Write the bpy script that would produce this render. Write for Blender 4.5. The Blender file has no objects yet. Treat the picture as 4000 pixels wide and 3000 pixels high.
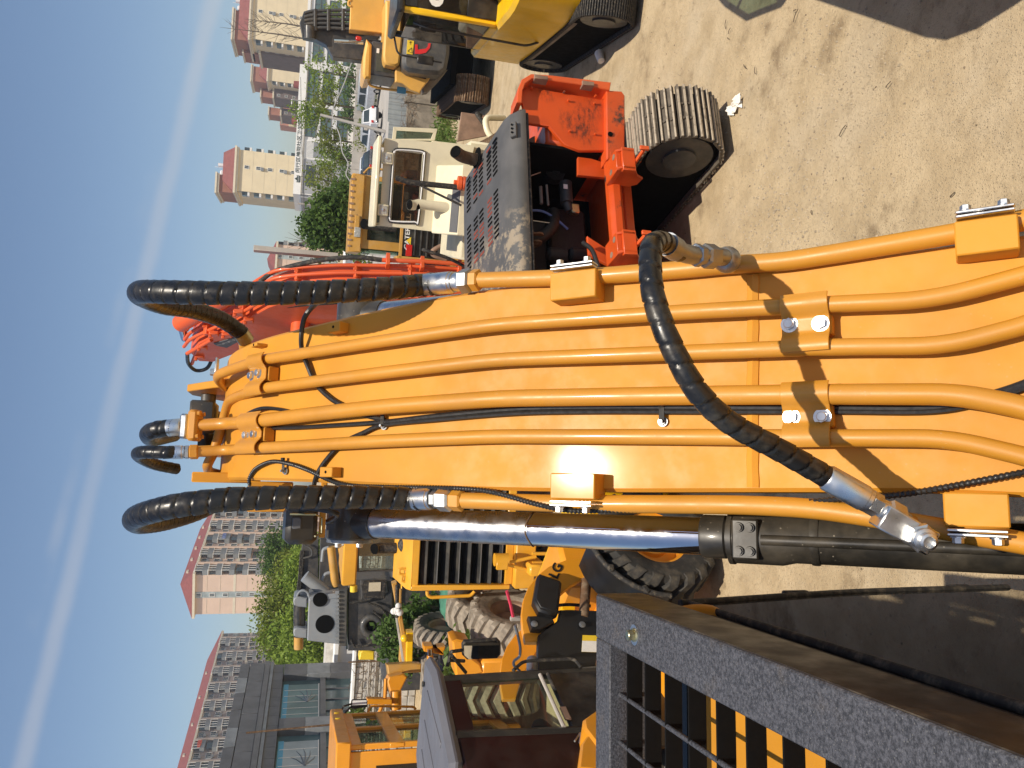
import bpy, bmesh, math, random
from mathutils import Vector as V, Matrix

SC = bpy.context.scene
COL = SC.collection
R = math.radians

# ------------------------------------------------------------------ camera
CAM_H, PITCH, ROLL, FPX = 4.3, R(14.3), R(3.15), 3000.0
FWD = V((0, math.cos(PITCH), -math.sin(PITCH)))
_r0, _u0 = V((1, 0, 0)), V((0, math.sin(PITCH), math.cos(PITCH)))
RIGHT = _r0 * math.cos(ROLL) + _u0 * math.sin(ROLL)
UP = _u0 * math.cos(ROLL) - _r0 * math.sin(ROLL)
EYE = V((0, 0, CAM_H))
cd = bpy.data.cameras.new('camera')
cam = bpy.data.objects.new('camera', cd)
COL.objects.link(cam)
cd.sensor_fit = 'HORIZONTAL'
cd.sensor_width = 36.0
cd.lens = 36.0 * FPX / 4000.0
cd.clip_start, cd.clip_end = 0.05, 6000
# the photograph lies on its side: picture right = down, picture top = right
_m = Matrix((-UP, RIGHT, -FWD)).transposed().to_4x4()
_m.translation = EYE
cam.matrix_world = _m
SC.camera = cam

# ------------------------------------------------------------------ sky and sun
SUN_EL, SUN_AZ = R(64), R(168)          # azimuth clockwise from +Y (straight ahead)
SDIR = V((math.sin(SUN_AZ) * math.cos(SUN_EL), math.cos(SUN_AZ) * math.cos(SUN_EL), math.sin(SUN_EL)))
W = bpy.data.worlds.new('World')
SC.world = W
W.use_nodes = True
_n, _l = W.node_tree.nodes, W.node_tree.links
_n.clear()
_o = _n.new('ShaderNodeOutputWorld')
_b = _n.new('ShaderNodeBackground')
_s = _n.new('ShaderNodeTexSky')
_s.sky_type = 'NISHITA'
_s.sun_disc = False
_s.sun_elevation, _s.sun_rotation = SUN_EL, SUN_AZ
_s.altitude, _s.air_density, _s.dust_density, _s.ozone_density = 0, 1.0, 1.0, 2.6
_b.inputs['Strength'].default_value = 0.115
# a thin contrail: a soft, broken band along a great circle of the sky
_tc = _n.new('ShaderNodeTexCoord')
_g0, _g1 = (FWD + RIGHT * (-1400 / FPX) + UP * ((2000 - 110) / FPX)), (FWD + RIGHT * (1500 / FPX) + UP * ((2000 - 835) / FPX))
_gn = _g0.cross(_g1).normalized()
def _vm(op, a, b=None):
    q = _n.new('ShaderNodeVectorMath'); q.operation = op
    _l.new(a, q.inputs[0])
    if b is not None: q.inputs[1].default_value = b
    return q
def _ma(op, a, b=None, c=None):
    q = _n.new('ShaderNodeMath'); q.operation = op
    for i, t in enumerate((a, b, c)):
        if t is None: continue
        if isinstance(t, (int, float)): q.inputs[i].default_value = t
        else: _l.new(t, q.inputs[i])
    return q.outputs[0]
_dot = _vm('DOT_PRODUCT', _tc.outputs['Generated'], _gn).outputs['Value']
_nz = _n.new('ShaderNodeTexNoise'); _nz.inputs['Scale'].default_value = 7; _nz.inputs['Detail'].default_value = 6
_l.new(_tc.outputs['Generated'], _nz.inputs['Vector'])
_off = _ma('MULTIPLY', _ma('SUBTRACT', _nz.outputs['Fac'], 0.5), 0.016)
_dd = _ma('ABSOLUTE', _ma('ADD', _dot, _off))
_band = _n.new('ShaderNodeMapRange'); _band.interpolation_type = 'SMOOTHERSTEP'
_band.inputs[1].default_value = 0.015; _band.inputs[2].default_value = 0.0
_l.new(_dd, _band.inputs[0])
_nz2 = _n.new('ShaderNodeTexNoise'); _nz2.inputs['Scale'].default_value = 3.2; _nz2.inputs['Detail'].default_value = 8
_l.new(_tc.outputs['Generated'], _nz2.inputs['Vector'])
_msk = _ma('MULTIPLY', _ma('MULTIPLY', _band.outputs[0], _nz2.outputs['Fac']), 0.55)
_dot2 = _vm('DOT_PRODUCT', _tc.outputs['Generated'], (_gn + V((0, 0, 0.085))).normalized()).outputs['Value']
_band2 = _n.new('ShaderNodeMapRange'); _band2.interpolation_type = 'SMOOTHERSTEP'
_band2.inputs[1].default_value = 0.012; _band2.inputs[2].default_value = 0.0
_l.new(_ma('ABSOLUTE', _ma('ADD', _dot2, _off)), _band2.inputs[0])
_nz3 = _n.new('ShaderNodeTexNoise'); _nz3.inputs['Scale'].default_value = 5.0; _nz3.inputs['Detail'].default_value = 5
_l.new(_tc.outputs['Generated'], _nz3.inputs['Vector'])
_r3 = _n.new('ShaderNodeMapRange'); _r3.inputs[1].default_value = .5; _r3.inputs[2].default_value = .75
_l.new(_nz3.outputs['Fac'], _r3.inputs[0])
_msk = _ma('ADD', _msk, _ma('MULTIPLY', _ma('MULTIPLY', _band2.outputs[0], _r3.outputs[0]), 0.3))
_mx = _n.new('ShaderNodeMix'); _mx.data_type = 'RGBA'
_l.new(_msk, _mx.inputs[0]); _l.new(_s.outputs[0], _mx.inputs[6]); _mx.inputs[7].default_value = (5.6, 5.5, 5.6, 1)
_l.new(_mx.outputs[2], _b.inputs[0]); _l.new(_b.outputs[0], _o.inputs[0])
sl = bpy.data.lights.new('sun', 'SUN')
sl.energy, sl.angle, sl.color = 5.0, R(0.5), (1.0, 0.90, 0.75)
so = bpy.data.objects.new('sun', sl)
COL.objects.link(so)
so.rotation_euler = SDIR.to_track_quat('Z', 'Y').to_euler()
so.location = (6, -6, 30)
SC.view_settings.view_transform = 'Standard'
SC.view_settings.look = 'None'
SC.view_settings.exposure = 0.0
SC.view_settings.gamma = 1.0
SC.render.engine = 'CYCLES'

# ------------------------------------------------------------------ helpers
def ray(x, y):
    return FWD + RIGHT * ((3000 - y - 1500) / FPX) + UP * ((2000 - x) / FPX)
def atd(x, y, d): return EYE + ray(x, y) * d
def atz(x, y, z):
    d = ray(x, y); return EYE + d * ((z - CAM_H) / d.z)
def aty(x, y, Y):
    d = ray(x, y); return EYE + d * (Y / d.y)

class Fr:
    """a thing's own frame: origin on the ground, yaw; X right, Y ahead, Z up"""
    def __init__(s, x, y, yaw=0.0, z=0.0):
        s.o = V((x, y, z)); s.yaw = yaw
        s.m = Matrix.Translation(s.o) @ Matrix.Rotation(yaw, 4, 'Z'); s.i = s.m.inverted()
    def w(s, p): return s.i @ V(p)
    def _rd(s, x, y):
        return s.i @ EYE, s.i.to_3x3() @ ray(x, y)
    def py(s, x, y, f):                       # picture point on the plane Y = f
        e, d = s._rd(x, y); return e + d * ((f - e.y) / d.y)
    def pxx(s, x, y, l):                      # on the plane X = l
        e, d = s._rd(x, y); return e + d * ((l - e.x) / d.x)
    def pz(s, x, y, z):
        e, d = s._rd(x, y); return e + d * ((z - e.z) / d.z)
    def pd(s, x, y, d): return s.i @ atd(x, y, d)

def catmull(pts, sub=6, closed=False):
    pts = [V(p) for p in pts]
    if len(pts) < 3 or sub < 2: return pts
    out = []; n = len(pts)
    for i in range(n - 1 if not closed else n):
        p1, p2 = pts[i], pts[(i + 1) % n]
        p0 = pts[i - 1] if (i or closed) else p1 * 2 - p2
        p3 = pts[(i + 2) % n] if (i + 2 < n or closed) else p2 * 2 - p1
        for k in range(sub):
            t = k / sub
            out.append(0.5 * ((2 * p1) + (p2 - p0) * t + (2 * p0 - 5 * p1 + 4 * p2 - p3) * t * t + (3 * p1 - p0 - 3 * p2 + p3) * t ** 3))
    if not closed: out.append(pts[-1])
    return out

def fillet(pts, rad, k=4):
    """straight runs with rounded corners (bent pipe)"""
    pts = [V(p) for p in pts]; out = [pts[0]]
    for a, b, c in zip(pts, pts[1:], pts[2:]):
        d1, d2 = (a - b), (c - b)
        l = min(rad, d1.length * .45, d2.length * .45)
        q0, q1 = b + d1.normalized() * l, b + d2.normalized() * l
        for i in range(k + 1):
            t = i / k
            out.append(q0 * (1 - t) ** 2 + b * 2 * t * (1 - t) + q1 * t * t)
    return out + [pts[-1]]

class MB:
    def __init__(s): s.v = []; s.f = []
    def add(s, vs, fs):
        o = len(s.v); s.v += [V(q) for q in vs]; s.f += [tuple(i + o for i in f) for f in fs]; return s
    def poly(s, *ps): return s.add(ps, [tuple(range(len(ps)))])
    def box(s, c, d, rot=None, b=0.0):
        hx, hy, hz = d[0] / 2, d[1] / 2, d[2] / 2; b = min(b, hx * .9, hy * .9, hz * .9)
        vs = []; fs = []
        if b <= 0:
            vs = [(x * hx, y * hy, z * hz) for x in (-1, 1) for y in (-1, 1) for z in (-1, 1)]
            fs = [(0, 1, 3, 2), (4, 6, 7, 5), (0, 4, 5, 1), (2, 3, 7, 6), (0, 2, 6, 4), (1, 5, 7, 3)]
        else:
            idx = {}
            for x in (-1, 1):
                for y in (-1, 1):
                    for z in (-1, 1):
                        for a in range(3):
                            q = [x * (hx - (b if a != 0 else 0)), y * (hy - (b if a != 1 else 0)), z * (hz - (b if a != 2 else 0))]
                            idx[(x, y, z, a)] = len(vs); vs.append(q)
            g = lambda x, y, z, a: idx[(x, y, z, a)]
            for a in range(3):
                for sg in (-1, 1):
                    def k(p, q):
                        t = [0, 0, 0]; t[a] = sg; t[(a + 1) % 3] = p; t[(a + 2) % 3] = q; return g(*t, a)
                    f = (k(-1, -1), k(1, -1), k(1, 1), k(-1, 1)); fs.append(f if sg > 0 else f[::-1])
            for a in range(3):
                b1, b2 = (a + 1) % 3, (a + 2) % 3
                for p in (-1, 1):
                    for q in (-1, 1):
                        def k(e, ax):
                            t = [0, 0, 0]; t[a] = e; t[b1] = p; t[b2] = q; return g(*t, ax)
                        f = (k(-1, b1), k(1, b1), k(1, b2), k(-1, b2)); fs.append(f if p * q < 0 else f[::-1])
            for x in (-1, 1):
                for y in (-1, 1):
                    for z in (-1, 1):
                        f = tuple(g(x, y, z, a) for a in range(3)); fs.append(f if x * y * z > 0 else f[::-1])
        c = V(c); m = rot if rot is not None else Matrix.Identity(3)
        return s.add([c + m @ V(q) for q in vs], fs)
    def span(s, a, b, bv=0.0):                 # box between two corners
        a, b = V(a), V(b)
        return s.box((a + b) / 2, [abs(b[i] - a[i]) for i in range(3)], None, bv)
    def cyl(s, p0, p1, r0, r1=None, n=16, caps=True, ph=0.0):
        p0, p1 = V(p0), V(p1); r1 = r0 if r1 is None else r1
        z = (p1 - p0).normalized(); x = z.orthogonal().normalized(); y = z.cross(x)
        vs = []; fs = []
        for p, r in ((p0, r0), (p1, r1)):
            for i in range(n):
                a = 2 * math.pi * i / n + ph; vs.append(p + x * (math.cos(a) * r) + y * (math.sin(a) * r))
        for i in range(n): fs.append((i, (i + 1) % n, n + (i + 1) % n, n + i))
        if caps: fs += [tuple(range(n))[::-1], tuple(range(n, 2 * n))]
        return s.add(vs, fs)
    def lathe(s, prof, p0, axis, n=24, caps=True):
        p0, z = V(p0), V(axis).normalized(); x = z.orthogonal().normalized(); y = z.cross(x)
        vs = []; fs = []
        for r, h in prof:
            for i in range(n):
                a = 2 * math.pi * i / n; vs.append(p0 + z * h + x * (math.cos(a) * r) + y * (math.sin(a) * r))
        for k in range(len(prof) - 1):
            for i in range(n):
                j = (i + 1) % n; fs.append((k * n + i, k * n + j, k * n + n + j, k * n + n + i))
        if caps:
            fs.append(tuple(range(n))[::-1]); m = (len(prof) - 1) * n; fs.append(tuple(range(m, m + n)))
        return s.add(vs, fs)
    def tube(s, pts, r, n=10, caps=True, rf=None):
        pts = [V(p) for p in pts]; L = 0; vs = []; fs = []; x = None; k = 0
        q = [pts[0]]
        for p in pts[1:]:
            if (p - q[-1]).length > 1e-5: q.append(p)
        pts = q
        for i, p in enumerate(pts):
            t = (pts[min(i + 1, len(pts) - 1)] - pts[max(i - 1, 0)]).normalized()
            if x is None: x = t.orthogonal().normalized()
            x = (x - t * x.dot(t)).normalized(); y = t.cross(x)
            if i: L += (p - pts[i - 1]).length
            for j in range(n):
                a = 2 * math.pi * j / n
                rr = (r[i] if isinstance(r, (list, tuple)) else r) if rf is None else rf(L, a)
                vs.append(p + x * (math.cos(a) * rr) + y * (math.sin(a) * rr))
        for i in range(len(pts) - 1):
            for j in range(n):
                jj = (j + 1) % n; fs.append((i * n + j, i * n + jj, i * n + n + jj, i * n + n + j))
        if caps:
            m = (len(pts) - 1) * n; fs += [tuple(range(n))[::-1], tuple(range(m, m + n))]
        return s.add(vs, fs)
    def prism(s, pts, ext, b=0.0):
        """planar outline pts pushed along ext, with chamfered rims"""
        pts = [V(p) for p in pts]; e = V(ext); n = len(pts)
        nrm = V((0, 0, 0))
        for i in range(n): nrm += pts[i].cross(pts[(i + 1) % n])
        if nrm.dot(e) > 0: pts = pts[::-1]
        nrm = -e.normalized()
        def inset(b):
            o = []
            for i in range(n):
                a, p, c = pts[i - 1], pts[i], pts[(i + 1) % n]
                d1, d2 = (p - a).normalized(), (c - p).normalized()
                m1, m2 = nrm.cross(d1), nrm.cross(d2); m = m1 + m2
                if m.length < 1e-6: o.append(p + m1 * b); continue
                m.normalize(); o.append(p + m * (b / max(.35, m.dot(m1))))
            return o
        if b > 0:
            q = inset(b); ed = e.normalized() * b
            rings = [q, [p + ed for p in pts], [p + e - ed for p in pts], [p + e for p in q]]
        else: rings = [pts, [p + e for p in pts]]
        vs = [p for r_ in rings for p in r_]; fs = [tuple(range(n))]
        for k in range(len(rings) - 1):
            for i in range(n):
                j = (i + 1) % n; fs.append((k * n + j, k * n + i, k * n + n + i, k * n + n + j))
        m = (len(rings) - 1) * n; fs.append(tuple(range(m, m + n))[::-1])
        return s.add(vs, fs)
    def sph(s, c, r, n=12, m=8, sc=(1, 1, 1)):
        c = V(c); vs = []; fs = []
        for i in range(m + 1):
            th = math.pi * i / m
            for j in range(n):
                a = 2 * math.pi * j / n
                vs.append(c + V((math.sin(th) * math.cos(a) * r * sc[0], math.sin(th) * math.sin(a) * r * sc[1], math.cos(th) * r * sc[2])))
        for i in range(m):
            for j in range(n):
                k = (j + 1) % n; fs.append((i * n + j, i * n + n + j, i * n + n + k, i * n + k))
        return s.add(vs, fs)
    def mesh(s, name, mat=None, ang=38):
        me = bpy.data.meshes.new(name)
        me.from_pydata([tuple(q) for q in s.v], [], s.f)
        me.validate(); me.update()
        if ang:
            me.polygons.foreach_set('use_smooth', [True] * len(me.polygons))
            me.set_sharp_from_angle(angle=R(ang))
        if mat is not None: me.materials.append(M(mat))
        return me
    def build(s, name, mat, parent=None, ang=38):
        return obj(name, s.mesh(name, mat, ang), parent)

def obj(name, me, parent=None):
    o = bpy.data.objects.new(name, me); COL.objects.link(o)
    if parent is not None: o.parent = parent
    return o
def place(name, me, parent, loc, rot=None, sc=None):
    o = obj(name, me, parent)
    if rot is not None: o.rotation_euler = rot if not isinstance(rot, Matrix) else rot.to_euler()
    o.location = loc
    if sc is not None: o.scale = sc
    return o
def tag(o, label=None, cat=None, group=None, kind=None):
    if label: o['label'] = label
    if cat: o['category'] = cat
    if group: o['group'] = group
    if kind: o['kind'] = kind
    return o
def thing(name, label, cat, fr=None, group=None):
    o = bpy.data.objects.new(name, None); COL.objects.link(o)
    o.empty_display_size = 0.2
    if fr is not None:
        o.location = fr.o; o.rotation_euler = (0, 0, fr.yaw)
    return tag(o, label, cat, group)
def copy_tree(o, parent=None):
    c = o.copy(); COL.objects.link(c)
    if parent is not None: c.parent = parent
    for ch in list(o.children): copy_tree(ch, c)
    return c
def fit_text(name, body, mat, parent, o, xdir, ydir, h, w=None, depth=0.004, align='LEFT', shear=0.0, bold=0.0):
    """raised lettering as a mesh: o = lower-left corner, xdir = reading direction, ydir = up"""
    cu = bpy.data.curves.new(name, 'FONT'); cu.body = body; cu.size = 1.0; cu.extrude = 0.0
    cu.shear = shear; cu.offset = bold; cu.resolution_u = 3
    t = bpy.data.objects.new(name, cu); COL.objects.link(t)
    dg = bpy.context.evaluated_depsgraph_get()
    me = bpy.data.meshes.new_from_object(t.evaluated_get(dg))
    bpy.data.objects.remove(t); bpy.data.curves.remove(cu)
    if len(me.vertices) == 0: return None
    xs = [q.co.x for q in me.vertices]; ys = [q.co.y for q in me.vertices]
    x0, x1, y0, y1 = min(xs), max(xs), min(ys), max(ys)
    sy = h / (y1 - y0); sx = (w / (x1 - x0)) if w else sy
    xd, yd = V(xdir).normalized(), V(ydir).normalized(); nd = xd.cross(yd); o = V(o)
    for q in me.vertices:
        q.co = o + xd * ((q.co.x - x0) * sx) + yd * ((q.co.y - y0) * sy) + nd * depth
    me.materials.clear(); me.materials.append(M(mat))
    return obj(name, me, parent)
# ------------------------------------------------------------------ materials
MATS = {}
def M(n): return MATS[n] if isinstance(n, str) else n
class NT:
    def __init__(s, name):
        s.m = bpy.data.materials.new(name); s.m.use_nodes = True
        s.n, s.l = s.m.node_tree.nodes, s.m.node_tree.links
        s.n.clear(); s.o = s.n.new('ShaderNodeOutputMaterial'); s.p = s.n.new('ShaderNodeBsdfPrincipled')
        s.l.new(s.p.outputs[0], s.o.inputs[0]); MATS[name] = s.m
        s.tc = s.n.new('ShaderNodeTexCoord')
    def put(s, sock, val):
        if isinstance(val, (int, float)): sock.default_value = val
        elif isinstance(val, (tuple, list)): sock.default_value = tuple(val) + ((1,) if len(val) == 3 and len(sock.default_value) == 4 else ())
        else: s.l.new(val, sock)
    def vec(s, sc=(1, 1, 1), world=False):
        mp = s.n.new('ShaderNodeMapping'); mp.inputs['Scale'].default_value = sc
        if world:
            g = s.n.new('ShaderNodeNewGeometry'); s.l.new(g.outputs['Position'], mp.inputs[0])
        else: s.l.new(s.tc.outputs['Object'], mp.inputs[0])
        return mp.outputs[0]
    def noise(s, scale, det=4, rough=.5, v=None, world=False):
        q = s.n.new('ShaderNodeTexNoise'); q.inputs['Scale'].default_value = scale; q.inputs['Detail'].default_value = det
        q.inputs['Roughness'].default_value = rough
        s.l.new(v if v is not None else s.vec(world=world), q.inputs['Vector']); return q.outputs['Fac']
    def voro(s, scale, v=None, feat='F1', out='Distance', world=False):
        q = s.n.new('ShaderNodeTexVoronoi'); q.inputs['Scale'].default_value = scale; q.feature = feat
        s.l.new(v if v is not None else s.vec(world=world), q.inputs['Vector']); return q.outputs[out]
    def ramp(s, f, a, b, c0=0.0, c1=1.0):
        q = s.n.new('ShaderNodeMapRange'); q.interpolation_type = 'SMOOTHSTEP'
        for i, t in enumerate((a, b, c0, c1)): q.inputs[i + 1].default_value = t
        s.l.new(f, q.inputs[0]); return q.outputs[0]
    def mix(s, f, a, b, mode='MIX'):
        q = s.n.new('ShaderNodeMix'); q.data_type = 'RGBA'; q.blend_type = mode
        s.put(q.inputs[0], f); s.put(q.inputs[6], a); s.put(q.inputs[7], b); return q.outputs[2]
    def math(s, op, a, b=None):
        q = s.n.new('ShaderNodeMath'); q.operation = op; s.put(q.inputs[0], a)
        if b is not None: s.put(q.inputs[1], b)
        return q.outputs[0]
    def bump(s, h, st=.3, dist=.01, nrm=None):
        q = s.n.new('ShaderNodeBump'); q.inputs['Strength'].default_value = st; q.inputs['Distance'].default_value = dist
        s.l.new(h, q.inputs['Height'])
        if nrm is not None: s.l.new(nrm, q.inputs['Normal'])
        return q.outputs[0]
    def up(s):                                   # how far a face looks upwards (for settled dust)
        g = s.n.new('ShaderNodeNewGeometry'); x = s.n.new('ShaderNodeSeparateXYZ'); s.l.new(g.outputs['Normal'], x.inputs[0]); return x.outputs[2]
    def fin(s, col, rough=.5, metal=0.0, nrm=None, **k):
        s.put(s.p.inputs['Base Color'], col); s.put(s.p.inputs['Roughness'], rough); s.put(s.p.inputs['Metallic'], metal)
        if nrm is not None: s.l.new(nrm, s.p.inputs['Normal'])
        for a, b in k.items(): s.put(s.p.inputs[a.replace('_', ' ')], b)
        return s.m

DUST = (.42, .34, .23)
def paint(name, col, rough=.38, dust=.18, rust=0.0, coat=.25, rustcol=(.09, .035, .012), spot=.35, nscale=2.2, wear=0.0, wearcol=(.03, .03, .03), spec=.5):
    t = NT(name)
    d = tuple(c * .86 for c in col)
    c = t.mix(t.ramp(t.noise(nscale, 5, .55), .35, .7), col, d)
    if rust: c = t.mix(t.ramp(t.noise(5.5, 8, .68), .68 - rust, .74 - rust * .6), c, rustcol)
    if wear: c = t.mix(t.ramp(t.noise(3.2, 9, .72), .66 - wear, .73 - wear * .7), c, wearcol)
    film = t.ramp(t.noise(nscale * 1.7, 7, .62), .38, .8, 0.0, dust)
    c = t.mix(film, c, DUST)
    sp = t.ramp(t.voro(46), .10, .16, spot * dust * 2.2, 0.0)
    sp = t.math('MULTIPLY', sp, t.ramp(t.noise(9, 3), .5, .62))
    c = t.mix(sp, c, (.55, .48, .37))
    r = t.math('ADD', t.ramp(t.noise(11, 6, .6), .3, .7, rough - .06, rough + .1), film)
    return t.fin(c, r, 0.0, t.bump(t.noise(130, 3), .05, .002), Coat_Weight=coat, Coat_Roughness=.1, Specular_IOR_Level=spec)
def plain(name, col, rough=.6, metal=0.0, var=.22, scale=6.0, bump=.12, bscale=60, dust=.0, **k):
    t = NT(name)
    c = t.mix(t.ramp(t.noise(scale, 6, .6), .3, .72), tuple(min(1, q * (1 + var * .5)) for q in col), tuple(q * (1 - var) for q in col))
    if dust: c = t.mix(t.ramp(t.noise(scale * 1.6, 8, .65), .45, .75, 0, dust), c, DUST)
    return t.fin(c, t.ramp(t.noise(scale * 2.3, 5), .3, .7, max(.02, rough - .07), min(1, rough + .09)), metal, t.bump(t.noise(bscale, 4), bump, .004), **k)
def glass(name, tint=(.55, .62, .58), refl=1.0, rough=.02, alpha=.0):
    """window pane: clear tinted sheet that mirrors more at flat angles; alpha = share of opaque film"""
    t = NT(name); n, l = t.n, t.l
    tr = n.new('ShaderNodeBsdfTransparent'); tr.inputs[0].default_value = (*tint, 1)
    gl = n.new('ShaderNodeBsdfGlossy'); gl.inputs['Roughness'].default_value = rough; gl.inputs[0].default_value = (refl, refl, refl, 1)
    lw = n.new('ShaderNodeLayerWeight'); lw.inputs[0].default_value = .5      # Schlick curve, same on both faces of the pane
    fr = n.new('ShaderNodeMath'); fr.operation = 'MULTIPLY_ADD'; l.new(t.math('POWER', lw.outputs['Facing'], 4.5), fr.inputs[0]); fr.inputs[1].default_value = .7; fr.inputs[2].default_value = .035
    m1 = n.new('ShaderNodeMixShader'); l.new(fr.outputs[0], m1.inputs[0]); l.new(tr.outputs[0], m1.inputs[1]); l.new(gl.outputs[0], m1.inputs[2])
    out = m1
    if alpha:
        df = n.new('ShaderNodeBsdfDiffuse'); df.inputs[0].default_value = (.35, .33, .28, 1)
        m2 = n.new('ShaderNodeMixShader'); t.put(m2.inputs[0], t.ramp(t.noise(3, 6, .6), .3, .75, alpha * .4, alpha)); l.new(m1.outputs[0], m2.inputs[1]); l.new(df.outputs[0], m2.inputs[2]); out = m2
    l.new(out.outputs[0], t.o.inputs[0]); n.remove(t.p)
    return t.m

ORANGE = (.74, .275, .022)
paint('boom_paint', (.64, .282, .026), .5, .04, spot=1.0, coat=.06, spec=.28)
paint('pipe_paint', (.585, .255, .022), .42, .06, spot=1.0, coat=.15)
paint('loader_paint', (.78, .31, .012), .4, .06)
paint('grader_paint', (.78, .38, .025), .42, .08)
paint('old_yellow', (.56, .29, .045), .5, .3, rust=.07)
paint('bright_yellow', (.95, .56, .005), .34, .03)
paint('tan_yellow', (.78, .42, .08), .45, .1)
paint('red_paint', (.62, .078, .008), .45, .04, wear=.04, wearcol=(.05, .03, .025))
paint('red_paint_worn', (.62, .076, .008), .48, .05, wear=.13, wearcol=(.035, .025, .02))
paint('red_boom', (.72, .105, .02), .45, .05)
paint('cream_paint', (.80, .73, .52), .42, .12)
paint('grey_hood', (.085, .083, .08), .5, .25, spot=.5)
paint('counterweight_grey', (.055, .055, .055), .5, .2)
paint('machine_grey', (.25, .27, .29), .5, .16)
paint('dark_machine', (.035, .036, .04), .55, .2)
paint('black_paint', (.012, .012, .012), .42, .13, spot=.6)
paint('cylinder_black', (.018, .017, .015), .36, .2, spot=.9, coat=.3)
paint('red_white_car', (.8, .8, .8), .25, .03, coat=.8)
paint('dark_car', (.02, .022, .025), .22, .05, coat=.9)
plain('chrome', (.66, .68, .72), .10, 1.0, .04, 8, .02)
plain('chrome_dusty', (.5, .51, .54), .3, 1.0, .15, 9, .05, dust=.35)
plain('zinc', (.66, .66, .65), .34, 1.0, .05, 12, .03)
plain('zinc_dull', (.34, .36, .38), .42, .9, .1, 12, .04)
plain('bolt_yellow', (.55, .50, .30), .35, 1.0, .12, 30, .1)
plain('rubber', (.010, .010, .0105), .33, 0, .3, 14, .1, 80, dust=.1)
plain('guard_black', (.004, .004, .004), .75, 0, .2, 14, .1, Specular_IOR_Level=.15)
plain('plastic_black', (.011, .011, .0115), .38, 0, .15, 4, .05, 120)
plain('guard_side', (.03, .022, .016), .38, 0, .5, 5, .1, 40, dust=.25)
plain('rubber_matte', (.022, .021, .02), .75, 0, .3, 14, .2, 80, dust=.3)
plain('tyre_mud', (.30, .255, .20), .9, 0, .35, 7, .5, 30)
plain('tyre_dark', (.026, .025, .023), .8, 0, .35, 3, .3, 40, dust=.22)
t = NT('steel_shoe')
sx_ = t.n.new('ShaderNodeSeparateXYZ'); t.l.new(t.vec(), sx_.inputs[0])
c = t.mix(t.ramp(t.noise(9, 7, .65), .3, .7), (.085, .068, .05), (.15, .125, .095))
c = t.mix(t.math('MULTIPLY', t.ramp(sx_.outputs[2], .02, .034), t.ramp(t.noise(14, 6, .6), .25, .55)), c, (.45, .38, .285))
t.fin(c, .75, .1, t.bump(t.noise(50, 4), .3, .004))
plain('steel_brown', (.15, .082, .04), .7, .15, .4, 6, .3, 45, dust=.45)
plain('rust_plate', (.30, .19, .13), .8, .1, .35, 3, .25, 40)
plain('rubber_hose_small', (.02, .019, .018), .38, 0, .2, 30, .1)
plain('interior_black', (.006, .006, .006), .9, 0, .1, 5, .05, Specular_IOR_Level=.05)
plain('seat_black', (.02, .02, .02), .75, 0, .2, 9, .2)
plain('concrete', (.46, .42, .37), .9, 0, .2, 1.2, .2, 30)
plain('concrete_old', (.27, .23, .18), .95, 0, .45, 1.6, .4, 18)
plain('corrugated', (.36, .39, .40), .5, .4, .15, 3, .05)
plain('white_wall', (.72, .72, .72), .8, 0, .08, .6, .03)
plain('grey_wall', (.34, .35, .37), .75, 0, .1, .7, .05)
plain('grey_panel', (.135, .137, .145), .42, .15, .2, 1.4, .06)
plain('grey_panel_light', (.26, .275, .29), .35, .2, .25, 1.8, .06)
plain('cream_wall', (.70, .60, .41), .85, 0, .07, .35, .03)
plain('cream_trim', (.66, .60, .47), .8, 0, .08, 1, .03)
plain('pink_wall', (.66, .50, .40), .85, 0, .07, .3, .03)
plain('salmon_wall', (.50, .235, .17), .85, 0, .1, .3, .03)
plain('flat_wall', (.34, .29, .26), .85, 0, .12, .4, .05)
plain('shaded_wall', (.155, .12, .11), .85, 0, .15, .5, .05)  # tower side wings: their shade is put into this dark brown
plain('roof_red', (.215, .060, .052), .75, 0, .18, 1.2, .3, 8)
plain('roof_brown', (.35, .155, .105), .8, 0, .12, .6, .1)
plain('window_dark', (.045, .06, .065), .12, 0, .3, .8, .02)
plain('window_blue', (.10, .16, .17), .08, 0, .3, .5, .02)
plain('balcony_grey', (.20, .215, .225), .6, 0, .25, .5, .05)
plain('white_frame', (.72, .72, .70), .6, 0, .06, 3, .02)
plain('stone_pale', (.55, .52, .47), .9, 0, .3, 2.5, .35, 20)
plain('bark', (.10, .075, .05), .9, 0, .35, 8, .5, 40)
plain('wire_grey', (.38, .37, .36), .6, 0, .1, 5, .02)
plain('pole_grey', (.40, .37, .33), .8, 0, .15, 2, .1)
plain('cloth_white', (.78, .77, .74), .9, 0, .1, 20, .3, 60)
plain('cloth_blue', (.12, .18, .42), .9, 0, .15, 20, .2)
plain('cloth_red', (.55, .09, .05), .9, 0, .15, 20, .2)
plain('cloth_pink', (.62, .40, .42), .9, 0, .15, 20, .2)
plain('paper_white', (.82, .79, .72), .85, 0, .1, 12, .2)
plain('sign_white', (.80, .80, .79), .6, 0, .05, 1, .02)
plain('ink_dark', (.02, .045, .04), .6, 0, .05, 1, .0)
plain('ink_black', (.012, .012, .012), .5, 0, .05, 1, .0)
plain('ink_white', (.75, .74, .70), .55, 0, .08, 6, .02)
plain('ink_red', (.62, .018, .02), .45, 0, .05, 6, .02)
plain('label_yellow', (.80, .55, .03), .5, 0, .06, 8, .02)
plain('label_grey', (.10, .10, .105), .5, 0, .06, 8, .02)
plain('label_blue', (.10, .36, .55), .5, 0, .1, 8, .02)
plain('tail_red', (.5, .02, .015), .15, 0, .05, 8, .0)
plain('lamp_glass', (.50, .50, .47), .12, .3, .3, 30, .1)
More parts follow.
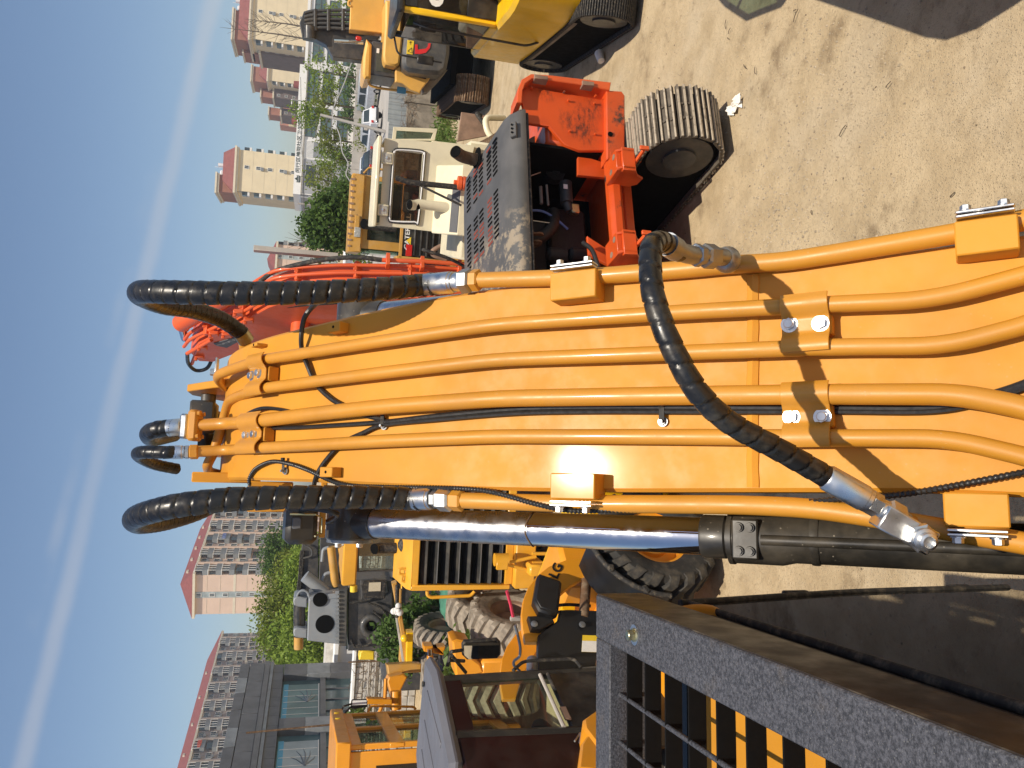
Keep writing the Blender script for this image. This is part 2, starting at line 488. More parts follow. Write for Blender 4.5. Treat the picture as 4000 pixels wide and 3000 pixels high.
plain('strap_red', (.62, .04, .09), .7, 0, .1, 8, .1)
plain('net_green', (.06, .20, .135), .85, 0, .35, 4, .4, 20)
plain('poster_green', (.18, .28, .27), .4, 0, .35, .5, .02)
plain('poster_pale', (.36, .42, .43), .4, 0, .3, .5, .02)
plain('plastic_grey_roof', (.135, .135, .15), .5, 0, .1, 3, .06, 150)
plain('engine_black', (.009, .009, .009), .6, 0, .2, 9, .2)
plain('engine_grey', (.06, .06, .06), .5, .3, .2, 9, .2)
plain('burgundy', (.022, .007, .006), .35, 0, .15, 3, .03)
glass('pane_clear', (.72, .78, .74), 1.0, .02, .10)
glass('pane_brown', (.5, .4, .3), 1.0, .02, .06)
glass('pane_dark', (.28, .25, .22), 1.0, .02, .05)
glass('pane_light', (.80, .88, .78), .8, .02, .04)
glass('pane_green', (.52, .64, .55), 1.0, .02, .12)
t = NT('cab_glass'); t.fin((.006, .006, .006), .025, 0, None, IOR=1.52, Specular_IOR_Level=.2)
t = NT('mirror'); t.fin((.75, .77, .78), .03, 1.0)
# grey anti-slip guard: hammered, speckled coating
t = NT('guard_coat')
c = t.mix(t.ramp(t.noise(110, 4, .7), .35, .68), (.028, .029, .034), (.105, .106, .12))
c = t.mix(t.ramp(t.voro(95), .05, .2, .8, 0), c, (.2, .195, .18))
c = t.mix(t.ramp(t.noise(7, 6, .6), .55, .8, 0, .35), c, (.17, .13, .085))
t.fin(c, .55, 0.0, t.bump(t.noise(150, 4, .7), .9, .004))
# leaves
def leafmat(name, a, b, c_):
    t = NT(name)
    n1 = t.noise(1.1, 4, .6); n2 = t.noise(9, 3, .6)
    col = t.mix(t.ramp(n1, .35, .65), a, b); col = t.mix(t.ramp(n2, .45, .75), col, c_)
    t.fin(col, .5, 0, None, Specular_IOR_Level=.3)
    n, l = t.n, t.l
    tl = n.new('ShaderNodeBsdfTranslucent'); l.new(col, tl.inputs[0])
    mx = n.new('ShaderNodeMixShader'); mx.inputs[0].default_value = .35
    l.new(t.p.outputs[0], mx.inputs[1]); l.new(tl.outputs[0], mx.inputs[2]); l.new(mx.outputs[0], t.o.inputs[0])
leafmat('leaf_camphor', (.16, .20, .022), (.24, .28, .035), (.09, .12, .02))
leafmat('leaf_fresh', (.17, .26, .025), (.26, .34, .045), (.09, .15, .02))
leafmat('leaf_dark', (.07, .13, .025), (.11, .18, .035), (.045, .08, .018))
leafmat('leaf_vine', (.08, .15, .03), (.13, .21, .05), (.05, .09, .02))
leafmat('grass', (.10, .17, .03), (.16, .22, .05), (.07, .11, .02))
# yard: dusty concrete with ground-in soil, oil stains and crushed stone
t = NT('yard')
wv = t.vec(world=True)
big, mid, fine, peb = t.noise(.55, 6, .6, wv), t.noise(2.3, 8, .65, wv), t.noise(24, 7, .7, wv), t.noise(95, 4, .6, wv)
c = t.mix(t.ramp(mid, .32, .68), (.53, .42, .265), (.41, .315, .19))
c = t.mix(t.ramp(big, .48, .66, 0, .5), c, (.50, .42, .30))
c = t.mix(t.ramp(t.noise(.8, 7, .7, t.vec((1, 1.3, 1), True)), .53, .68, 0, .72), c, (.175, .122, .07))
c = t.mix(t.ramp(t.noise(3.6, 8, .75, wv), .57, .70, 0, .6), c, (.20, .145, .088))
c = t.mix(t.ramp(fine, .50, .70, 0, .32), c, (.24, .18, .115))
vo = t.voro(58, wv); vo2 = t.voro(24, t.vec((1, 1.1, 1), True))
c = t.mix(t.math('MULTIPLY', t.ramp(vo, .16, .30, .35, 0), t.ramp(mid, .42, .6)), c, (.53, .46, .35))
c = t.mix(t.math('MULTIPLY', t.ramp(vo2, .08, .15, .45, 0), t.ramp(fine, .5, .62)), c, (.56, .49, .38))
h = t.math('ADD', t.math('MULTIPLY', fine, .8), t.math('ADD', t.math('MULTIPLY', t.ramp(vo, 0, .35, 1, 0), .42), t.math('ADD', t.math('MULTIPLY', peb, .3), t.math('MULTIPLY', mid, .9))))
t.fin(c, .93, 0, t.bump(h, .85, .022), Specular_IOR_Level=.2)
# far street asphalt / concrete road
plain('road', (.40, .37, .33), .9, 0, .12, .4, .1, 20)

t = NT('red_panel')
c = t.mix(t.ramp(t.noise(2.2, 5, .55), .35, .7), (.62, .076, .008), (.53, .062, .008))
def _blot(cx, cz, r):
    q = t.n.new('ShaderNodeVectorMath'); q.operation = 'DISTANCE'; mp = t.vec((1, 0, 1)); t.l.new(mp, q.inputs[0]); q.inputs[1].default_value = (cx, 0, cz); return t.ramp(q.outputs['Value'], r * .2, r, 1, 0)
for b_ in ((1.0, 1.55, .30), (.85, 1.45, .25), (1.2, 1.35, .22), (1.3, 1.9, .15)):
    c = t.mix(t.math('MULTIPLY', _blot(*b_), t.ramp(t.noise(9, 9, .75, t.vec((1, 1, 2.2))), .42, .66, 0, .9)), c, (.03, .016, .012))
t.fin(c, .48, 0, t.bump(t.noise(90, 3), .05, .002))
# ------------------------------------------------------------------ ground
random.seed(7)
from mathutils import noise as mn
def gz(x, y):
    return 0.018 * mn.noise((x * .55, y * .55, 0)) + 0.006 * mn.noise((x * 2.3, y * 2.3, 4))
def ground_sheet():
    xs = [-1500, -400, -120, -50, -30] + [-20 + i * .35 for i in range(int(45 / .35) + 1)] + [30, 50, 120, 400, 1500]
    ys = [-300, -60, -15] + [-5 + i * .35 for i in range(int(40 / .35) + 1)] + [40, 55, 80, 140, 300, 800, 3000]
    vs, fs = [], []
    for y in ys:
        for x in xs:
            near = -20 <= x <= 25.5 and -5 <= y <= 36
            vs.append((x, y, gz(x, y) - .02 if near else -.02))
    n = len(xs)
    for j in range(len(ys) - 1):
        for i in range(n - 1): fs.append((j * n + i, j * n + i + 1, j * n + n + i + 1, j * n + n + i))
    return MB().add(vs, fs)
tag(ground_sheet().build('ground', 'yard'), 'sandy dusty yard floor of worn concrete and grit', kind='structure')
# crushed stones lying loose on the yard (nobody could count them)
def stones(n, region, name, mat, smin, smax):
    mb = MB()
    for _ in range(n):
        x, y = region()
        s = smin + (smax - smin) * random.random() ** 3
        k = 5; c = V((x, y, gz(x, y) - .02 + s * .25)); rot = random.random() * 6
        ring = [c + V((math.cos(rot + a * 6.283 / k) * s * random.uniform(.7, 1.2), math.sin(rot + a * 6.283 / k) * s * random.uniform(.7, 1.2), -.3 * s)) for a in range(k)]
        top = [c + (p - c) * .55 + V((0, 0, s * random.uniform(.4, .75))) for p in ring]
        mb.add(ring + top, [(i, (i + 1) % k, k + (i + 1) % k, k + i) for i in range(k)] + [tuple(range(k, 2 * k))])
    return tag(mb.build(name, mat, None, 0), kind='stuff')
def reg_near():
    while True:
        x, y = random.uniform(-4, 6), random.uniform(2.5, 12)
        if mn.noise((x * .8, y * .8, 9)) > random.uniform(-.5, .5): return x, y
plain('stone_chip', (.43, .355, .25), .9, 0, .4, 30, .2)
plain('stone_chip_dark', (.24, .19, .13), .9, 0, .4, 30, .2)
def reg_patch():
    k = random.choice(((1.9, 7.0, .45), (2.3, 6.2, .6), (1.2, 6.6, .4), (3.2, 5.6, .5)))
    return random.gauss(k[0], k[2]), random.gauss(k[1], k[2])
stones(3500, reg_patch, 'gravel', 'stone_chip', .003, .017)
stones(7000, reg_near, 'gravel', 'stone_chip', .0025, .014)
stones(1800, reg_near, 'gravel', 'stone_chip_dark', .0025, .013)
# ------------------------------------------------------------------ the excavator we stand on
OWN = Fr(.336, .05, R(8))
own = thing('excavator', 'yellow excavator whose boom with black wrapped hoses fills the middle of the picture', 'excavator', OWN)
PROF = catmull([V((s, z, 0)) for s, z in [(.75, 1.80), (1.72, 2.74), (2.01, 3.02), (2.28, 3.31), (2.56, 3.62), (2.85, 3.92), (3.2, 4.23), (3.6, 4.51), (3.95, 4.67), (4.25, 4.75), (4.7, 4.79), (5.3, 4.72), (7.0, 4.3)]], 6)
def pnorm(i):
    t = (PROF[min(i + 1, len(PROF) - 1)] - PROF[max(i - 1, 0)]).normalized(); return V((-t.y, t.x, 0)), t
def onboom(x, y, h=0.0):
    e, d = OWN._rd(x, y); best = None
    off = [PROF[i] + pnorm(i)[0] * h for i in range(len(PROF))]
    for a, b in zip(off, off[1:]):
        ab = b - a; den = d.y * ab.y - d.z * ab.x
        if abs(den) < 1e-9: continue
        k = ((a.x - e.y) * ab.y - (a.y - e.z) * ab.x) / den
        q = ((a.x - e.y) * d.z - (a.y - e.z) * d.y) / den
        if k > .3 and -1e-4 <= q <= 1.0001 and (best is None or k < best): best = k
    if best is None: best = 4.3
    return e + d * best
def bframe(p):
    """boom axes at a local point: lateral, along, outward normal"""
    i = min(range(len(PROF)), key=lambda k: (PROF[k].x - p.y) ** 2 + (PROF[k].y - p.z) ** 2)
    n, t = pnorm(i)
    return Matrix(((1, 0, 0), (0, t.x, n.x), (0, t.y, n.y)))     # columns: lateral, along, normal
# boom box
def boom_box():
    mb = MB(); vs = []; m = len(PROF)
    for i, p in enumerate(PROF):
        n, t = pnorm(i); f = i / (m - 1)
        w = .325 + max(0, (1.72 - p.x)) * .05 - max(0, p.x - 4.4) * .03
        gb = math.exp(-((p.x - 2.55) / .62) ** 2); wr_, wl_ = .052 * gb, .022 * gb
        dep = .62 + .28 * math.exp(-((p.x - 3.6) / 1.2) ** 2)
        b = .012
        for x, h in ((-w + b, 0), (w - b, 0), (w, -b), (w, -.03), (w - .022, -.034), (w - .022, -dep + .03), (w, -dep + .03), (w, -dep), (-w, -dep), (-w, -dep + .03), (-w + .022, -dep + .03), (-w + .022, -.034), (-w, -.03), (-w, -b)):
            q = p + n * h; vs.append((x + (wr_ if x > 0 else -wl_), q.x, q.y))
    k = 14; fs = []
    for i in range(m - 1):
        for j in range(k):
            jj = (j + 1) % k; fs.append((i * k + j, i * k + k + j, i * k + k + jj, i * k + jj))
    fs += [tuple(range(k)), tuple(range((m - 1) * k, m * k))[::-1]]
    return mb.add(vs, fs)
boom = boom_box().build('boom', 'boom_paint', own, 30)
# weld bead across the boom
wp = [onboom(2945 + 1.2 * math.sin(i * .7), 1078 + i * 17.2, -.012) for i in range(49)]
MB().tube(wp, [.0235 + .0005 * math.sin(i * 1.1) for i in range(49)], 8).build('weld_bead', 'boom_paint', boom)
# ---- steel pipes lying on the boom
def pipe(px, h, r, rad=.12, name='hydraulic_pipe', mat='pipe_paint', raw_end=()):
    pts = [onboom(x, y, h) for x, y in px] + [OWN.pd(*q) for q in raw_end]
    return MB().tube(fillet(pts, rad, 5), r, 16).build(name, mat, own)
HP = .052
pipe([(4120, 1040), (4000, 1076), (3640, 1172), (3248, 1188), (2700, 1217), (1934, 1268), (1500, 1331), (1200, 1378), (1021, 1406), (934, 1432)], HP, .0245, .1, raw_end=[(855, 1462, 3.75), (850, 1480, 3.86), (880, 1512, 4.05)])
pipe([(4120, 1222), (4000, 1272), (3695, 1351), (3248, 1355), (2700, 1376), (1934, 1405), (1500, 1455), (1200, 1494), (1021, 1518)], HP, .0245, .1, raw_end=[(934, 1545, 3.72), (893, 1566, 3.84), (878, 1625, 3.9), (835, 1768, 3.92), (808, 1818, 3.95), (815, 1842, 4.1), (850, 1850, 4.3)])
pipe([(4120, 1640), (4000, 1592), (3742, 1540), (3248, 1540), (2700, 1545), (1963, 1556), (1500, 1588), (1200, 1620), (1006, 1645)], HP + .004, .0295, .1, raw_end=[(900, 1653, 3.72), (780, 1661, 3.72)])
pipe([(4120, 1822), (4000, 1782), (3703, 1712), (3248, 1711), (2700, 1706), (1934, 1704), (1500, 1722), (1200, 1740), (992, 1751)], HP, .0245, .1, raw_end=[(900, 1757, 3.7), (770, 1765, 3.66)])
pipe([(4150, 830), (3990, 862), (3719, 915), (3300, 985), (3053, 1024), (2857, 1033), (2700, 1050), (2320, 1080), (2151, 1086), (1876, 1094)], .028, .0285, .15)
pipe([(4150, 2150), (4000, 2122), (3680, 2066), (3405, 2018), (3170, 1985), (2900, 1972), (2320, 1968), (2151, 1966), (1811, 1955)], .02, .0285, .15)
# ---- pipe saddles with bolt heads
def hexhead(mb, c, ax, r=.017, h=.014, wash=.024):
    c, ax = V(c), V(ax)
    mb.cyl(c, c + ax * .004, wash, wash, 20); mb.cyl(c + ax * .004, c + ax * (.004 + h), r, r * .97, 6); mb.cyl(c + ax * (.004 + h), c + ax * (.006 + h), r * .8, r * .7, 12)
def saddle(x0, x1, yp, hp, rp, bolts, yr):
    """bent strap over two pipes: yp = the pipes' rows in the picture"""
    xm = (x0 + x1) / 2
    c = onboom(xm, sum(yp) / len(yp), hp); m = bframe(c); lat, al, nr = m.col[0], m.col[1], m.col[2]
    L = (onboom(x0, yr[0], hp) - onboom(x1, yr[0], hp)).length
    a, b = onboom(xm, yr[0], hp).x - c.x, onboom(xm, yr[1], hp).x - c.x
    ps = [onboom(xm, y, hp).x - c.x for y in yp]
    prof = []
    n = 46
    for i in range(n + 1):
        x = a + (b - a) * i / n
        h = .004
        for p in ps:
            d = abs(x - p)
            if d < rp * 1.55: h = max(h, math.sqrt(max(0, (rp + .007) ** 2 - min(d, rp + .006) ** 2)) + (.0 if d < rp else .004))
        prof.append((x, h))
    for _ in range(2):
        prof = [prof[0]] + [(prof[i][0], (prof[i - 1][1] + 2 * prof[i][1] + prof[i + 1][1]) / 4) for i in range(1, n)] + [prof[-1]]
    t = .0065
    out = [c + lat * x + nr * (h + t) for x, h in prof] + [c + lat * x + nr * h for x, h in prof[::-1]]
    mb = MB(); mb.prism([q - al * (L / 2) for q in out], al * L, .0015)
    s = mb.build('pipe_saddle', 'pipe_paint', own)
    k = MB(); k.box(c + nr * (-hp / 2) , (abs(b - a) * .34, L * 1.06, hp * .98), m, .004); k.build('saddle_block', 'boom_paint', own)
    for bx, by in bolts:
        q = onboom(bx, by, hp + .008); hb = MB(); hexhead(hb, q, nr); hb.build('bolt', 'zinc', s)
saddle(3057, 3241, (1188, 1356), HP, .0245, ((3084, 1268), (3205, 1264)), (1152, 1378))
saddle(3060, 3245, (1540, 1711), HP, .027, ((3092, 1629), (3213, 1629)), (1492, 1748))
saddle(985, 1045, (1408, 1520), HP, .0245, ((985, 1468), (1014, 1457)), (1385, 1545))
saddle(950, 1025, (1646, 1751), HP, .027, ((965, 1700), (996, 1696)), (1612, 1772))
# ---- square blocks that carry the outer pipes, with zinc clamp plates
def block(x0, x1, y0, y1, h0, side):
    xm, ym = (x0 + x1) / 2, (y0 + y1) / 2
    hh = .085
    c = onboom(xm, ym, hh); m = bframe(c); lat, al, nr = m.col[0], m.col[1], m.col[2]
    L = (onboom(x0, ym, hh) - onboom(x1, ym, hh)).length; Wd = (onboom(xm, y0, hh) - onboom(xm, y1, hh)).length
    mb = MB(); mb.box(c - nr * .05, (Wd, L, .10), m, .004)
    b = mb.build('pipe_block', 'boom_paint', own)
    for k in (0, 1):
        pl = MB(); pl.box(c + lat * side * (Wd / 2 + .008 + .011 * k) - nr * .012, (.0075, L * .92, .055), m, .002); pl.build('clamp_plate', 'zinc', b)
    for sg in (-1, 1):
        hb = MB(); hexhead(hb, c + lat * side * (Wd / 2 + .0235) + al * sg * L * .3 - nr * .008, lat * side, .0135, .013, .018); hb.build('bolt', 'zinc', b)
block(2147, 2325, 1056, 1166, 0, 1)
block(2147, 2321, 1848, 1950, 0, -1)
block(3727, 3978, 848, 985, 0, 1)
block(3683, 3942, 1925, 2060, 0, -1)
# ---- small lugs, clips and studs on the plate
for x0, x1, y0, y1 in ((1296, 1345, 1262, 1300), (1267, 1316, 1825, 1864), (999, 1024, 1344, 1356)):
    c = onboom((x0 + x1) / 2, (y0 + y1) / 2, .025); m = bframe(c)
    L = (onboom(x0, y0, .03) - onboom(x1, y0, .03)).length; Wd = (onboom(x0, y0, .03) - onboom(x0, y1, .03)).length
    lg = MB(); lg.box(c, (Wd, L, .05), m, .003); l_ = lg.build('lug', 'boom_paint', own)
    MB().cyl(c + m.col[2] * .0245, c + m.col[2] * .0262, .006, .006, 12).build('hole', 'interior_black', l_)
for x, y in ((1506, 1664), (2592, 1648), (1121, 1840)):
    c = onboom(x, y, .0); m = bframe(c); lat, al, nr = m.col[0], m.col[1], m.col[2]
    k = MB(); k.box(c + lat * .026 + nr * .02, (.06, .018, .003), m, .001); k.box(c + lat * .05 + nr * .024, (.012, .018, .012), m, .002)
    cl = k.build('cable_clip', 'rubber_matte', own)
    st = MB(); hexhead(st, c + nr * .006, nr, .011, .009, .016); st.cyl(c + nr * .018, c + nr * .032, .0055, .005, 10); st.build('bolt', 'zinc_dull', cl)
# ---- thin lines
def line(px, h, r, name='control_line', mat='rubber_hose_small', sub=6, n=8, rf=None):
    pts = catmull([onboom(x, y, hh if isinstance(hh, (int, float)) else h) if len(q) < 4 else OWN.pd(x, y, q[3]) for q in px for x, y, hh in [(q[0], q[1], q[2] if len(q) > 2 else h)]], sub)
    mb = MB()
    if rf: pts = resample(pts, .0042); mb.tube(pts, r, n, True, rf)
    else: mb.tube(pts, r, n)
    return mb.build(name, mat, own)
def resample(pts, step):
    out = [pts[0]]; acc = 0.0
    for a, b in zip(pts, pts[1:]):
        d = (b - a).length; t = step - acc
        while t <= d: out.append(a.lerp(b, t / d)); t += step
        acc = (acc + d) % step
    return out + [pts[-1]]
line([(4100, 1450), (4000, 1497), (3850, 1545), (3640, 1590), (3248, 1592), (2700, 1590), (2300, 1590), (2006, 1598), (1700, 1625), (1500, 1648), (1300, 1662), (1100, 1672), (960, 1665)], .012, .0095)
line([(4100, 1475), (4000, 1515), (3850, 1565), (3640, 1606), (3248, 1607), (2700, 1608), (2300, 1608), (2006, 1615), (1700, 1640), (1500, 1660), (1420, 1690), (1340, 1730), (1280, 1790), (1240, 1850), (1225, 1905), (1222, 1960, 0, 2.85)], .012, .0095)
line([(1275, 1170, 0, 2.9), (1230, 1190, .06), (1190, 1240, .05), (1177, 1310, .04), (1180, 1370, .02), (1200, 1425, .02), (1235, 1500, .012), (1290, 1555, .012), (1340, 1585, .012), (1400, 1615, .012), (1500, 1640, .012)], .02, .0105)
line([(930, 1640, .02), (975, 1612, .03), (1020, 1595, .03), (1080, 1597, .015), (1150, 1612, .012)], .02, .008)
cond_rf = lambda L, a: .0082 + .0016 * math.sin(L * 2 * math.pi / .0125)
line([(4100, 1822), (4000, 1845), (3562, 1926), (3327, 1946), (3013, 1974), (2700, 1987), (2400, 1993), (2223, 1994, .05), (2079, 1965, .05), (1934, 1925, .04), (1789, 1908, .03), (1500, 1902, .02), (1330, 1890, .015), (1200, 1835, .015), (1130, 1812, .02), (1060, 1803, .02), (1000, 1830, .015), (975, 1868, .01), (975, 1895, .0)], .03, .0085, 'corrugated_conduit', 'rubber_hose_small', 6, 9, cond_rf)
# ---- big hoses in spiral wrap
def wrap(r, pitch=.052, seed=0):
    def f(L, a):
        u = (L / pitch + a / (2 * math.pi) + .06 * math.sin(L * 9 + seed)) % 1.0
        g = min(u, 1 - u)
        return r * (.86 if g < .05 else .985 + .075 * u)
    return f
def hose(path, r, name='wrapped_hose', pitch=.052, sub=8, seed=0):
    pts = resample(catmull(path, sub), .0045)
    return MB().tube(pts, r, 22, True, wrap(r, pitch, seed)).build(name, 'rubber', own, 60)
P = OWN.pd
def ferrule(a, b, r, mat='zinc', name='hose_ferrule', parent=own):
    a, b = V(a), V(b); d = (b - a).normalized(); L = (b - a).length
    return MB().lathe([(r * .9, 0), (r, .006), (r, L - .012), (r * .93, L - .01), (r * .93, L)], a, d, 24).build(name, mat, parent)
def hexnut(a, b, r, mat='zinc', name='hex_nut', parent=own):
    a, b = V(a), V(b); d = (b - a).normalized(); L = (b - a).length
    m = MB(); m.lathe([(r * .82, 0), (r * .985, L * .13), (r * .985, L * .87), (r * .82, L)], a, d, 6)
    return m.build(name, mat, parent, 20)
# right loop over the bend
rp = [onboom(x, y, .028) for x, y in ((1876, 1094), (1842, 1096), (1800, 1099), (1775, 1102), (1655, 1112))]
hexnut(rp[0], rp[1], .041, 'pipe_paint'); hexnut(rp[1], rp[2], .046, 'zinc_dull'); ferrule(rp[2], rp[3], .036); ferrule(rp[4], rp[3], .041)
hose([rp[3].lerp(rp[4], .6), rp[4], P(1500, 1127, 2.81), P(1224, 1142, 2.74), P(934, 1146, 2.70), P(717, 1142, 2.72), P(595, 1139, 2.79), P(545, 1141, 2.93), P(560, 1160, 3.15), P(640, 1192, 3.42), P(753, 1211, 3.68), P(862, 1247, 3.95), P(945, 1302, 4.1)], .0415)
MB().tube([P(940, 1298, 4.09), P(962, 1330, 4.13)], .043, 20).build('hose_ferrule', 'bolt_yellow', own)
MB().tube(fillet([P(955, 1320, 4.12), P(965, 1400, 4.2), P(1010, 1420, 4.5)], .05), .034, 16).build('hydraulic_pipe', 'pipe_paint', own)
# left loop
lp = [onboom(x, y, .02) for x, y in ((1811, 1955), (1765, 1952), (1712, 1949), (1690, 1948), (1612, 1949))]
hexnut(lp[0], lp[1], .04, 'pipe_paint'); hexnut(lp[1], lp[2], .044, 'zinc'); hexnut(lp[2], lp[3], .034, 'zinc_dull'); ferrule(lp[4], lp[3], .0405)
hose([lp[3].lerp(lp[4], .6), lp[4], P(1500, 1944, 2.79), P(1224, 1942, 2.71), P(934, 1949, 2.65), P(717, 1971, 2.63), P(600, 1996, 2.69), P(535, 2018, 2.82), P(527, 2036, 3.0), P(562, 2046, 3.25), P(660, 2033, 3.55), P(789, 1993, 3.85), P(900, 1930, 4.1)], .041, seed=2)
# hose laid diagonally over the boom
hose([P(2655, 985, 2.08), P(2608, 955, 2.02), P(2568, 945, 1.95), P(2543, 978, 1.88), P(2545, 1117, 1.82), P(2585, 1262, 1.79), P(2650, 1406, 1.78), P(2735, 1543, 1.78), P(2857, 1655, 1.80), P(3053, 1762, 1.83), P(3235, 1866, 1.86)], .0275, pitch=.05, seed=4)
el = [onboom(2868, 1028, .03), P(2822, 1005, 2.22), P(2760, 1000, 2.17), P(2690, 994, 2.11), P(2628, 968, 2.04)]
MB().tube(catmull(el, 5), .026, 16).build('pipe_elbow', 'zinc_dull', own)
hexnut(P(2795, 1003, 2.20), P(2745, 999, 2.16), .036, 'zinc_dull'); hexnut(P(2735, 998, 2.15), P(2712, 996, 2.13), .033, 'zinc_dull')
MB().sph(P(2840, 1015, 2.25), .04, 16, 10).build('elbow_body', 'zinc_dull', own)
MB().tube([P(2640, 975, 2.06), P(2606, 953, 2.02)], .032, 18).build('hose_ferrule', 'zinc_dull', own)
fa, fb = P(3225, 1862, 1.86), P(3390, 1955, 1.855)
ferrule(fa, fb, .0325)
d_ = (fb - fa).normalized()
hexnut(fb, fb + d_ * .032, .03); MB().cyl(fb + d_ * .03, fb + d_ * .05, .022, .024, 18).build('collar', 'zinc', own)
hexnut(fb + d_ * .048, fb + d_ * .092, .033, 'zinc'); MB().cyl(fb + d_ * .09, fb + d_ * .105, .024, .022, 18).build('collar', 'zinc_dull', own)
bc = P(3530, 2062, 1.85); bx = d_; bz = (OWN.i @ EYE - bc).normalized(); by = bz.cross(bx).normalized(); bz = bx.cross(by)
bm = Matrix((bx, by, bz)).transposed()
eb = MB(); eb.box(bc, (.135, .062, .062), bm, .004); ebo = eb.build('elbow_block', 'zinc', own)
k = bc + bx * .028
hexnut(k + bz * .03, k + bz * .05, .036, 'zinc', 'hex_nut', ebo)
MB().lathe([(.027, 0), (.027, .012), (.02, .014), (.02, .03), (.014, .032), (.012, .02)], k + bz * .05, bz, 20).build('plug', 'zinc', ebo)
MB().tube([bc - bz * .02, onboom(3560, 2045, .02)], .024, 14).build('pipe_elbow', 'pipe_paint', own)
# fittings and hoses at the head of the pipes
f3 = P(778, 1661, 3.72); fd = (P(700, 1668, 3.72) - f3).normalized()
fm = Matrix(((1, 0, 0), (0, fd.y, -fd.z), (0, fd.z, fd.y)))
q = MB(); q.box(f3 + fd * .02, (.15, .05, .085), fm, .012); fl = q.build('pipe_flange', 'pipe_paint', own)
for sx in (-1, 1):
    for sz in (-1, 1):
        MB().cyl(f3 - fd * .012 + V((sx * .055, 0, 0)) + fm.col[2] * sz * .028, f3 + V((sx * .055, 0, 0)) + fm.col[2] * sz * .028, .011, .011, 8).build('bolt', 'pipe_paint', fl)
q = MB(); q.box(f3 + fd * .065, (.12, .04, .07), fm, .01); q.build('pipe_flange', 'zinc', own)
ferrule(f3 + fd * .08, f3 + fd * .16, .042)
hose([f3 + fd * .12, f3 + fd * .2, P(630, 1676, 3.74), P(590, 1684, 3.85), P(578, 1700, 4.05), P(600, 1715, 4.4), P(680, 1700, 4.9)], .04, pitch=.045)
f4 = P(775, 1765, 3.66); g4 = P(740, 1766, 3.65)
hexnut(f4, g4, .036, 'pipe_paint'); hexnut(g4, P(722, 1766, 3.645), .033, 'zinc'); ferrule(P(665, 1767, 3.63), P(722, 1766, 3.645), .032)
hose([P(700, 1766, 3.64), P(640, 1767, 3.62), P(565, 1766, 3.66), P(538, 1772, 3.78), P(555, 1790, 3.95), P(610, 1815, 4.15), P(690, 1832, 4.3)], .03, pitch=.045)
# lugs of the arm cylinder on top of the bend, and the cylinder between them
for sx in (-1, 1):
    o = [(0, 3.95, 4.6), (0, 4.3, 4.86), (0, 4.48, 4.98), (0, 4.66, 4.98), (0, 4.85, 4.88), (0, 5.2, 4.68)]
    MB().prism([V((sx * .17 - .02, b, c)) for a, b, c in o], V((.04, 0, 0)), .004).build('cylinder_lug', 'boom_paint', own)
MB().cyl((-.2, 4.58, 4.88), (.2, 4.58, 4.88), .04, .04, 20).build('pin', 'cylinder_black', own)
MB().cyl((0, 4.58, 4.88), (0, 7.2, 4.5), .075, .075, 24).build('arm_cylinder', 'cylinder_black', own)
MB().span((-.08, 4.2, 4.8), (.08, 4.4, 4.92), .01).build('valve_body', 'cylinder_black', own)
bk = MB(); bk.span((-.34, 4.02, 4.55), (-.29, 4.2, 4.86), .005); bk.build('bracket', 'boom_paint', own)
bk = MB(); bk.span((-.47, 3.78, 4.38), (-.33, 3.9, 4.58), .005); bk.build('bracket', 'boom_paint', own)
b2 = P(868, 1470, 4.1); q = MB(); q.box(b2 + V((0, 0, -.05)), (.07, .06, .14), None, .005); q2 = q.build('bracket', 'boom_paint', own)
q = MB(); q.box(b2 + V((.03, 0, .03)), (.13, .08, .012), None, .003); hexhead(q, b2 + V((.02, 0, .036)), V((0, 0, 1)), .02, .02, .03); q.build('clamp_plate', 'zinc', q2)
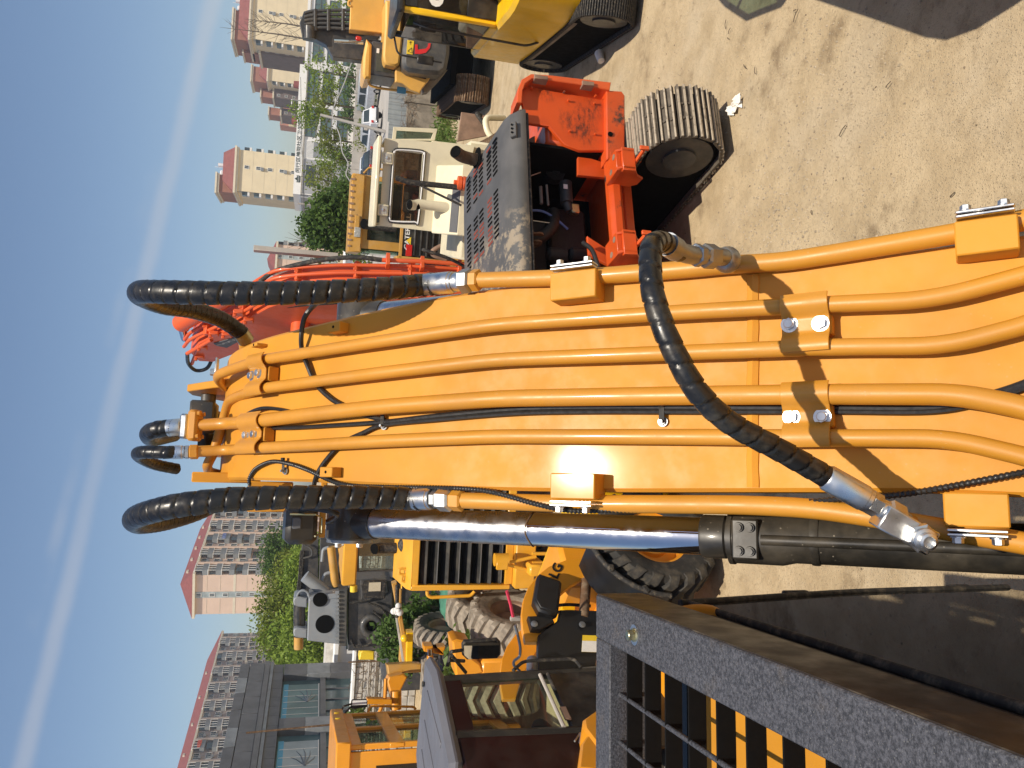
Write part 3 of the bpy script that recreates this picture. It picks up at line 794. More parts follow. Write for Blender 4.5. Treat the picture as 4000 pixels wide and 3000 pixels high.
# ---- boom cylinders either side
CA, CB = V((-.497, 3.467, 4.122)), V((-.480, 1.30, 1.69))
for sx in (-1, 1):
    A, B = V((sx * abs(CA.x) + (-.09 if sx > 0 else 0), CA.y, CA.z)), V((sx * abs(CB.x) + (-.09 if sx > 0 else 0), CB.y, CB.z)); d = (B - A).normalized()
    def along(x, y):
        e, r_ = OWN._rd(x, y); w_ = e - A; a_, b_, c_ = d.dot(d), d.dot(r_), r_.dot(r_); return (d.dot(w_) * c_ - b_ * r_.dot(w_)) / (a_ * c_ - b_ * b_)
    if sx < 0: G0, G1, G2, G3 = along(2746, 2095), along(2845, 2100), along(2872, 2102), along(3095, 2110)
    cy = tag(MB().lathe([(.070, 0), (.073, .008), (.073, G1 - G0 - .006), (.066, G1 - G0), (.066, G1 - G0 + .006), (.090, G1 - G0 + .008), (.090, G2 - G0), (.086, G2 - G0 + .004), (.086, G3 - G0 - .03), (.076, G3 - G0 + .012), (.074, G3 - G0 + .9)], A + d * G0, d, 36).build('boom_cylinder', 'cylinder_black', own))
    GW = along(2085, 2060) if sx < 0 else GW
    MB().cyl(A + d * .1, A + d * GW, .0645, .0645, 32).build('cylinder_rod', 'chrome_dusty', cy)
    MB().cyl(A + d * GW, A + d * (G0 + .03), .064, .064, 32).build('cylinder_rod', 'chrome', cy)
    wp_ = MB(); wp_.tube([A + d * GW + V((math.cos(a) * .066, 0, 0)) + d.cross(V((1, 0, 0))) * math.sin(a) * .066 + d * .006 * math.sin(3 * a) for a in [i * 6.283 / 24 for i in range(25)]], .0025, 6); wp_.build('wiper_wire', 'steel_brown', cy)
    eye = MB(); eye.lathe([(.098, -.075), (.104, -.068), (.104, .066), (.099, .073)], A, V((1, 0, 0)), 36); eye.cyl(A + d * .02, A + d * .14, .09, .07, 28)
    eye.cyl(A - V((.17 * sx, 0, 0)), A - V((.075 * sx, 0, 0)), .075, .075, 24); eye.build('rod_eye', 'cylinder_black', cy)
    cap = MB(); cap.cyl(A + V((.075 * sx, 0, 0)), A + V((.088 * sx, 0, 0)), .098, .098, 28); cp = cap.build('pin_plate', 'zinc_dull', cy)
    for a in (.6, 2.2, 3.9, 5.4):
        q = MB(); hexhead(q, A + V((.088 * sx, math.cos(a) * .06, math.sin(a) * .06)), V((sx, 0, 0)), .015, .014, .02); q.build('bolt', 'zinc', cp)
    nr = d.cross(V((1, 0, 0)));
    if nr.z < 0: nr = -nr
    lat = V((1, 0, 0))
    for i, (al_, lt) in enumerate(((G2 + .03, -.038), (G2 + .065, -.038), (G2 + .03, .038), (G2 + .065, .038))):
        q = MB(); p0 = A + d * al_ + lat * (lt * 1.0) + nr * .093
        q.cyl(p0, p0 + nr * .012, .017, .015, 14); q.cyl(p0 + nr * .012, p0 + nr * .02, .011, .011, 10); q.build('bolt', 'cylinder_black', cy)
    q = MB(); q.box(A + d * (G2 + .048) + nr * .082, (.13, .085, .025), Matrix((lat, d, nr)).transposed(), .006); q.build('port_block', 'cylinder_black', cy)
    q = MB(); q.tube([A + d * (G2 + .1) + nr * .096, A + d * (G2 + .25) + nr * .094, A + d * 2.7 + nr * .088], .017, 12); q.build('oil_pipe', 'cylinder_black', cy)
    for al_ in (G3 + .06,):
        q = MB(); q.lathe([(.079, 0), (.081, .006), (.081, .02), (.079, .026)], A + d * al_, d, 28); q.build('barrel_band', 'cylinder_black', cy)
# ---- work lamp beside the boom
wl = P(1172, 2050, 3.12)
q = MB(); q.box(wl, (.15, .13, .125), Matrix.Rotation(R(8), 3, 'X'), .02); lampo = q.build('work_lamp', 'black_paint', own)
q = MB(); q.box(wl + V((.01, -.072, .012)), (.045, .018, .035), None, .004); q.build('lamp_plug', 'label_grey', lampo)
q = MB(); q.tube([wl + V((.045, -.08, .04)), wl + V((.045, -.085, -.06)), wl + V((.03, -.05, -.085)), wl + V((-.03, -.05, -.085)), wl + V((-.04, -.085, -.06))], .004, 8); q.build('lamp_bracket', 'bolt_yellow', lampo)
q = MB(); q.tube(catmull([wl + V((.06, -.07, .0)), wl + V((.07, -.14, -.05)), wl + V((.05, -.15, -.14)), P(1275, 2040, 3.2), P(1300, 2035, 3.22)], 8), .011, 10); q.build('control_line', 'rubber_hose_small', own)
q = MB(); q.span(wl + V((-.05, -.02, -.1)), wl + V((.2, .02, -.075)), .004); q.build('lamp_shelf', 'boom_paint', own)
# ---- cab: side window, pillars, roof and the slatted roof guard
cab = own
T0 = -.80
q = MB(); q.prism([V((T0 - .012, b, c)) for b, c in ((3.05, 2.70), (3.27, 1.70), (3.36, .75), (.2, .75), (.2, 2.70))], V((.006, 0, 0))); q.build('side_window', 'cab_glass', own)
fp = [V((T0 - .01, b, c)) for b, c in ((3.05, 2.76), (3.075, 2.6), (3.285, 1.70), (3.375, .70))]
MB().tube(catmull(fp, 6), .021, 12).build('window_seal', 'rubber_matte', own)
MB().tube([V((T0 - .008, .2, 2.72)), V((T0 - .008, 3.04, 2.72))], .016, 10).build('window_seal', 'rubber_matte', own)
for zz, yy in ((2.0, 3.235), (.95, 3.36)):
    q = MB(); q.span((T0 - .015, yy + .0, zz), (T0 + .012, yy + .035, zz + .13), .006); q.build('window_latch', 'rubber_matte', own)
for sx, w_ in ((1, 0),):
    q = MB(); q.prism([V((T0 - .016, b, c)) for b, c in ((3.09, 2.74), (3.07, 2.9), (.2, 2.94), (.2, 2.74))], V((-.06, 0, 0)), .006); q.build('roof_rail', 'black_paint', own)
q = MB(); q.prism([V((-1.9, b, c)) for b, c in ((3.1, 2.74), (3.36, 1.7), (3.42, .7), (3.36, .7), (3.3, 1.7), (3.04, 2.74))], V((1.07, 0, 0))); q.build('windscreen', 'cab_glass', own)
q = MB(); q.prism([V((-1.92, b, c)) for b, c in ((3.06, 2.80), (3.27, 1.7), (3.36, .6), (.2, .6), (.2, 2.80))], V((.03, 0, 0)), .004); q.build('cab_side', 'boom_paint', own)
q = MB(); q.span((-1.9, .25, 1.2), (-.84, .3, 2.72)); q.build('cab_rear', 'black_paint', own)
q = MB(); q.span((-1.88, .3, .6), (-.83, 3.2, .95)); q.build('cab_floor', 'black_paint', own)
q = MB(); q.span((-1.65, 1.4, .95), (-1.1, 1.95, 1.45), .05); q.box((-1.38, 1.45, 1.8), (.5, .14, .8), Matrix.Rotation(R(8), 3, 'X'), .05); q.build('seat', 'seat_black', own)
# roof skin under the guard
RF = 2.905
rfr = OWN.pz(2655, 2700, RF).y
rx = [(rfr - .0, RF - .07), (rfr - .03, RF - .02), (rfr - .09, RF), (.1, RF + .02)]
vs = []; 
for yy, zz in rx + [(.1, RF - .12), (rfr - .0, RF - .12)]: vs += [(-1.86, yy, zz), (-.85, yy, zz)]
fs = [(2 * i, 2 * i + 1, 2 * i + 3, 2 * i + 2) for i in range(5)] + [(10, 11, 1, 0), (0, 2, 4, 6, 8, 10), (1, 11, 9, 7, 5, 3)]
MB().add(vs, fs).build('cab_roof', 'boom_paint', own, 60)
ZT = 3.15
cr = OWN.pz(2328, 2322, ZT); ci = OWN.pz(2381, 2518, ZT)
X0, Y0 = cr.x, cr.y; XI, YI = ci.x, ci.y; XL = -1.98; YB = .35
gd = thing('roof_guard', None, None); gd.parent = own
gf = MB()
gz0 = ZT - .20
gf.span((XI, YB, gz0), (X0, Y0, ZT), .005); gf.span((XL, YI, gz0 + .001), (XI + .001, Y0 - .001, ZT - .001), .005)
gf.span((XL, YB, gz0 + .001), (XL + (X0 - XI), Y0 - .002, ZT - .002), .005)
gfo = gf.build('guard_frame', 'guard_coat', gd)
gs = MB(); gs.span((XI + .002, YB, gz0 - .002), (X0 + .003, Y0 + .002, ZT - .008)); gso = gs.build('guard_side_plate', 'guard_side', gd)
ys = [OWN.pz(x, 2700, ZT - .035).y for x in (2447, 2517, 2595, 2685, 2794, 2908, 3050, 3215, 3400, 3620, 3880)]
slat = MB(); slat.box((0, 0, 0), (XI - XL + .01, .007, .062), None, .001); slm = slat.mesh('slat', 'guard_black')
for y_ in ys:
    if y_ > YB: place('slat', slm, gd, ((XI + XL) / 2, y_, ZT - .068))
for px in ((2395, 2697), (2395, 2881)):
    x_ = OWN.pz(px[0], px[1], ZT - .04).x
    for a, b in zip([YI + .01] + ys, ys):
        MB().cyl((x_, a, ZT - .045), (x_, b, ZT - .045), .0085, .0085, 10).build('guard_rod', 'guard_coat', gd)
bc_ = OWN.pz(2480, 2480, ZT)
q = MB(); q.cyl(bc_, bc_ + V((0, 0, .004)), .036, .036, 28); q.build('washer', 'zinc', gd)
q = MB(); hexhead(q, bc_ + V((0, 0, .004)), V((0, 0, 1)), .021, .02, .024); q.build('bolt', 'bolt_yellow', gd)
ed = MB(); ed.tube(catmull([OWN.pxx(2600, 2410, T0 - .03), OWN.pxx(2740, 2400, T0 - .02), OWN.pxx(2830, 2415, T0 - .03)], 5), [.02, .03, .035, .038, .04, .04, .04, .04, .035, .03, .02], 14); ed.build('roof_corner', 'boom_paint', own)
# ---- the house and tracks under us (behind the lens)
q = MB(); q.span((-.75, -3.2, 1.25), (1.45, .55, 2.15), .05); q.build('house', 'boom_paint', own)
q = MB(); q.span((-1.45, -3.2, 1.25), (-.77, .2, 2.05), .05); q.build('side_box', 'boom_paint', own)
q = MB(); q.span((-1.45, -4.0, 1.1), (1.45, -3.22, 2.1), .15); q.build('counterweight', 'counterweight_grey', own)
for sx in (-1, 1):
    q = MB(); o = [(0, .5 + a[0], a[1]) for a in ()]
    pr = [V((sx * 1.25 - .3, -1.2 + 1.75 * math.cos(t_) + (.0), .5 + .48 * math.sin(t_))) for t_ in [i * 6.283 / 20 for i in range(20)]]
    q.prism(pr, V((.6, 0, 0)), .02); q.build('crawler_track', 'steel_shoe', own)
for sx in (-1, 1):
    q = MB(); q.prism([V((sx * .3 - .03, b, c)) for b, c in ((.55, 1.3), (.95, 1.3), (1.0, 1.9), (.6, 2.1))], V((.06, 0, 0)), .004); q.build('boom_foot_plate', 'boom_paint', own)
# ------------------------------------------------------------------ shared machine pieces
def shoe_mesh(w, pitch, mat, name='track_shoe'):
    mb = MB(); mb.box((0, 0, 0), (w, pitch * .93, .022), None, .003)
    for k in (-.36, 0, .36): mb.prism([V((-w / 2, pitch * k - .016, .01)), V((-w / 2, pitch * k - .009, .042)), V((-w / 2, pitch * k + .009, .042)), V((-w / 2, pitch * k + .016, .01))], V((w, 0, 0)))
    return mb.mesh(name, mat)
def bolt_mesh(r, h, mat, n=6, name='bolt'):
    return MB().cyl((0, 0, 0), (0, 0, h), r, r * .95, n).mesh(name, mat)
def crawler(par, X, y0, y1, w, ht, mat='steel_shoe', pitch=.2, frame_mat='dark_machine', bolts=None, sag=.03):
    r = ht / 2 - .045; zc = ht / 2
    a, b = y0 + r + .045, y1 - r - .045
    L1 = b - a; per = 2 * L1 + 2 * math.pi * r; n = int(per / pitch); p = per / n
    me = shoe_mesh(w, p, mat); bm = bolt_mesh(.016, .016, mat) if bolts else None
    tr = thing('crawler_track', None, None); tr.parent = par
    def pt(d):
        d %= per
        if d < L1: return V((X, a + d, zc - r)), -math.pi
        d -= L1
        if d < math.pi * r: t = d / r; return V((X, b + math.sin(t) * r, zc - math.cos(t) * r)), -math.pi + t
        d -= math.pi * r
        if d < L1: return V((X, b - d, zc + r - sag * math.sin(math.pi * d / L1))), 0.0
        d -= L1; t = d / r; return V((X, a - math.sin(t) * r, zc + math.cos(t) * r)), t
    for i in range(n):
        q, ang = pt(i * p)
        o = place('track_shoe', me, tr, q, (ang, 0, 0))
        if bolts and q.y < a + .05:
            up = Matrix.Rotation(ang, 3, 'X') @ V((0, 0, 1)); al = Matrix.Rotation(ang, 3, 'X') @ V((0, 1, 0))
            for sx in (-1, 1):
                for sy in (-1, 1): place('bolt', bm, o, V((sx * w * .14, sy * p * .2, .012)))
    st = MB()
    prof = [V((X - w * .4, a + math.cos(t) * (r - .02), zc + math.sin(t) * (r - .02))) for t in [math.pi / 2 + i * math.pi / 10 for i in range(11)]] + [V((X - w * .4, b + math.cos(t) * (r - .02), zc + math.sin(t) * (r - .02))) for t in [-math.pi / 2 + i * math.pi / 10 for i in range(11)]]
    st.prism(prof, V((w * .8, 0, 0))); st.build('chain_links', 'interior_black', tr)
    fr_ = MB(); fr_.span((X - w * .3, a + r * .4, zc - r * .55), (X + w * .3, b - r * .4, zc + r * .45), .03); fr_.build('track_frame', frame_mat, tr)
    for yy in (a, b):
        q = MB(); q.cyl((X - w * .43, yy, zc), (X + w * .43, yy, zc), r * .84, r * .84, 28)
        q.cyl((X - w * .47, yy, zc), (X + w * .47, yy, zc), r * .42, r * .38, 20); q.build('sprocket', frame_mat, tr)
    return tr
def tyre(par, c, ax, rad, w, rim, nl=20, mat='tyre_dark', lugmat=None, rimmat='loader_paint', chev=.10):
    c, ax = V(c), V(ax).normalized(); h = w / 2
    ty = MB().lathe([(rim, -h * .72), (rim * 1.12, -h * .9), (rad * .78, -h * 1.0), (rad * .9, -h * .98), (rad * .935, -h * .84), (rad * .94, 0), (rad * .935, h * .84), (rad * .9, h * .98), (rad * .78, h), (rim * 1.12, h * .9), (rim, h * .72)], c, ax, 40, False).build('tyre', mat, par)
    l = MB(); d = rad * .085; t = 2 * math.pi * rad / nl * .29
    pts = [(-h * 1.0, -chev, -.07 * rad), (-h * .9, -chev * .9, 0), (0, chev * .5, .012), (h * .0 + .02, chev * .5, .012)]
    def bar(x0, y0, x1, y1, z0, z1):
        l.add([(x0, y0 - t, z0 - d), (x0, y0 + t, z0 - d), (x0, y0 + t * .75, z0), (x0, y0 - t * .75, z0), (x1, y1 - t, z1 - d), (x1, y1 + t, z1 - d), (x1, y1 + t * .75, z1), (x1, y1 - t * .75, z1)], [(0, 3, 2, 1), (4, 5, 6, 7), (0, 4, 7, 3), (1, 2, 6, 5), (3, 7, 6, 2), (0, 1, 5, 4)])
    bar(-h * 1.02, -chev, -h * .86, -chev * .8, -.10 * rad, 0); bar(-h * .86, -chev * .8, 0, chev * .35, 0, .015); 
    bar(0, chev * .35, h * .86, -chev * .8, .015, 0); bar(h * .86, -chev * .8, h * 1.02, -chev, 0, -.10 * rad)
    lm = l.mesh('tread_lug', lugmat or mat)
    z = ax; x = z.orthogonal().normalized(); y = z.cross(x)
    for i in range(nl):
        a = 2 * math.pi * i / nl; out = x * math.cos(a) + y * math.sin(a); tan = ax.cross(out)
        m = Matrix((ax, -tan, out)).transposed() if False else Matrix((ax, out.cross(ax), out)).transposed()
        place('tread_lug', lm, ty, c + out * rad, m)
    MB().lathe([(rim * 1.02, -h * .74), (rim * 1.04, -h * .66), (rim * .9, -h * .6), (rim * .84, -h * .1), (rim * .84, h * .1), (rim * .9, h * .6), (rim * 1.04, h * .66), (rim * 1.02, h * .74)], c, ax, 32, False).build('rim', rimmat, ty)
    hb = MB(); hb.lathe([(rim * .84, h * .05), (rim * .5, h * .12), (rim * .45, h * .3), (rim * .3, h * .32), (.01, h * .33)], c, ax, 24, False); hb.lathe([(rim * .84, -h * .05), (rim * .5, -h * .12), (rim * .45, -h * .3), (rim * .3, -h * .32), (.01, -h * .33)], c, ax, 24, False); hb.build('hub', rimmat, ty)
    return ty

# ------------------------------------------------------------------ red excavator, counterweight off
RED = Fr(1.37, 10.36, R(19))
red = thing('excavator', 'red excavator with its engine bay open and a dark grey slotted hood', 'excavator', RED)
z3 = lambda a, b: (1800 + a * .663, b * .663)
z2 = lambda a, b: (1300 + a * .603, b * .603)
def rpy(f, *pts, fn=z3): return [RED.py(*fn(*p), f) for p in pts]
# hood
HX0, HX1 = -1.42, .97
hp = [(-2.40, 2.17), (-2.455, 2.19), (-2.47, 2.24), (-2.45, 2.31), (-2.39, 2.37), (-2.28, 2.415), (-1.05, 2.62), (-.98, 2.60), (-1.0, 2.2), (-1.1, 2.18)]
vs = []; n = len(hp)
for x, k in ((HX0, 0), (HX0 + .04, 1), (.62, 1), (HX1 - .05, .93), (HX1, .55)):
    for y, z in hp: vs.append((x, -1.9 + (y + 1.9) * (.94 + .06 * k), 2.17 + (z - 2.17) * k if k < 1 else z))
fs = []
for j in range(4):
    for i in range(n): fs.append((j * n + i, j * n + (i + 1) % n, j * n + n + (i + 1) % n, j * n + n + i))
fs += [tuple(range(n))[::-1], tuple(range(4 * n, 5 * n))]
mbh = MB().add(vs, fs)
# grey hood with caked mud
t = NT('hood_mud')
c = t.mix(t.ramp(t.noise(3, 5), .35, .7), (.075, .073, .07), (.11, .105, .10))
v_ = t.vec()
sx_ = t.n.new('ShaderNodeSeparateXYZ'); t.l.new(v_, sx_.inputs[0])
left = t.ramp(sx_.outputs[0], -.15, -.55)
c = t.mix(t.math('MULTIPLY', t.ramp(t.noise(5.5, 8, .7), .47, .56), left), c, (.29, .235, .165))
c = t.mix(t.ramp(t.voro(60), .08, .13, .3, 0), c, (.3, .25, .18))
t.fin(c, .55, 0, t.bump(t.noise(60, 4), .15, .003))
hood = mbh.build('engine_hood', 'hood_mud', red, 50)
MB().tube([V((HX0, -2.43, 2.165)), V((HX1 - .03, -2.42, 2.165))], .018, 8).build('hood_seal', 'rubber_matte', hood)
plain('slot_red', (.22, .045, .025), .7, 0, .3, 20, .1)
# slots: the hood slopes by this angle
ha = math.atan2(2.62 - 2.415, -1.05 + 2.28)
hrot = Matrix.Rotation(ha, 3, 'X')
sl_ = MB(); sl_.prism([V((math.cos(a) * .0165, math.sin(a) * .0165 + (.05 if math.sin(a) > 0 else -.05), 0)) for a in [i * 6.283 / 12 for i in range(12)]], V((0, 0, .003))); slm_ = sl_.mesh('vent_slot', 'interior_black'); slr = sl_.mesh('vent_slot', 'slot_red')
for row, yy in enumerate((-2.05, -1.87, -1.62, -1.44, -1.22)):
    for i in range(22):
        xx = .80 - i * .062
        if 8 <= i <= 10 or xx < -.5: continue
        zz = 2.415 + (yy + 2.28) * math.tan(ha)
        place('vent_slot', slr if (random.random() < .28 and row in (1, 2, 3)) else slm_, hood, V((xx, yy, zz + .0005)), hrot)
ex = RED.py(*z2(830, 1030), -1.5)
MB().tube(catmull([V((ex.x + .03, -1.5, 2.45)), V((ex.x + .02, -1.5, 2.6)), V((ex.x + .0, -1.56, 2.74)), V((ex.x - .02, -1.66, 2.84))], 5), .075, 20, False).build('exhaust_pipe', 'steel_brown', red)
MB().tube(catmull([V((ex.x + .03, -1.5, 2.5)), V((ex.x + .02, -1.5, 2.6)), V((ex.x + .0, -1.56, 2.74)), V((ex.x - .02, -1.655, 2.835))], 5), .07, 20, True).build('exhaust_bore', 'interior_black', red)
MB().lathe([(.13, 0), (.13, .004)], V((ex.x + .03, -1.52, 2.545)), hrot @ V((0, 0, 1)), 24).build('exhaust_cutout', 'interior_black', hood)
lt = RED.py(2008, 505, -2.47)
q = MB(); q.box((lt.x, -2.455, 2.335), (.19, .05, .075), Matrix.Rotation(R(-35), 3, 'X'), .006); lb = q.build('hood_latch', 'grey_hood', hood)
for i in (-1, 0, 1): place('bolt', bolt_mesh(.012, .008, 'interior_black', 10), lb, V((lt.x + i * .05, -2.478, 2.362)), Matrix.Rotation(R(55), 3, 'X'))
# rear panel, flange, lower frame
pan = rpy(-2.36, (365, 620), (340, 560), (392, 505), (530, 535), (852, 590), (852, 885), (700, 885), (610, 850), (520, 742), (372, 720))
pz_ = MB().prism(pan, V((0, .05, 0)), .006).build('rear_panel', 'red_panel', red)
out = rpy(-2.36, (315, 640), (322, 560), (345, 505), (400, 472), (520, 480), (690, 500), (866, 520), (858, 566), (690, 535), (525, 512), (405, 500), (365, 530), (350, 570), (345, 640))
MB().prism([V((p.x, -2.47, p.z)) for p in out], V((0, .32, 0)), .008).build('door_flange', 'red_boom', red)
inn = rpy(-2.36, (352, 640), (358, 560), (400, 503), (525, 516), (845, 570), (845, 590), (530, 538), (395, 512), (366, 560))
for a, b in (((420, 470), (500, 505)), ((700, 505), (770, 540))):
    p0, p1 = RED.py(*z3(*a), -2.4), RED.py(*z3(*b), -2.4)
    q = MB(); q.span((p0.x - .0, -2.5, p0.z), (p1.x, -2.40, p1.z), .005); q.build('hinge', 'rust_plate', red)
MB().prism(rpy(-2.44, (856, 528), (950, 535), (968, 560), (968, 940), (860, 940)), V((0, .2, 0)), .015).build('frame_box', 'red_paint_worn', red)
MB().lathe([(.03, 0), (.03, .012)], RED.py(*z3(882, 788), -2.455), V((0, 1, 0)), 16).build('hole', 'interior_black', red)
for a, b in ((605, 547), (632, 595), (640, 775), (790, 793), (790, 570), (785, 612), (415, 523)):
    p = RED.py(*z3(a, b), -2.37); q = MB(); q.cyl(p, p - V((0, .03, 0)), .013, .013, 8); q.build('stud', 'red_paint', pz_)
b0, b1 = RED.py(*z3(915, 900), -2.38), RED.py(*z3(918, 1640), -2.38)
q = MB(); q.box(((b0.x + b1.x) / 2 - .5, -2.36, (b0.z + b1.z) / 2), (abs(b0.x - b1.x) + 1.0, .17, .165), None, .045); q.build('cross_beam', 'red_paint_worn', red)
q = MB(); q.box(((b0.x + b1.x) / 2 - .3, -2.36, b0.z + .083), (.95, .075, .006), None, .002); q.build('worn_patch', 'steel_brown', red)
for a, b in ((930, 1015), (935, 1495)):
    p = RED.py(*z3(a, b), -2.5)
    q = MB(); o = [(-.30, .05), (-.26, .12), (.04, .12), (.04, -.14), (-.02, -.22), (-.14, -.24), (-.18, -.16), (-.30, -.08)]
    for sx in (-.12, .10): q.prism([V((p.x + sx, -2.46 + y, p.z + z)) for y, z in o], V((.03, 0, 0)), .004)
    q.span((p.x - .14, -2.76, p.z - .09), (p.x + .15, -2.70, p.z + .06), .005); q.span((p.x - .125, -2.72, p.z + .06), (p.x + .135, -2.4, p.z + .118), .006)
    br = q.build('mounting_bracket', 'red_paint', red)
    for sx, zz in ((-.06, .0), (.07, .02)):
        q = MB(); q.lathe([(.034, 0), (.034, .006), (.02, .007), (.02, .002)], (p.x + sx, -2.75, p.z + .119), V((0, 0, 1)), 16) if False else q.lathe([(.034, 0), (.034, .005)], (p.x + sx, -2.56 - .1 * (sx > 0), p.z + .1175), V((0, 0, 1)), 16); q.build('pad', 'rust_plate', br)
    q = MB(); q.span((p.x - .02, -2.98, p.z - .12), (p.x + .02, -2.70, p.z - .095), .003); q.box((p.x, -2.98, p.z - .1), (.045, .03, .1), None, .004); q.build('tongue', 'red_boom', br)
for pts in (((690, 905), (850, 960), (850, 1045), (690, 1030)), ((745, 1390), (870, 1470), (870, 1560), (755, 1500))):
    MB().prism(rpy(-2.2, *pts), V((0, .05, 0)), .005).build('engine_mount_plate', 'red_paint', red)
# engine bay
q = MB(); q.span((-1.4, -1.25, .95), (.66, -1.2, 2.2)); q.build('bay_wall', 'interior_black', red)
for b_ in (((.62, -2.3, 1.25), (.66, -1.25, 2.2)), ((-1.42, -2.3, .95), (-1.38, -1.25, 2.2))): MB().span(*b_).build('bay_side', 'interior_black', red)
q = MB(); q.span((-.85, -1.68, 1.25), (.25, -1.3, 1.72), .03); q.span((-.7, -1.62, 1.72), (.1, -1.35, 1.98), .04); eng = q.build('engine', 'engine_black', red)
for a, b, r_, w_, m_ in ((470, 870, .17, .05, 'engine_black'), (640, 950, .09, .05, 'zinc_dull'), (560, 1010, .12, .1, 'engine_black')):
    p = RED.py(*z3(a, b), -1.85); q = MB(); q.cyl(p, p + V((0, w_, 0)), r_, r_, 28); q.cyl(p - V((0, .03, 0)), p, r_ * .4, r_ * .4, 16); q.build('pulley', m_, eng)
p = RED.py(*z3(620, 1130), -1.9); q = MB(); q.cyl(p + V((.12, 0, 0)), p - V((.16, 0, 0)), .075, .075, 20); q.cyl(p - V((.16, 0, 0)), p - V((.26, 0, .03)), .055, .05, 18); q.build('starter_motor', 'engine_grey', eng)
q = MB(); q.box(p + V((.02, -.075, .03)), (.06, .006, .05)); q.build('maker_plate', 'sign_white', eng)
p = RED.py(*z3(670, 1235), -1.9); q = MB(); q.box(p, (.12, .08, .1), None, .01); q.build('solenoid', 'bolt_yellow', eng)
P_ = lambda a, b, f: RED.py(*z3(a, b), f)
for pts, r_, m_ in (([(395, 1240, -1.9), (480, 1245, -1.9), (560, 1290, -1.9), (630, 1350, -1.85)], .014, 'cloth_blue'), ([(390, 1395, -1.9), (470, 1400, -1.9), (540, 1330, -1.9), (548, 1250, -1.8)], .07, 'engine_black'), ([(720, 1430, -2.3), (770, 1470, -2.38), (800, 1540, -2.42), (830, 1640, -2.45)], .026, 'rubber_hose_small'), ([(395, 1295, -1.95), (530, 1315, -1.95)], .006, 'zinc'), ([(400, 1040, -1.9), (470, 1015, -1.9)], .006, 'zinc'), ([(470, 1100, -1.6), (475, 1200, -1.6)], .02, 'concrete'), ([(505, 1090, -1.7), (515, 1210, -1.7)], .014, 'concrete')):
    MB().tube(catmull([P_(*p) for p in pts], 6), r_, 12).build('engine_hose' if r_ < .05 else 'intake_pipe', m_, eng)
for a, b in ((520, 1500), (650, 1500)):
    p = P_(a, b, -1.85); q = MB(); q.cyl(p, p - V((0, 0, .2)), .085, .085, 20); q.cyl(p + V((0, 0, .03)), p, .06, .085, 20); q.build('filter', 'engine_black', eng)
for i, (a, b) in enumerate(((415, 1395), (450, 1395), (440, 1440))):
    p = P_(a, b, -1.95); q = MB(); q.lathe([(.078, 0), (.078, .02)], p, V((1, 0, .1)), 20); q.build('hose_clamp', 'steel_brown', eng)
# slewing frame, undercarriage, tracks
q = MB(); q.span((-1.42, -2.3, .9), (1.45, 2.2, 1.02), .02); q.build('deck', 'red_paint', red)
q = MB(); q.span((.7, -2.28, 1.02), (1.46, 1.6, 1.9), .04); q.build('pump_housing', 'red_paint', red)
q = MB(); q.cyl((-.2, 0, .55), (-.2, 0, .9), .75, .75, 32); q.span((-1.5, -1.0, .35), (.8, 1.0, .7), .05); q.build('undercarriage', 'dark_machine', red)
crawler(red, .68, -3.2, 1.9, .66, .98, bolts=True)
crawler(red, -1.62, -3.05, 1.9, .68, .98)
# boom of the red excavator with pipes
side = [(.1, 1.9), (-.12, 2.4), (-.08, 3.0), (.0, 3.6), (.1, 4.1), (.33, 4.7), (.62, 4.98), (1.36, 5.45), (2.17, 6.03), (2.6, 6.2), (2.95, 6.12), (2.95, 5.9), (2.17, 5.27), (1.49, 4.55), (1.05, 4.0), (.86, 3.1), (.62, 1.9)]
MB().prism([V((-.34, y, z)) for y, z in side], V((.46, 0, 0)), .012).build('boom', 'red_boom', red)
q = MB(); q.prism([V((-.12, y, z)) for y, z in ((2.7, 6.1), (2.95, 6.1), (3.9, 2.7), (3.65, 2.6))], V((.24, 0, 0)), .01); q.build('arm', 'red_boom', red)
z_b = lambda a, b: (700 + a * .3316, 900 + b * .3316)
pl = [RED.pxx(*z_b(*p), -.355) for p in ((405, 1335), (660, 1262), (705, 1262), (700, 1310), (560, 1385), (440, 1360))]
MB().prism(pl, V((.012, 0, 0))).build('name_plate', 'label_grey', red)
t0, t1 = RED.pxx(*z_b(525, 1352), -.359), RED.pxx(*z_b(705, 1290), -.359)
fit_text('lettering', 'DOOSAN', 'ink_white', red, RED.pxx(*z_b(510, 1345), -.3585) + V((-.003, 0, 0)), -(t1 - t0).normalized() * -1 if False else (t0 - t1).normalized() * -1, V((0, .45, .9)), .11, .62, -.004)
for xx, off in ((.07, .03), (-.04, .03), (-.17, .03), (-.29, .03)):
    pth = [V((xx, y - off * 1.2 + .0, z + off)) for y, z in ((-.18, 2.2), (-.17, 2.6), (-.13, 3.1), (-.04, 3.65), (.06, 4.15), (.29, 4.76), (.58, 5.04), (1.33, 5.5), (2.1, 6.07), (2.5, 6.25))]
    pp = MB().tube(catmull(pth, 5), .026, 10).build('hydraulic_pipe', 'red_boom', red)
for yy, zz in ((-.2, 2.45), (-.15, 3.15), (-.02, 3.85), (.2, 4.6), (.95, 5.33), (1.75, 5.88)):
    for xs in ((.015), (-.23)):
        q = MB(); q.box((xs, yy, zz), (.24, .09, .06), Matrix.Rotation(R(-60 if yy < .5 else 35), 3, 'X'), .01); q.box((xs, yy - .03, zz + .03), (.04, .03, .05), None, .004); q.build('pipe_clamp', 'red_boom', red)
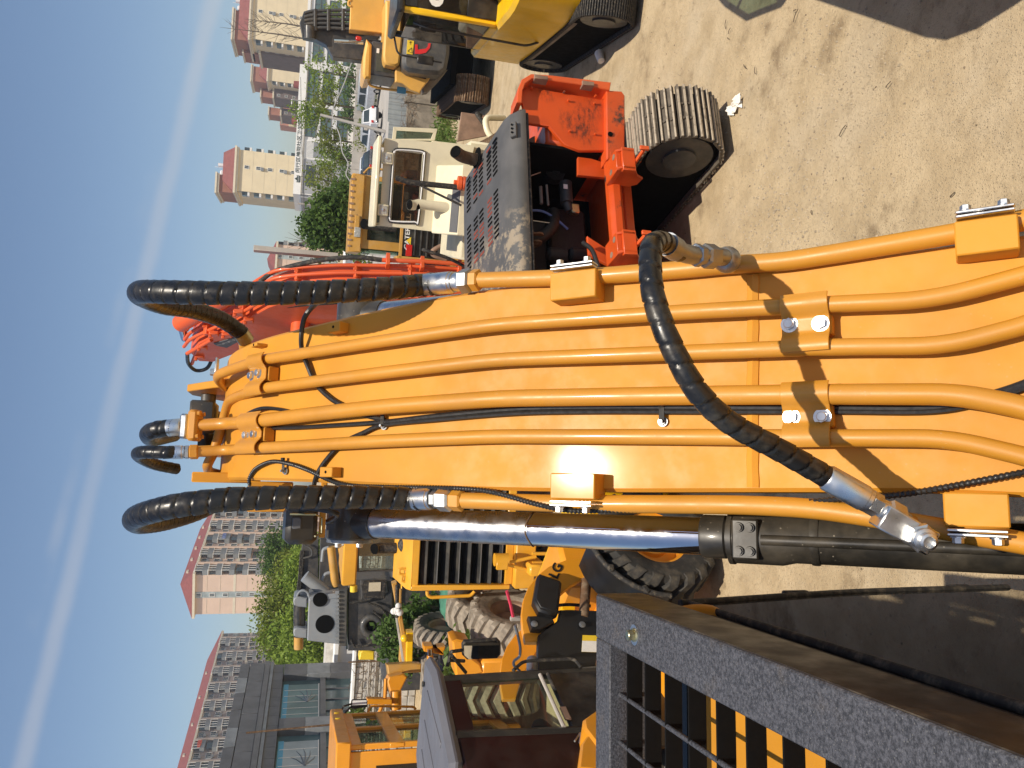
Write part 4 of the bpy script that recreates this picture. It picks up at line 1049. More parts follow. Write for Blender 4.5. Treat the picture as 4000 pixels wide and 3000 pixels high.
# outer pipe with rubber hose bridging, bolted stays
o1 = [V((.1, -.30, 2.35)), V((.1, -.27, 3.0)), V((.1, -.2, 3.55))]
MB().tube(o1, .03, 12).build('hydraulic_pipe', 'red_boom', red)
for z_ in (2.5, 3.0, 3.45):
    q = MB(); q.span((.0, -.29, z_), (.17, -.15, z_ + .05), .004); q.build('stay', 'red_boom', red)
MB().tube(catmull([V((.1, -.2, 3.55)), V((.12, -.17, 3.9)), V((.1, .0, 4.4)), V((.08, .35, 4.9)), V((.03, .6, 5.1))], 6), .032, 12).build('hose', 'rubber_matte', red)
MB().tube(catmull([V((-.3, .3, 3.9)), V((-.33, .33, 4.2)), V((-.31, .6, 4.75)), V((-.29, 1.0, 5.15))], 6), .03, 12).build('hose', 'rubber_matte', red)
MB().tube(catmull([V((.2, -.32, 2.9)), V((.12, -.55, 3.05)), V((.05, -.5, 2.7)), V((.0, -.35, 2.4))], 6), .022, 10).build('hose', 'rubber_matte', red)
q = MB(); q.span((.34, .3, 4.1), (.41, .38, 5.2), .004); q.build('stay_bar', 'pole_grey', red)
# arm cylinder on top of the boom, boom cylinder boss and rod
MB().tube([V((-.1, .9, 5.55)), V((-.1, 2.0, 6.28))], .13, 20).build('arm_cylinder', 'red_boom', red)
MB().tube([V((-.1, 2.0, 6.28)), V((-.1, 2.6, 6.3))], .06, 16).build('cylinder_rod', 'chrome', red)
q = MB(); q.cyl((-.5, 1.15, 4.55), (-.27, 1.15, 4.55), .14, .14, 24); q.cyl((-.58, 1.15, 4.55), (-.5, 1.15, 4.55), .11, .11, 20); q.build('pin_boss', 'red_boom', red)
MB().tube([V((-.42, 1.1, 4.45)), V((-.42, .9, 2.6))], .06, 16).build('cylinder_rod', 'chrome', red)
MB().tube([V((-.42, .9, 3.0)), V((-.42, .8, 1.5))], .1, 16).build('boom_cylinder', 'red_boom', red)
tp = V((-.2, 2.85, 6.1))
MB().tube(catmull([RED.pxx(*z_b(95, 1450), -.345), RED.pxx(*z_b(110, 1570), -.3), RED.pxx(*z_b(200, 1650), -.32), RED.pxx(*z_b(330, 1620), -.3), RED.pxx(*z_b(400, 1480), -.2)], 7), .03, 12).build('hose', 'rubber', red)
MB().tube([RED.pxx(*z_b(95, 1450), -.345), RED.pxx(*z_b(380, 1290), -.345)], .03, 10).build('hydraulic_pipe', 'red_boom', red)
MB().tube([RED.pxx(*z_b(150, 1570), -.27), RED.pxx(*z_b(215, 1400), -.345)], .028, 10).build('hydraulic_pipe', 'red_boom', red)
for a, b in ((240, 1490), (275, 1380), (410, 1220), (560, 1230), (820, 1060), (700, 970)):
    p = RED.pxx(*z_b(a, b), -.35); q = MB(); q.box(p, (.06, .13, .13), None, .01); q.box(p + V((-.04, 0, .05)), (.05, .05, .04), None, .005); q.build('pipe_clamp', 'red_boom', red)
q = MB(); q.span((-1.4, .7, 1.02), (-.52, 2.4, 2.95), .06); q.build('cab', 'black_paint', red)

# ------------------------------------------------------------------ cream crawler machine seen from behind
CR = Fr(4.4, 15.5, R(-10))
crm = thing('dozer', 'cream coloured machine with boxy cab, rear window and stub exhaust', 'dozer', CR)
z5 = lambda a, b: (1300 + a * .3617, 300 + b * .3617)
def cpy(f, *pts): return [CR.py(*z5(*p), f) for p in pts]
q = MB(); q.prism(cpy(0, (560, 660), (500, 1600), (990, 1659 + 60), (1310, 1720), (1530, 740)), V((0, 1.5, 0)), .015)
cabw = cpy(0, (555, 665), (505, 1600), (1060, 1640), (1050, 705))
MB().prism(cabw, V((0, 1.5, 0)), .012)
# cab with a real window opening: four rails and a pane
def framed(par, fr, f, outer, inner, dep, mat, name='cab_wall', bv=.008):
    """wall with an opening: outer and inner rings of four picture points each"""
    for i in range(4):
        j = (i + 1) % 4
        MB().prism([outer[i], outer[j], inner[j], inner[i]], V((0, dep, 0))).build(name, mat, par)
o4 = cpy(0, (560, 662), (503, 1600), (1310, 1700), (1530, 742)); i4 = cpy(0, (680, 800), (630, 1550), (915, 1560), (970, 830))
framed(crm, CR, 0, o4, i4, .06, 'cream_paint')
ring = cpy(-.02, (662, 815), (655, 850), (612, 1480), (612, 1530), (640, 1565), (880, 1572), (925, 1540), (990, 870), (985, 830), (950, 800), (705, 782))
MB().tube(catmull(ring + ring[:1], 4), .03, 10).build('window_seal', 'rubber_matte', crm)
ring2 = [V((p.x * .985 + (ring[0].x + ring[4].x) * .0075, -.035, p.z * .99 + .027)) for p in ring]
MB().tube(catmull(ring2 + ring2[:1], 4), .018, 8).build('window_trim', 'sign_white', crm)
MB().prism([p + V((0, .04, 0)) for p in i4], V((0, .012, 0))).build('rear_window', 'pane_brown', crm)
x0, x1 = o4[1].x, o4[0].x; zt = o4[0].z
q = MB(); q.span((x0, .06, 1.5), (x0 + .05, 1.2, zt)); q.build('cab_wall', 'cream_paint', crm); MB().span((x1 - .05, .06, 1.5), (x1, 1.2, zt)).build('cab_wall', 'cream_paint', crm); MB().span((x0, 1.2, 1.5), (x1, 1.25, 2.4)).build('cab_wall', 'cream_paint', crm)
q = MB(); q.span((x0 + .3, .4, 1.5), (x0 + .9, .95, 2.1), .05); q.span((x0 + .3, .35, 2.0), (x0 + .9, .5, 2.75), .05); q.build('seat', 'steel_brown', crm)
q = MB(); q.cyl((x0 + .9, 1.2, 2.2), (x0 + .9, 1.05, 2.45), .03, .03, 10); q.lathe([(.16, 0), (.18, .02), (.16, .04)], (x0 + .9, 1.05, 2.45), V((0, -.5, 1)), 20); q.build('steering_wheel', 'old_yellow', crm)
r4 = cpy(-.12, (500, 635), (440, 1615)); 
q = MB(); q.span((r4[1].x, -.16, r4[1].z - .05), (r4[0].x, 1.35, r4[1].z + .03), .02); q.build('roof', 'cream_paint', crm)
for a, b in (((535, 805), (645, 950)), ((490, 1370), (595, 1505))):
    p0, p1 = CR.py(*z5(*a), -.08), CR.py(*z5(*b), -.08); xm, zm = (p0.x + p1.x) / 2, (p0.z + p1.z) / 2; w_, h_ = abs(p0.x - p1.x), abs(p0.z - p1.z)
    q = MB(); q.box((xm, -.05, zm), (w_, .1, h_), None, .012); lb = q.build('lamp_box', 'cream_paint', crm)
    q = MB(); q.box((xm, -.104, zm), (w_ * .74, .012, h_ * .7), None, .005); q.build('lamp_lens', 'lamp_glass', lb)
    q = MB(); q.lathe([(.035, 0), (.03, .01), (.01, .014)], (xm, -.11, zm), V((0, -1, 0)), 14); q.build('bulb', 'zinc', lb)
# open side window sash, mirror-like panel on the right
s4 = cpy(.2, (655, 540), (640, 690), (1100, 690), (1130, 560)); si = cpy(.2, (690, 580), (680, 670), (1060, 668), (1085, 605))
for i in range(4):
    j = (i + 1) % 4; MB().prism([s4[i], s4[j], si[j], si[i]], V((0, .05, 0)), .004).build('sash_frame', 'cream_paint', crm)
MB().prism([p + V((0, .02, 0)) for p in si], V((0, .006, 0))).build('sash_pane', 'pane_green', crm)
q = MB(); q.prism(cpy(.1, (1060, 712), (1075, 690), (1530, 742), (1530, 760)), V((0, .9, 0)), .01); q.build('side_door', 'cream_paint', crm)
# sloping engine cover below the window with a vent plate, exhaust and rain cap
cov = [CR.py(*z5(*p), f) for p, f in (((1125, 950), -.02), ((1075, 1480), -.02), ((1110, 1560), -.02), ((1435, 960), -.75), ((1310, 1690), -.75), ((1430, 1500), -.75))]
a_, b_ = cov[0], cov[2]; zc0 = CR.py(*z5(1125, 950), 0).z; xl, xr = CR.py(*z5(1075, 1500), 0).x - .1, CR.py(*z5(1125, 955), 0).x
q = MB(); q.prism([V((xl - .25, y, z)) for y, z in ((0, zc0), (-.08, zc0 - .02), (-.7, zc0 - .42), (-.72, zc0 - 1.1), (0, zc0 - 1.1))], V((xr - xl + .25, 0, 0)), .015); q.build('engine_cover', 'cream_paint', crm)
q = MB(); q.prism([V((xl - .2, y, z)) for y, z in ((-.5, zc0 - .29), (-.69, zc0 - .41), (-.69, zc0 - .4), (-.5, zc0 - .28))], V((.9, 0, 0))); q.build('vent_plate', 'label_grey', crm)
ep = CR.py(*z5(1150, 1400), -.35); et = CR.py(*z5(835, 1385), -.35)
MB().tube([V((ep.x, -.35, ep.z - .2)), V((ep.x, -.35, et.z - .15)), V((et.x, -.37, et.z - .06)), V((et.x, -.42, et.z + .02))], .1, 20, False).build('exhaust_pipe', 'cream_paint', crm)
MB().tube([V((ep.x, -.35, et.z - .2)), V((et.x, -.37, et.z - .06)), V((et.x, -.418, et.z + .015))], .094, 20).build('exhaust_bore', 'interior_black', crm)
p0, p1, p2 = CR.py(*z5(1420, 1200), -.9), CR.py(*z5(830, 1140), -.9), CR.py(*z5(680, 1090), -.9)
q = MB(); q.tube(fillet([p0, p1, p2], .06), [.055] * 1 + [.05] * 99, 14); q.build('intake_stack', 'rubber_matte', crm)
MB().tube([CR.py(*z5(940, 1170), -.9), CR.py(*z5(1390, 1390), -1.0)], .022, 8).build('stay_bar', 'rubber_matte', crm)
p = CR.py(*z5(1395, 1150), -.9); q = MB(); q.lathe([(.03, -.1), (.13, -.09), (.14, -.02), (.12, 0), (.14, .02), (.13, .09), (.05, .1), (.05, .16)], p, V((0, 0, 1)), 20); q.build('precleaner', 'red_boom', crm)
q = MB(); q.span((-1.9, .3, .5), (.55, 3.2, 1.5), .05); q.build('body', 'cream_paint', crm)
crawler(crm, -1.35, -.9, 3.2, .5, .95, mat='steel_brown'); crawler(crm, .55, -.9, 3.2, .5, .95, mat='steel_brown')
bp = [CR.py(*z5(*p), 1.9) for p in ((1390, 380), (1345, 700), (1659, 640), (1659, 420))]
MB().prism(bp, V((0, .08, 0)), .01).build('blade', 'rust_plate', crm)
MB().tube(catmull([CR.py(*z5(1600, 420), 1.7), CR.py(*z5(1560, 405), 1.6), CR.py(*z5(1640, 520), 1.5)], 6), .05, 10).build('hose', 'rubber_matte', crm)
q = MB(); p = CR.py(*z5(1640, 440), 1.4); q.tube(fillet([p + V((.1, .3, -.5)), p, p + V((-.35, -.1, -.08)), p + V((-.6, -.2, -.5))], .15), .07, 10); q.build('lift_arm', 'cream_paint', crm)

# ------------------------------------------------------------------ old yellow loader with white lettering, behind the cream machine
CT = Fr(3, 20.5, R(-7))
cat = thing('wheel_loader', 'weathered yellow loader with rusty cab roof and white lettering on its black grille', 'loader', CT)
def kpy(f, *pts, fn=z5): return [CT.py(*fn(*p), f) for p in pts]
z4 = lambda a, b: (1300 + a * .3165, 880 + b * .3165)
a, b = CT.py(*z5(185, 1040), 0), CT.py(*z4(190, 325), 0)
rl, rr, rz = b.x, a.x, CT.py(*z5(180, 1500), 0).z
q = MB(); q.span((rl, -.1, rz - .34), (rr, 1.7, rz), .03); cro = q.build('cab_roof', 'old_yellow', cat)
for i in range(12):
    q = MB(); xx = rl + .15 + i * (rr - rl - .3) / 11; q.box((xx, -.11, rz - .03), (.05, .02, .07 + .05 * random.random())); q.build('rust_streak', 'rust_plate', cro)
q = MB(); q.box(((rl * .62 + rr * .38), -.12, rz - .2), (.35, .03, .12), None, .01); q.build('roof_lamp', 'old_yellow', cro)
p = CT.py(*z4(305, 85), -.12); q = MB(); q.box(p, (.25, .06, .16), None, .01); q.build('roof_lamp', 'lamp_glass', cro)
w4 = [V((rl + .35, 0, rz - .48)), V((rr - .12, 0, rz - .48)), V((rr - .12, 0, rz - 1.75)), V((rl + .35, 0, rz - 1.75))]
o4 = [V((rl + .12, 0, rz - .34)), V((rr, 0, rz - .34)), V((rr, 0, rz - 1.95)), V((rl + .12, 0, rz - 1.95))]
for i in range(4):
    j = (i + 1) % 4; MB().prism([o4[i], o4[j], w4[j], w4[i]], V((0, .06, 0)), .006).build('cab_wall', 'old_yellow', cat)
MB().prism([p + V((0, .03, 0)) for p in w4], V((0, .01, 0))).build('rear_window', 'pane_green', cat)
q = MB(); q.span((rl + .1, 1.5, rz - 1.9), (rr, 1.56, rz - .34)); q.build('cab_wall', 'leaf_dark', cat)
q = MB(); q.span((rl + .02, .2, rz - 1.75), (rl + .1, 1.5, rz - .42), .02); q.build('side_window', 'pane_green', cat)
for a, b, r_ in (((430, 150), (715, 150), .16), ((590, 140), (700, 140), .13)):
    p0, p1 = CT.py(*z4(*a), .35), CT.py(*z4(*b), .35); q = MB(); q.lathe([(r_, 0), (r_ * 1.25, .05), (r_ * .6, .1), (r_ * .6, abs(p0.z - p1.z))], V((p0.x, .35, p0.z)), V((0, 0, -1)), 20); q.build('air_filter', 'concrete_old', cat)
p0, p1 = CT.py(*z5(330, 1590), -.3), CT.py(*z5(470, 1600), -.3)
q = MB(); q.tube([V((p0.x, -.3, p1.z - .5)), V((p0.x, -.3, p0.z - .1)), V((p0.x, -.38, p0.z))], .13, 18, False); q.build('exhaust_pipe', 'rubber_matte', cat)
MB().tube([V((p0.x, -.3, p0.z - .3)), V((p0.x, -.3, p0.z - .1)), V((p0.x, -.378, p0.z - .005))], .12, 18).build('exhaust_bore', 'interior_black', cat)
g0, g1 = CT.py(*z4(835, 380), -.5), CT.py(*z4(1480, 380), -.5)
q = MB(); q.span((g0.x, -.5, g1.z), (rr + .2, .6, g0.z), .03); q.build('grille_box', 'black_paint', cat)
for i in range(6):
    zz = g0.z - .35 - i * (g0.z - g1.z - .4) / 6
    q = MB(); q.box(((g0.x + rr) / 2, -.53, zz), (rr - g0.x - .1, .07, .06), Matrix.Rotation(R(30), 3, 'X'), .005); q.build('louver', 'black_paint', cat)
q = MB(); q.span((g0.x - .05, -.54, g0.z - .03), (rr, -.46, g0.z + .05), .01); q.span((g0.x - .08, -.54, g1.z), (g0.x, .4, g0.z + .1), .01); q.build('grille_frame', 'old_yellow', cat)
ta, tb = CT.py(*z4(915, 295), -.51), CT.py(*z4(860, 40), -.51)
fit_text('lettering', 'CATERPILLAR', 'ink_white', cat, V((ta.x, -.508, g0.z - .2)), V((1, 0, 0)), V((0, 0, 1)), .13, 1.12, .002, bold=.02)
q = MB(); q.prism([V((ta.x + .12, -.512, g0.z - .24)), V((ta.x + .32, -.512, g0.z - .24)), V((ta.x + .22, -.512, g0.z - .12))], V((0, .002, 0))); q.build('emblem', 'label_yellow', cat)
p = CT.py(*z4(940, 310), -.52); q = MB(); q.box((p.x, -.53, p.z), (.3, .04, .16), None, .01); q.build('tail_lamp', 'tail_red', cat)
p0, p1 = CT.py(*z4(1480, 340), -.7), CT.py(*z4(1600, 340), -.7)
q = MB(); q.span((g0.x - .3, -.7, p1.z - .4), (rr + .3, .3, p0.z), .03); q.build('rear_frame', 'old_yellow', cat)
q = MB(); q.tube(catmull([CT.py(*z4(1610, 190), -.8), CT.py(*z4(1400, 230), -.8), CT.py(*z4(1240, 310), -.8), CT.py(*z4(1250, 370), -.75), CT.py(*z4(1400, 420), -.7)], 6), .06, 12); q.build('hose', 'rust_plate', cat)
for sx in (rl - .2, rr + .1): tyre(cat, (sx, 1.2, .75), (1, 0, 0), .75, .5, .35, 18, rimmat='old_yellow')
q = MB(); q.span((rl, -.4, .6), (rr, 2.5, 1.3), .03); q.build('body', 'old_yellow', cat)
q = MB(); q.tube([V((rr + .05, .1, rz - .3)), V((rr + .2, .1, rz - .42)), V((rr + .2, .1, rz - 1.1))], .03, 8); q.build('grab_rail', 'old_yellow', cat)

# ------------------------------------------------------------------ excavator with dark grey counterweight, further back
C1 = Fr(9.2, 23, R(-12))
e1 = thing('excavator', 'tan excavator with dark grey counterweight, warning sticker and red letter, seen from behind', 'excavator', C1)
z8 = lambda a, b: (1300 + a * .2712, b * .2712)
def epy(f, *pts): return [C1.py(*z8(*p), f) for p in pts]
cw = epy(-2.9, (1045, 440), (1015, 700), (1000, 880), (1020, 975), (1090, 1030), (1300, 1062), (1540, 1075), (1640, 1010), (1685, 780), (1700, 200), (1700, -300), (1080, -350))
MB().prism(cw, V((0, 1.1, 0)), .10).build('counterweight', 'counterweight_grey', e1)
w0 = epy(-2.915, (1075, 575), (1060, 775), (1150, 785), (1172, 590))
MB().prism(w0, V((0, .012, 0)), .003).build('warning_sticker', 'label_yellow', e1)
tr_ = epy(-2.92, (1080, 735), (1140, 765), (1135, 690))
for i in range(3): MB().tube([tr_[i], tr_[(i + 1) % 3]], .006, 6).build('warning_sign', 'ink_black', e1)
MB().tube(epy(-2.92, (1117, 640), (1117, 625)), .008, 6).build('exclamation', 'ink_black', e1)
MB().tube(epy(-2.92, (1108, 612), (1128, 600)), .014, 6).build('warning_print', 'ink_black', e1)
lt_ = epy(-2.92, (1180, 775), (1185, 640), (1222, 640), (1225, 715), (1340, 700), (1370, 665), (1372, 625), (1412, 620), (1400, 690), (1340, 760), (1260, 778))
MB().prism(lt_, V((0, .01, 0)), .002).build('letter', 'ink_red', e1)
hd = epy(-2.5, (755, 385), (745, 480), (725, 800), (735, 880), (760, 925), (900, 955), (960, 925), (1000, 620), (1020, 380), (1020, 0), (760, 0))
MB().prism(hd, V((0, 1.6, 0)), .05).build('engine_hood', 'tan_yellow', e1)
sd = epy(-2.2, (980, 930), (905, 1010), (905, 1180), (1000, 1200), (1120, 1290), (1250, 1340), (1290, 1270), (1440, 1080), (1060, 1010))
MB().prism(sd, V((0, .3, 0)), .02).build('side_door', 'tan_yellow', e1)
for pts in (((1025, 1005), (1020, 1050), (1095, 1075), (1100, 1020)), ((1215, 1055), (1195, 1110), (1340, 1140), (1370, 1075))):
    MB().prism(epy(-2.215, *pts), V((0, .01, 0)), .002).build('vent', 'interior_black', e1)
q = MB(); q.prism(epy(-1.9, (1300, 1270), (1440, 1090), (1660, 1000), (1520, 1180), (1380, 1320), (1310, 1330)), V((0, .6, 0)), .01); q.build('side_skirt', 'concrete_old', e1)
q = MB(); a, b = C1.py(*z8(915, 1130), -1.9), C1.py(*z8(560, 640), -1.9)
q.span((C1.py(*z8(910, 1130), -1.9).x, -1.9, a.z), (b.x + .1, -.2, b.z), .03); q.build('cab', 'dark_machine', e1)
MB().prism(epy(-1.93, (630, 720), (615, 1020), (870, 1050), (890, 960), (760, 930), (720, 860), (725, 730)), V((0, .02, 0)), .003).build('rear_window', 'pane_clear', e1)
MB().prism(epy(-1.97, (485, 560), (440, 820), (430, 1090), (460, 1140), (545, 1125), (560, 640)), V((0, 1.8, 0)), .06).build('cab_roof', 'tan_yellow', e1)
q = MB(); q.box(C1.py(*z8(650, 730), -1.945), (.12, .005, .07)); q.build('sticker', 'paper_white', e1)
MB().tube(catmull(epy(-1.2, (520, 1180), (540, 1230), (680, 1270), (900, 1300), (1220, 1345), (1240, 1310)), 5), .035, 8).build('handrail', 'tan_yellow', e1)
q = MB(); q.box(C1.py(*z8(990, 1300), -1.3), (.18, .02, .25), None, .005); q.build('mirror', 'label_blue', e1)
# dark boom with pipes, chrome rod and the flat yellow cover
bo = epy(-.2, (-480, 330), (-440, 520), (-250, 560), (-100, 640), (0, 820), (420, 870), (600, 640), (700, 480), (300, 400), (-200, 150), (-420, 170))
MB().prism(bo, V((0, .6, 0)), .02).build('boom', 'dark_machine', e1)
q = MB(); q.cyl(C1.py(*z8(-330, 560), -.3), C1.py(*z8(-330, 380), -.3), .16, .16, 20); q.build('boom_pin', 'dark_machine', e1)
for k in range(5):
    pts = epy(-.35, (-410, 190 + k * 55), (-300, 160 + k * 60), (-100, 150 + k * 62), (250, 145 + k * 68))
    MB().tube(catmull(pts, 5), .045, 10).build('hydraulic_pipe', 'counterweight_grey', e1)
for k in (-250, -60, 150):
    q = MB(); a, b = C1.py(*z8(k, 130), -.37), C1.py(*z8(k, 440), -.37); q.tube([a, b], .05, 6); q.build('pipe_clamp', 'dark_machine', e1)
MB().tube(epy(-.6, (20, 590), (440, 615)), .055, 16).build('cylinder_rod', 'chrome', e1)
MB().tube(epy(-.6, (440, 615), (780, 640)), .1, 16).build('boom_cylinder', 'dark_machine', e1)
MB().prism(epy(-1.2, (262, -60), (240, 425), (740, 480), (745, -60)), V((0, .5, 0)), .02).build('boom_cover', 'tan_yellow', e1)
MB().tube(fillet(epy(-1.2, (262, 0), (225, 20), (225, 80), (262, 90)), .1), .03, 8).build('lifting_eye', 'tan_yellow', e1)
q = MB(); q.box(C1.py(*z8(370, 555), -1.3), (.12, .1, .16), None, .03); q.build('beacon', 'tail_red', e1)
crawler(e1, -.65, -2.35, 2.2, .72, .98, mat='steel_brown', pitch=.2, bolts=True); crawler(e1, 1.35, -2.35, 2.2, .72, .98, mat='steel_brown')
q = MB(); q.span((-.3, -1.4, .45), (1.3, 1.4, .95), .04); q.span((-.6, -2.0, .99), (1.5, 2.2, 1.16), .02); q.build('undercarriage', 'interior_black', e1)  # near-black finish stands in for the shade below the counterweight
MB().prism(epy(-2.0, (905, 1000), (905, 1060), (1000, 1100), (1440, 1100), (1440, 0), (905, 0)), V((0, 2.6, 0)), .03).build('house', 'tan_yellow', e1)

# ------------------------------------------------------------------ bright yellow excavator cut by the frame
C2 = Fr(7.06, 12.08, R(-10.7))
e2 = thing('excavator', 'bright yellow excavator cut by the picture edge, black cab glass with white digits', 'excavator', C2)
crawler(e2, -1.08, -2.05, 2.15, .62, .92, mat='rubber_matte', pitch=.11); crawler(e2, 1.15, -2.05, 2.15, .62, .92, mat='rubber_matte', pitch=.11)
q = MB(); q.span((-1.0, -1.0, .4), (1.0, 1.0, .78), .04); q.build('undercarriage', 'dark_machine', e2)
q = MB(); q.span((-1.28, -1.35, .22), (-.9, 1.2, .5), .05); q.build('side_frame', 'concrete_old', e2)
# rounded house plan
def house_plan(x0, x1, y0, y1, r, r2):
    o = []
    for cx, cy, a0, rr in ((x1 - r, y0 + r, -90, r), (x1 - .1, y1 - .1, 0, .1), (x0 + .1, y1 - .1, 90, .1), (x0 + r2, y0 + r, 180, r)):
        for k in range(7):
            a = R(a0 + k * 15); o.append((cx + math.cos(a) * (rr if cx != x0 + r2 else r2), cy + math.sin(a) * rr))
    return o
hpn = house_plan(-1.36, 1.36, -2.0, 2.0, .95, .55)
MB().prism([V((x, y, .84)) for x, y in hpn], V((0, 0, .98)), .06).build('house', 'bright_yellow', e2)
MB().prism([V((x * .985, y * .985, .72)) for x, y in hpn], V((0, 0, .13)), .02).build('deck_skirt', 'concrete_old', e2)
hp2 = house_plan(-.95, 1.3, -1.85, -.35, .6, .35)
MB().prism([V((x, y, 1.80)) for x, y in hp2], V((0, 0, .42)), .05).build('engine_hood', 'bright_yellow', e2)
for k in range(5):
    q = MB(); q.box((-.62 + .0 * k, -1.80 + .05, 1.95 + k * .05), (.5, .1, .028), Matrix.Rotation(R(20), 3, 'X'), .004); q.build('louver', 'bright_yellow', e2)
for k in range(2):
    q = MB(); q.box((-1.02 - .03 * k, -1.42 + .22 * k, 1.62), (.16, .03, .16), Matrix.Rotation(R(-55), 3, 'Z'), .01); q.build('rear_lamp', 'label_grey', e2)
for k in range(4):
    q = MB(); q.box((-1.18, -1.2 + k * .0, 1.60 - k * .055), (.02, .28, .03), Matrix.Rotation(R(-30), 3, 'Z'), .003); q.build('vent_slot', 'interior_black', e2)
# cab
cx0, cx1, cy0, cy1, cz0, cz1 = -1.34, -.38, -.28, 1.45, 1.8, 3.3
for xx, yy in ((cx0 + .05, cy0 + .05), (cx1 - .05, cy0 + .05), (cx0 + .05, cy1 - .05), (cx1 - .05, cy1 - .05)):
    q = MB(); q.box((xx, yy, (cz0 + cz1) / 2), (.10, .10, cz1 - cz0), None, .03); q.build('cab_pillar', 'bright_yellow' if yy < .5 and xx < -1 else 'black_paint', e2)
q = MB(); q.span((cx0 - .03, cy0 - .06, cz1 - .02), (cx1 + .03, cy1 + .1, cz1 + .1), .04); q.build('cab_roof', 'black_paint', e2)
for b_ in (((cx0 + .09, cy0 - .005, cz0), (cx1 - .09, cy0 + .05, cz0 + .5)), ((cx0 + .09, cy0 - .005, cz1 - .22), (cx1 - .09, cy0 + .05, cz1 - .02))): MB().span(*b_, .01).build('rear_wall', 'black_paint', e2)
q = MB(); q.span((cx0 + .1, cy0 + .0, cz0 + .5), (cx1 - .1, cy0 + .01, cz1 - .22)); q.build('rear_window', 'pane_dark', e2)
fit_text('digits', '01', 'ink_white', e2, V((cx0 + .14, cy0 - .004, cz1 - .62)), V((1, 0, 0)), V((0, 0, 1)), .24, .5, .004, bold=.03)
q = MB(); q.span((cx0, cy0 + .1, cz0 + .1), (cx0 + .012, cy1 - .1, cz1 - .12)); q.span((cx0 + .1, cy1 - .02, cz0 + .1), (cx1 - .1, cy1 - .008, cz1 - .1)); q.build('cab_glass', 'pane_dark', e2)
q = MB(); q.span((cx0 - .01, cy0 + .1, cz0 - .6), (cx0 + .03, cy1 - .1, cz0 + .1), .01); q.build('cab_door', 'bright_yellow', e2)
MB().tube(fillet([V((cx0 - .06, cy0 + .3, 3.1)), V((cx0 - .12, cy0 + .25, 2.9)), V((cx0 - .12, cy0 + .35, 1.2)), V((cx0 - .02, cy0 + .4, 1.0))], .15), .02, 8).build('handrail', 'black_paint', e2)
q = MB(); q.tube(fillet([V((cx0 + .1, cy1 + .1, cz1)), V((cx0 - .25, cy1 + .15, cz1 - .1)), V((cx0 - .28, cy1 + .1, 2.4))], .1), .018, 8); q.box((cx0 - .28, cy1 + .1, 2.7), (.16, .04, .3), None, .02); q.build('mirror', 'black_paint', e2)
q = MB(); q.span((cx0 + .2, cy0 + .35, cz0), (cx1 - .2, cy0 + .85, cz0 + .5), .06); q.span((cx0 + .2, cy0 + .25, cz0 + .4), (cx1 - .2, cy0 + .4, cz0 + 1.1), .06); q.build('seat', 'seat_black', e2)
q = MB(); a = C2.py(*z2(1190, 10), -2.0); q.tube([V((-.9, -1.985, 1.5)), V((-.78, -1.995, 1.72)), V((-.66, -2.0, 1.5)), V((-.9, -1.985, 1.5))], .008, 6); q.build('warning_sign', 'ink_black', e2)
# ------------------------------------------------------------------ wheel loader with the curved lettered arm
LG = Fr(-2.75, 8.09, R(-40))
lg = thing('wheel_loader', 'orange wheel loader with grey cab roof, black fender and lettered curved arm', 'loader', LG)
zL = lambda a, b: (1900 + a * .2712, 2050 + b * .2712)
zD = lambda a, b: (1500 + a * .603, 2000 + b * .603)
zC = lambda a, b: (1200 + a * .3013, 2500 + b * .3013)
def lx(X, *pts, fn=zL): return [LG.pxx(*fn(*p), X) for p in pts]
tyre(lg, (1.02, .42, .66), (1, 0, 0), .66, .5, .34, 20, rimmat='loader_paint')
tyre(lg, (-1.02, .42, .66), (1, 0, 0), .66, .5, .34, 20, rimmat='loader_paint')
q = MB(); q.cyl((-1.0, .42, .66), (1.0, .42, .66), .17, .17, 20); q.span((-.4, -.9, .5), (.4, .9, 1.05), .04); q.build('front_axle', 'loader_paint', lg)
# fender in three rounded panels over the tyre's rear quarter
fp = [(.44 + math.cos(R(a)) * .77, .66 + math.sin(R(a)) * .77) for a in range(95, 176, 10)]
fq = [(.44 + math.cos(R(a)) * .73, .66 + math.sin(R(a)) * .73) for a in range(175, 94, -10)]
MB().prism([V((.74, y, z)) for y, z in fp + fq], V((.46, 0, 0)), .012).build('fender', 'plastic_black', lg)
MB().tube(catmull([V((1.20, y, z)) for y, z in fp], 3), .028, 10).build('fender_lip', 'rubber_matte', lg)
for k in (3, 6): q = MB(); y, z = fp[k]; q.box((1.22, y, z), (.03, .06, .09), Matrix.Rotation(R(50 + k * 10), 3, 'X'), .01); q.build('fender_bolt_plate', 'rubber_matte', lg)
# curved arms
arm = lx(.6, (1640, 300), (1590, 420), (1400, 470), (1150, 505), (900, 600), (730, 735), (600, 905), (530, 1085), (505, 1300), (520, 1500), (560, 1680), (760, 1680), (830, 1400), (960, 1150), (1060, 1000), (1200, 880), (1400, 762), (1600, 750), (1700, 600))
for sx in (0, -1.15):
    MB().prism([p + V((sx, 0, 0)) for p in arm], V((-.07, 0, 0)), .006).build('lift_arm', 'loader_paint', lg)
a0, a1 = LG.pxx(*zL(1030, 830), .605), LG.pxx(*zL(1090, 690), .605)
xd = (a1 - a0).normalized(); yd = V((1, 0, 0)).cross(xd)
fit_text('lettering', 'LG', 'ink_black', lg, LG.pxx(*zL(1018, 845), .605) + xd * .055 + yd * .01, xd, yd, .115, .20, .003, bold=.03)
MB().tube(lx(.62, (1440, 800), (1400, 1350)), .055, 16).build('lift_cylinder', 'steel_brown', lg)
MB().tube(lx(.62, (1460, 700), (1445, 800)), .035, 14).build('cylinder_rod', 'chrome', lg)
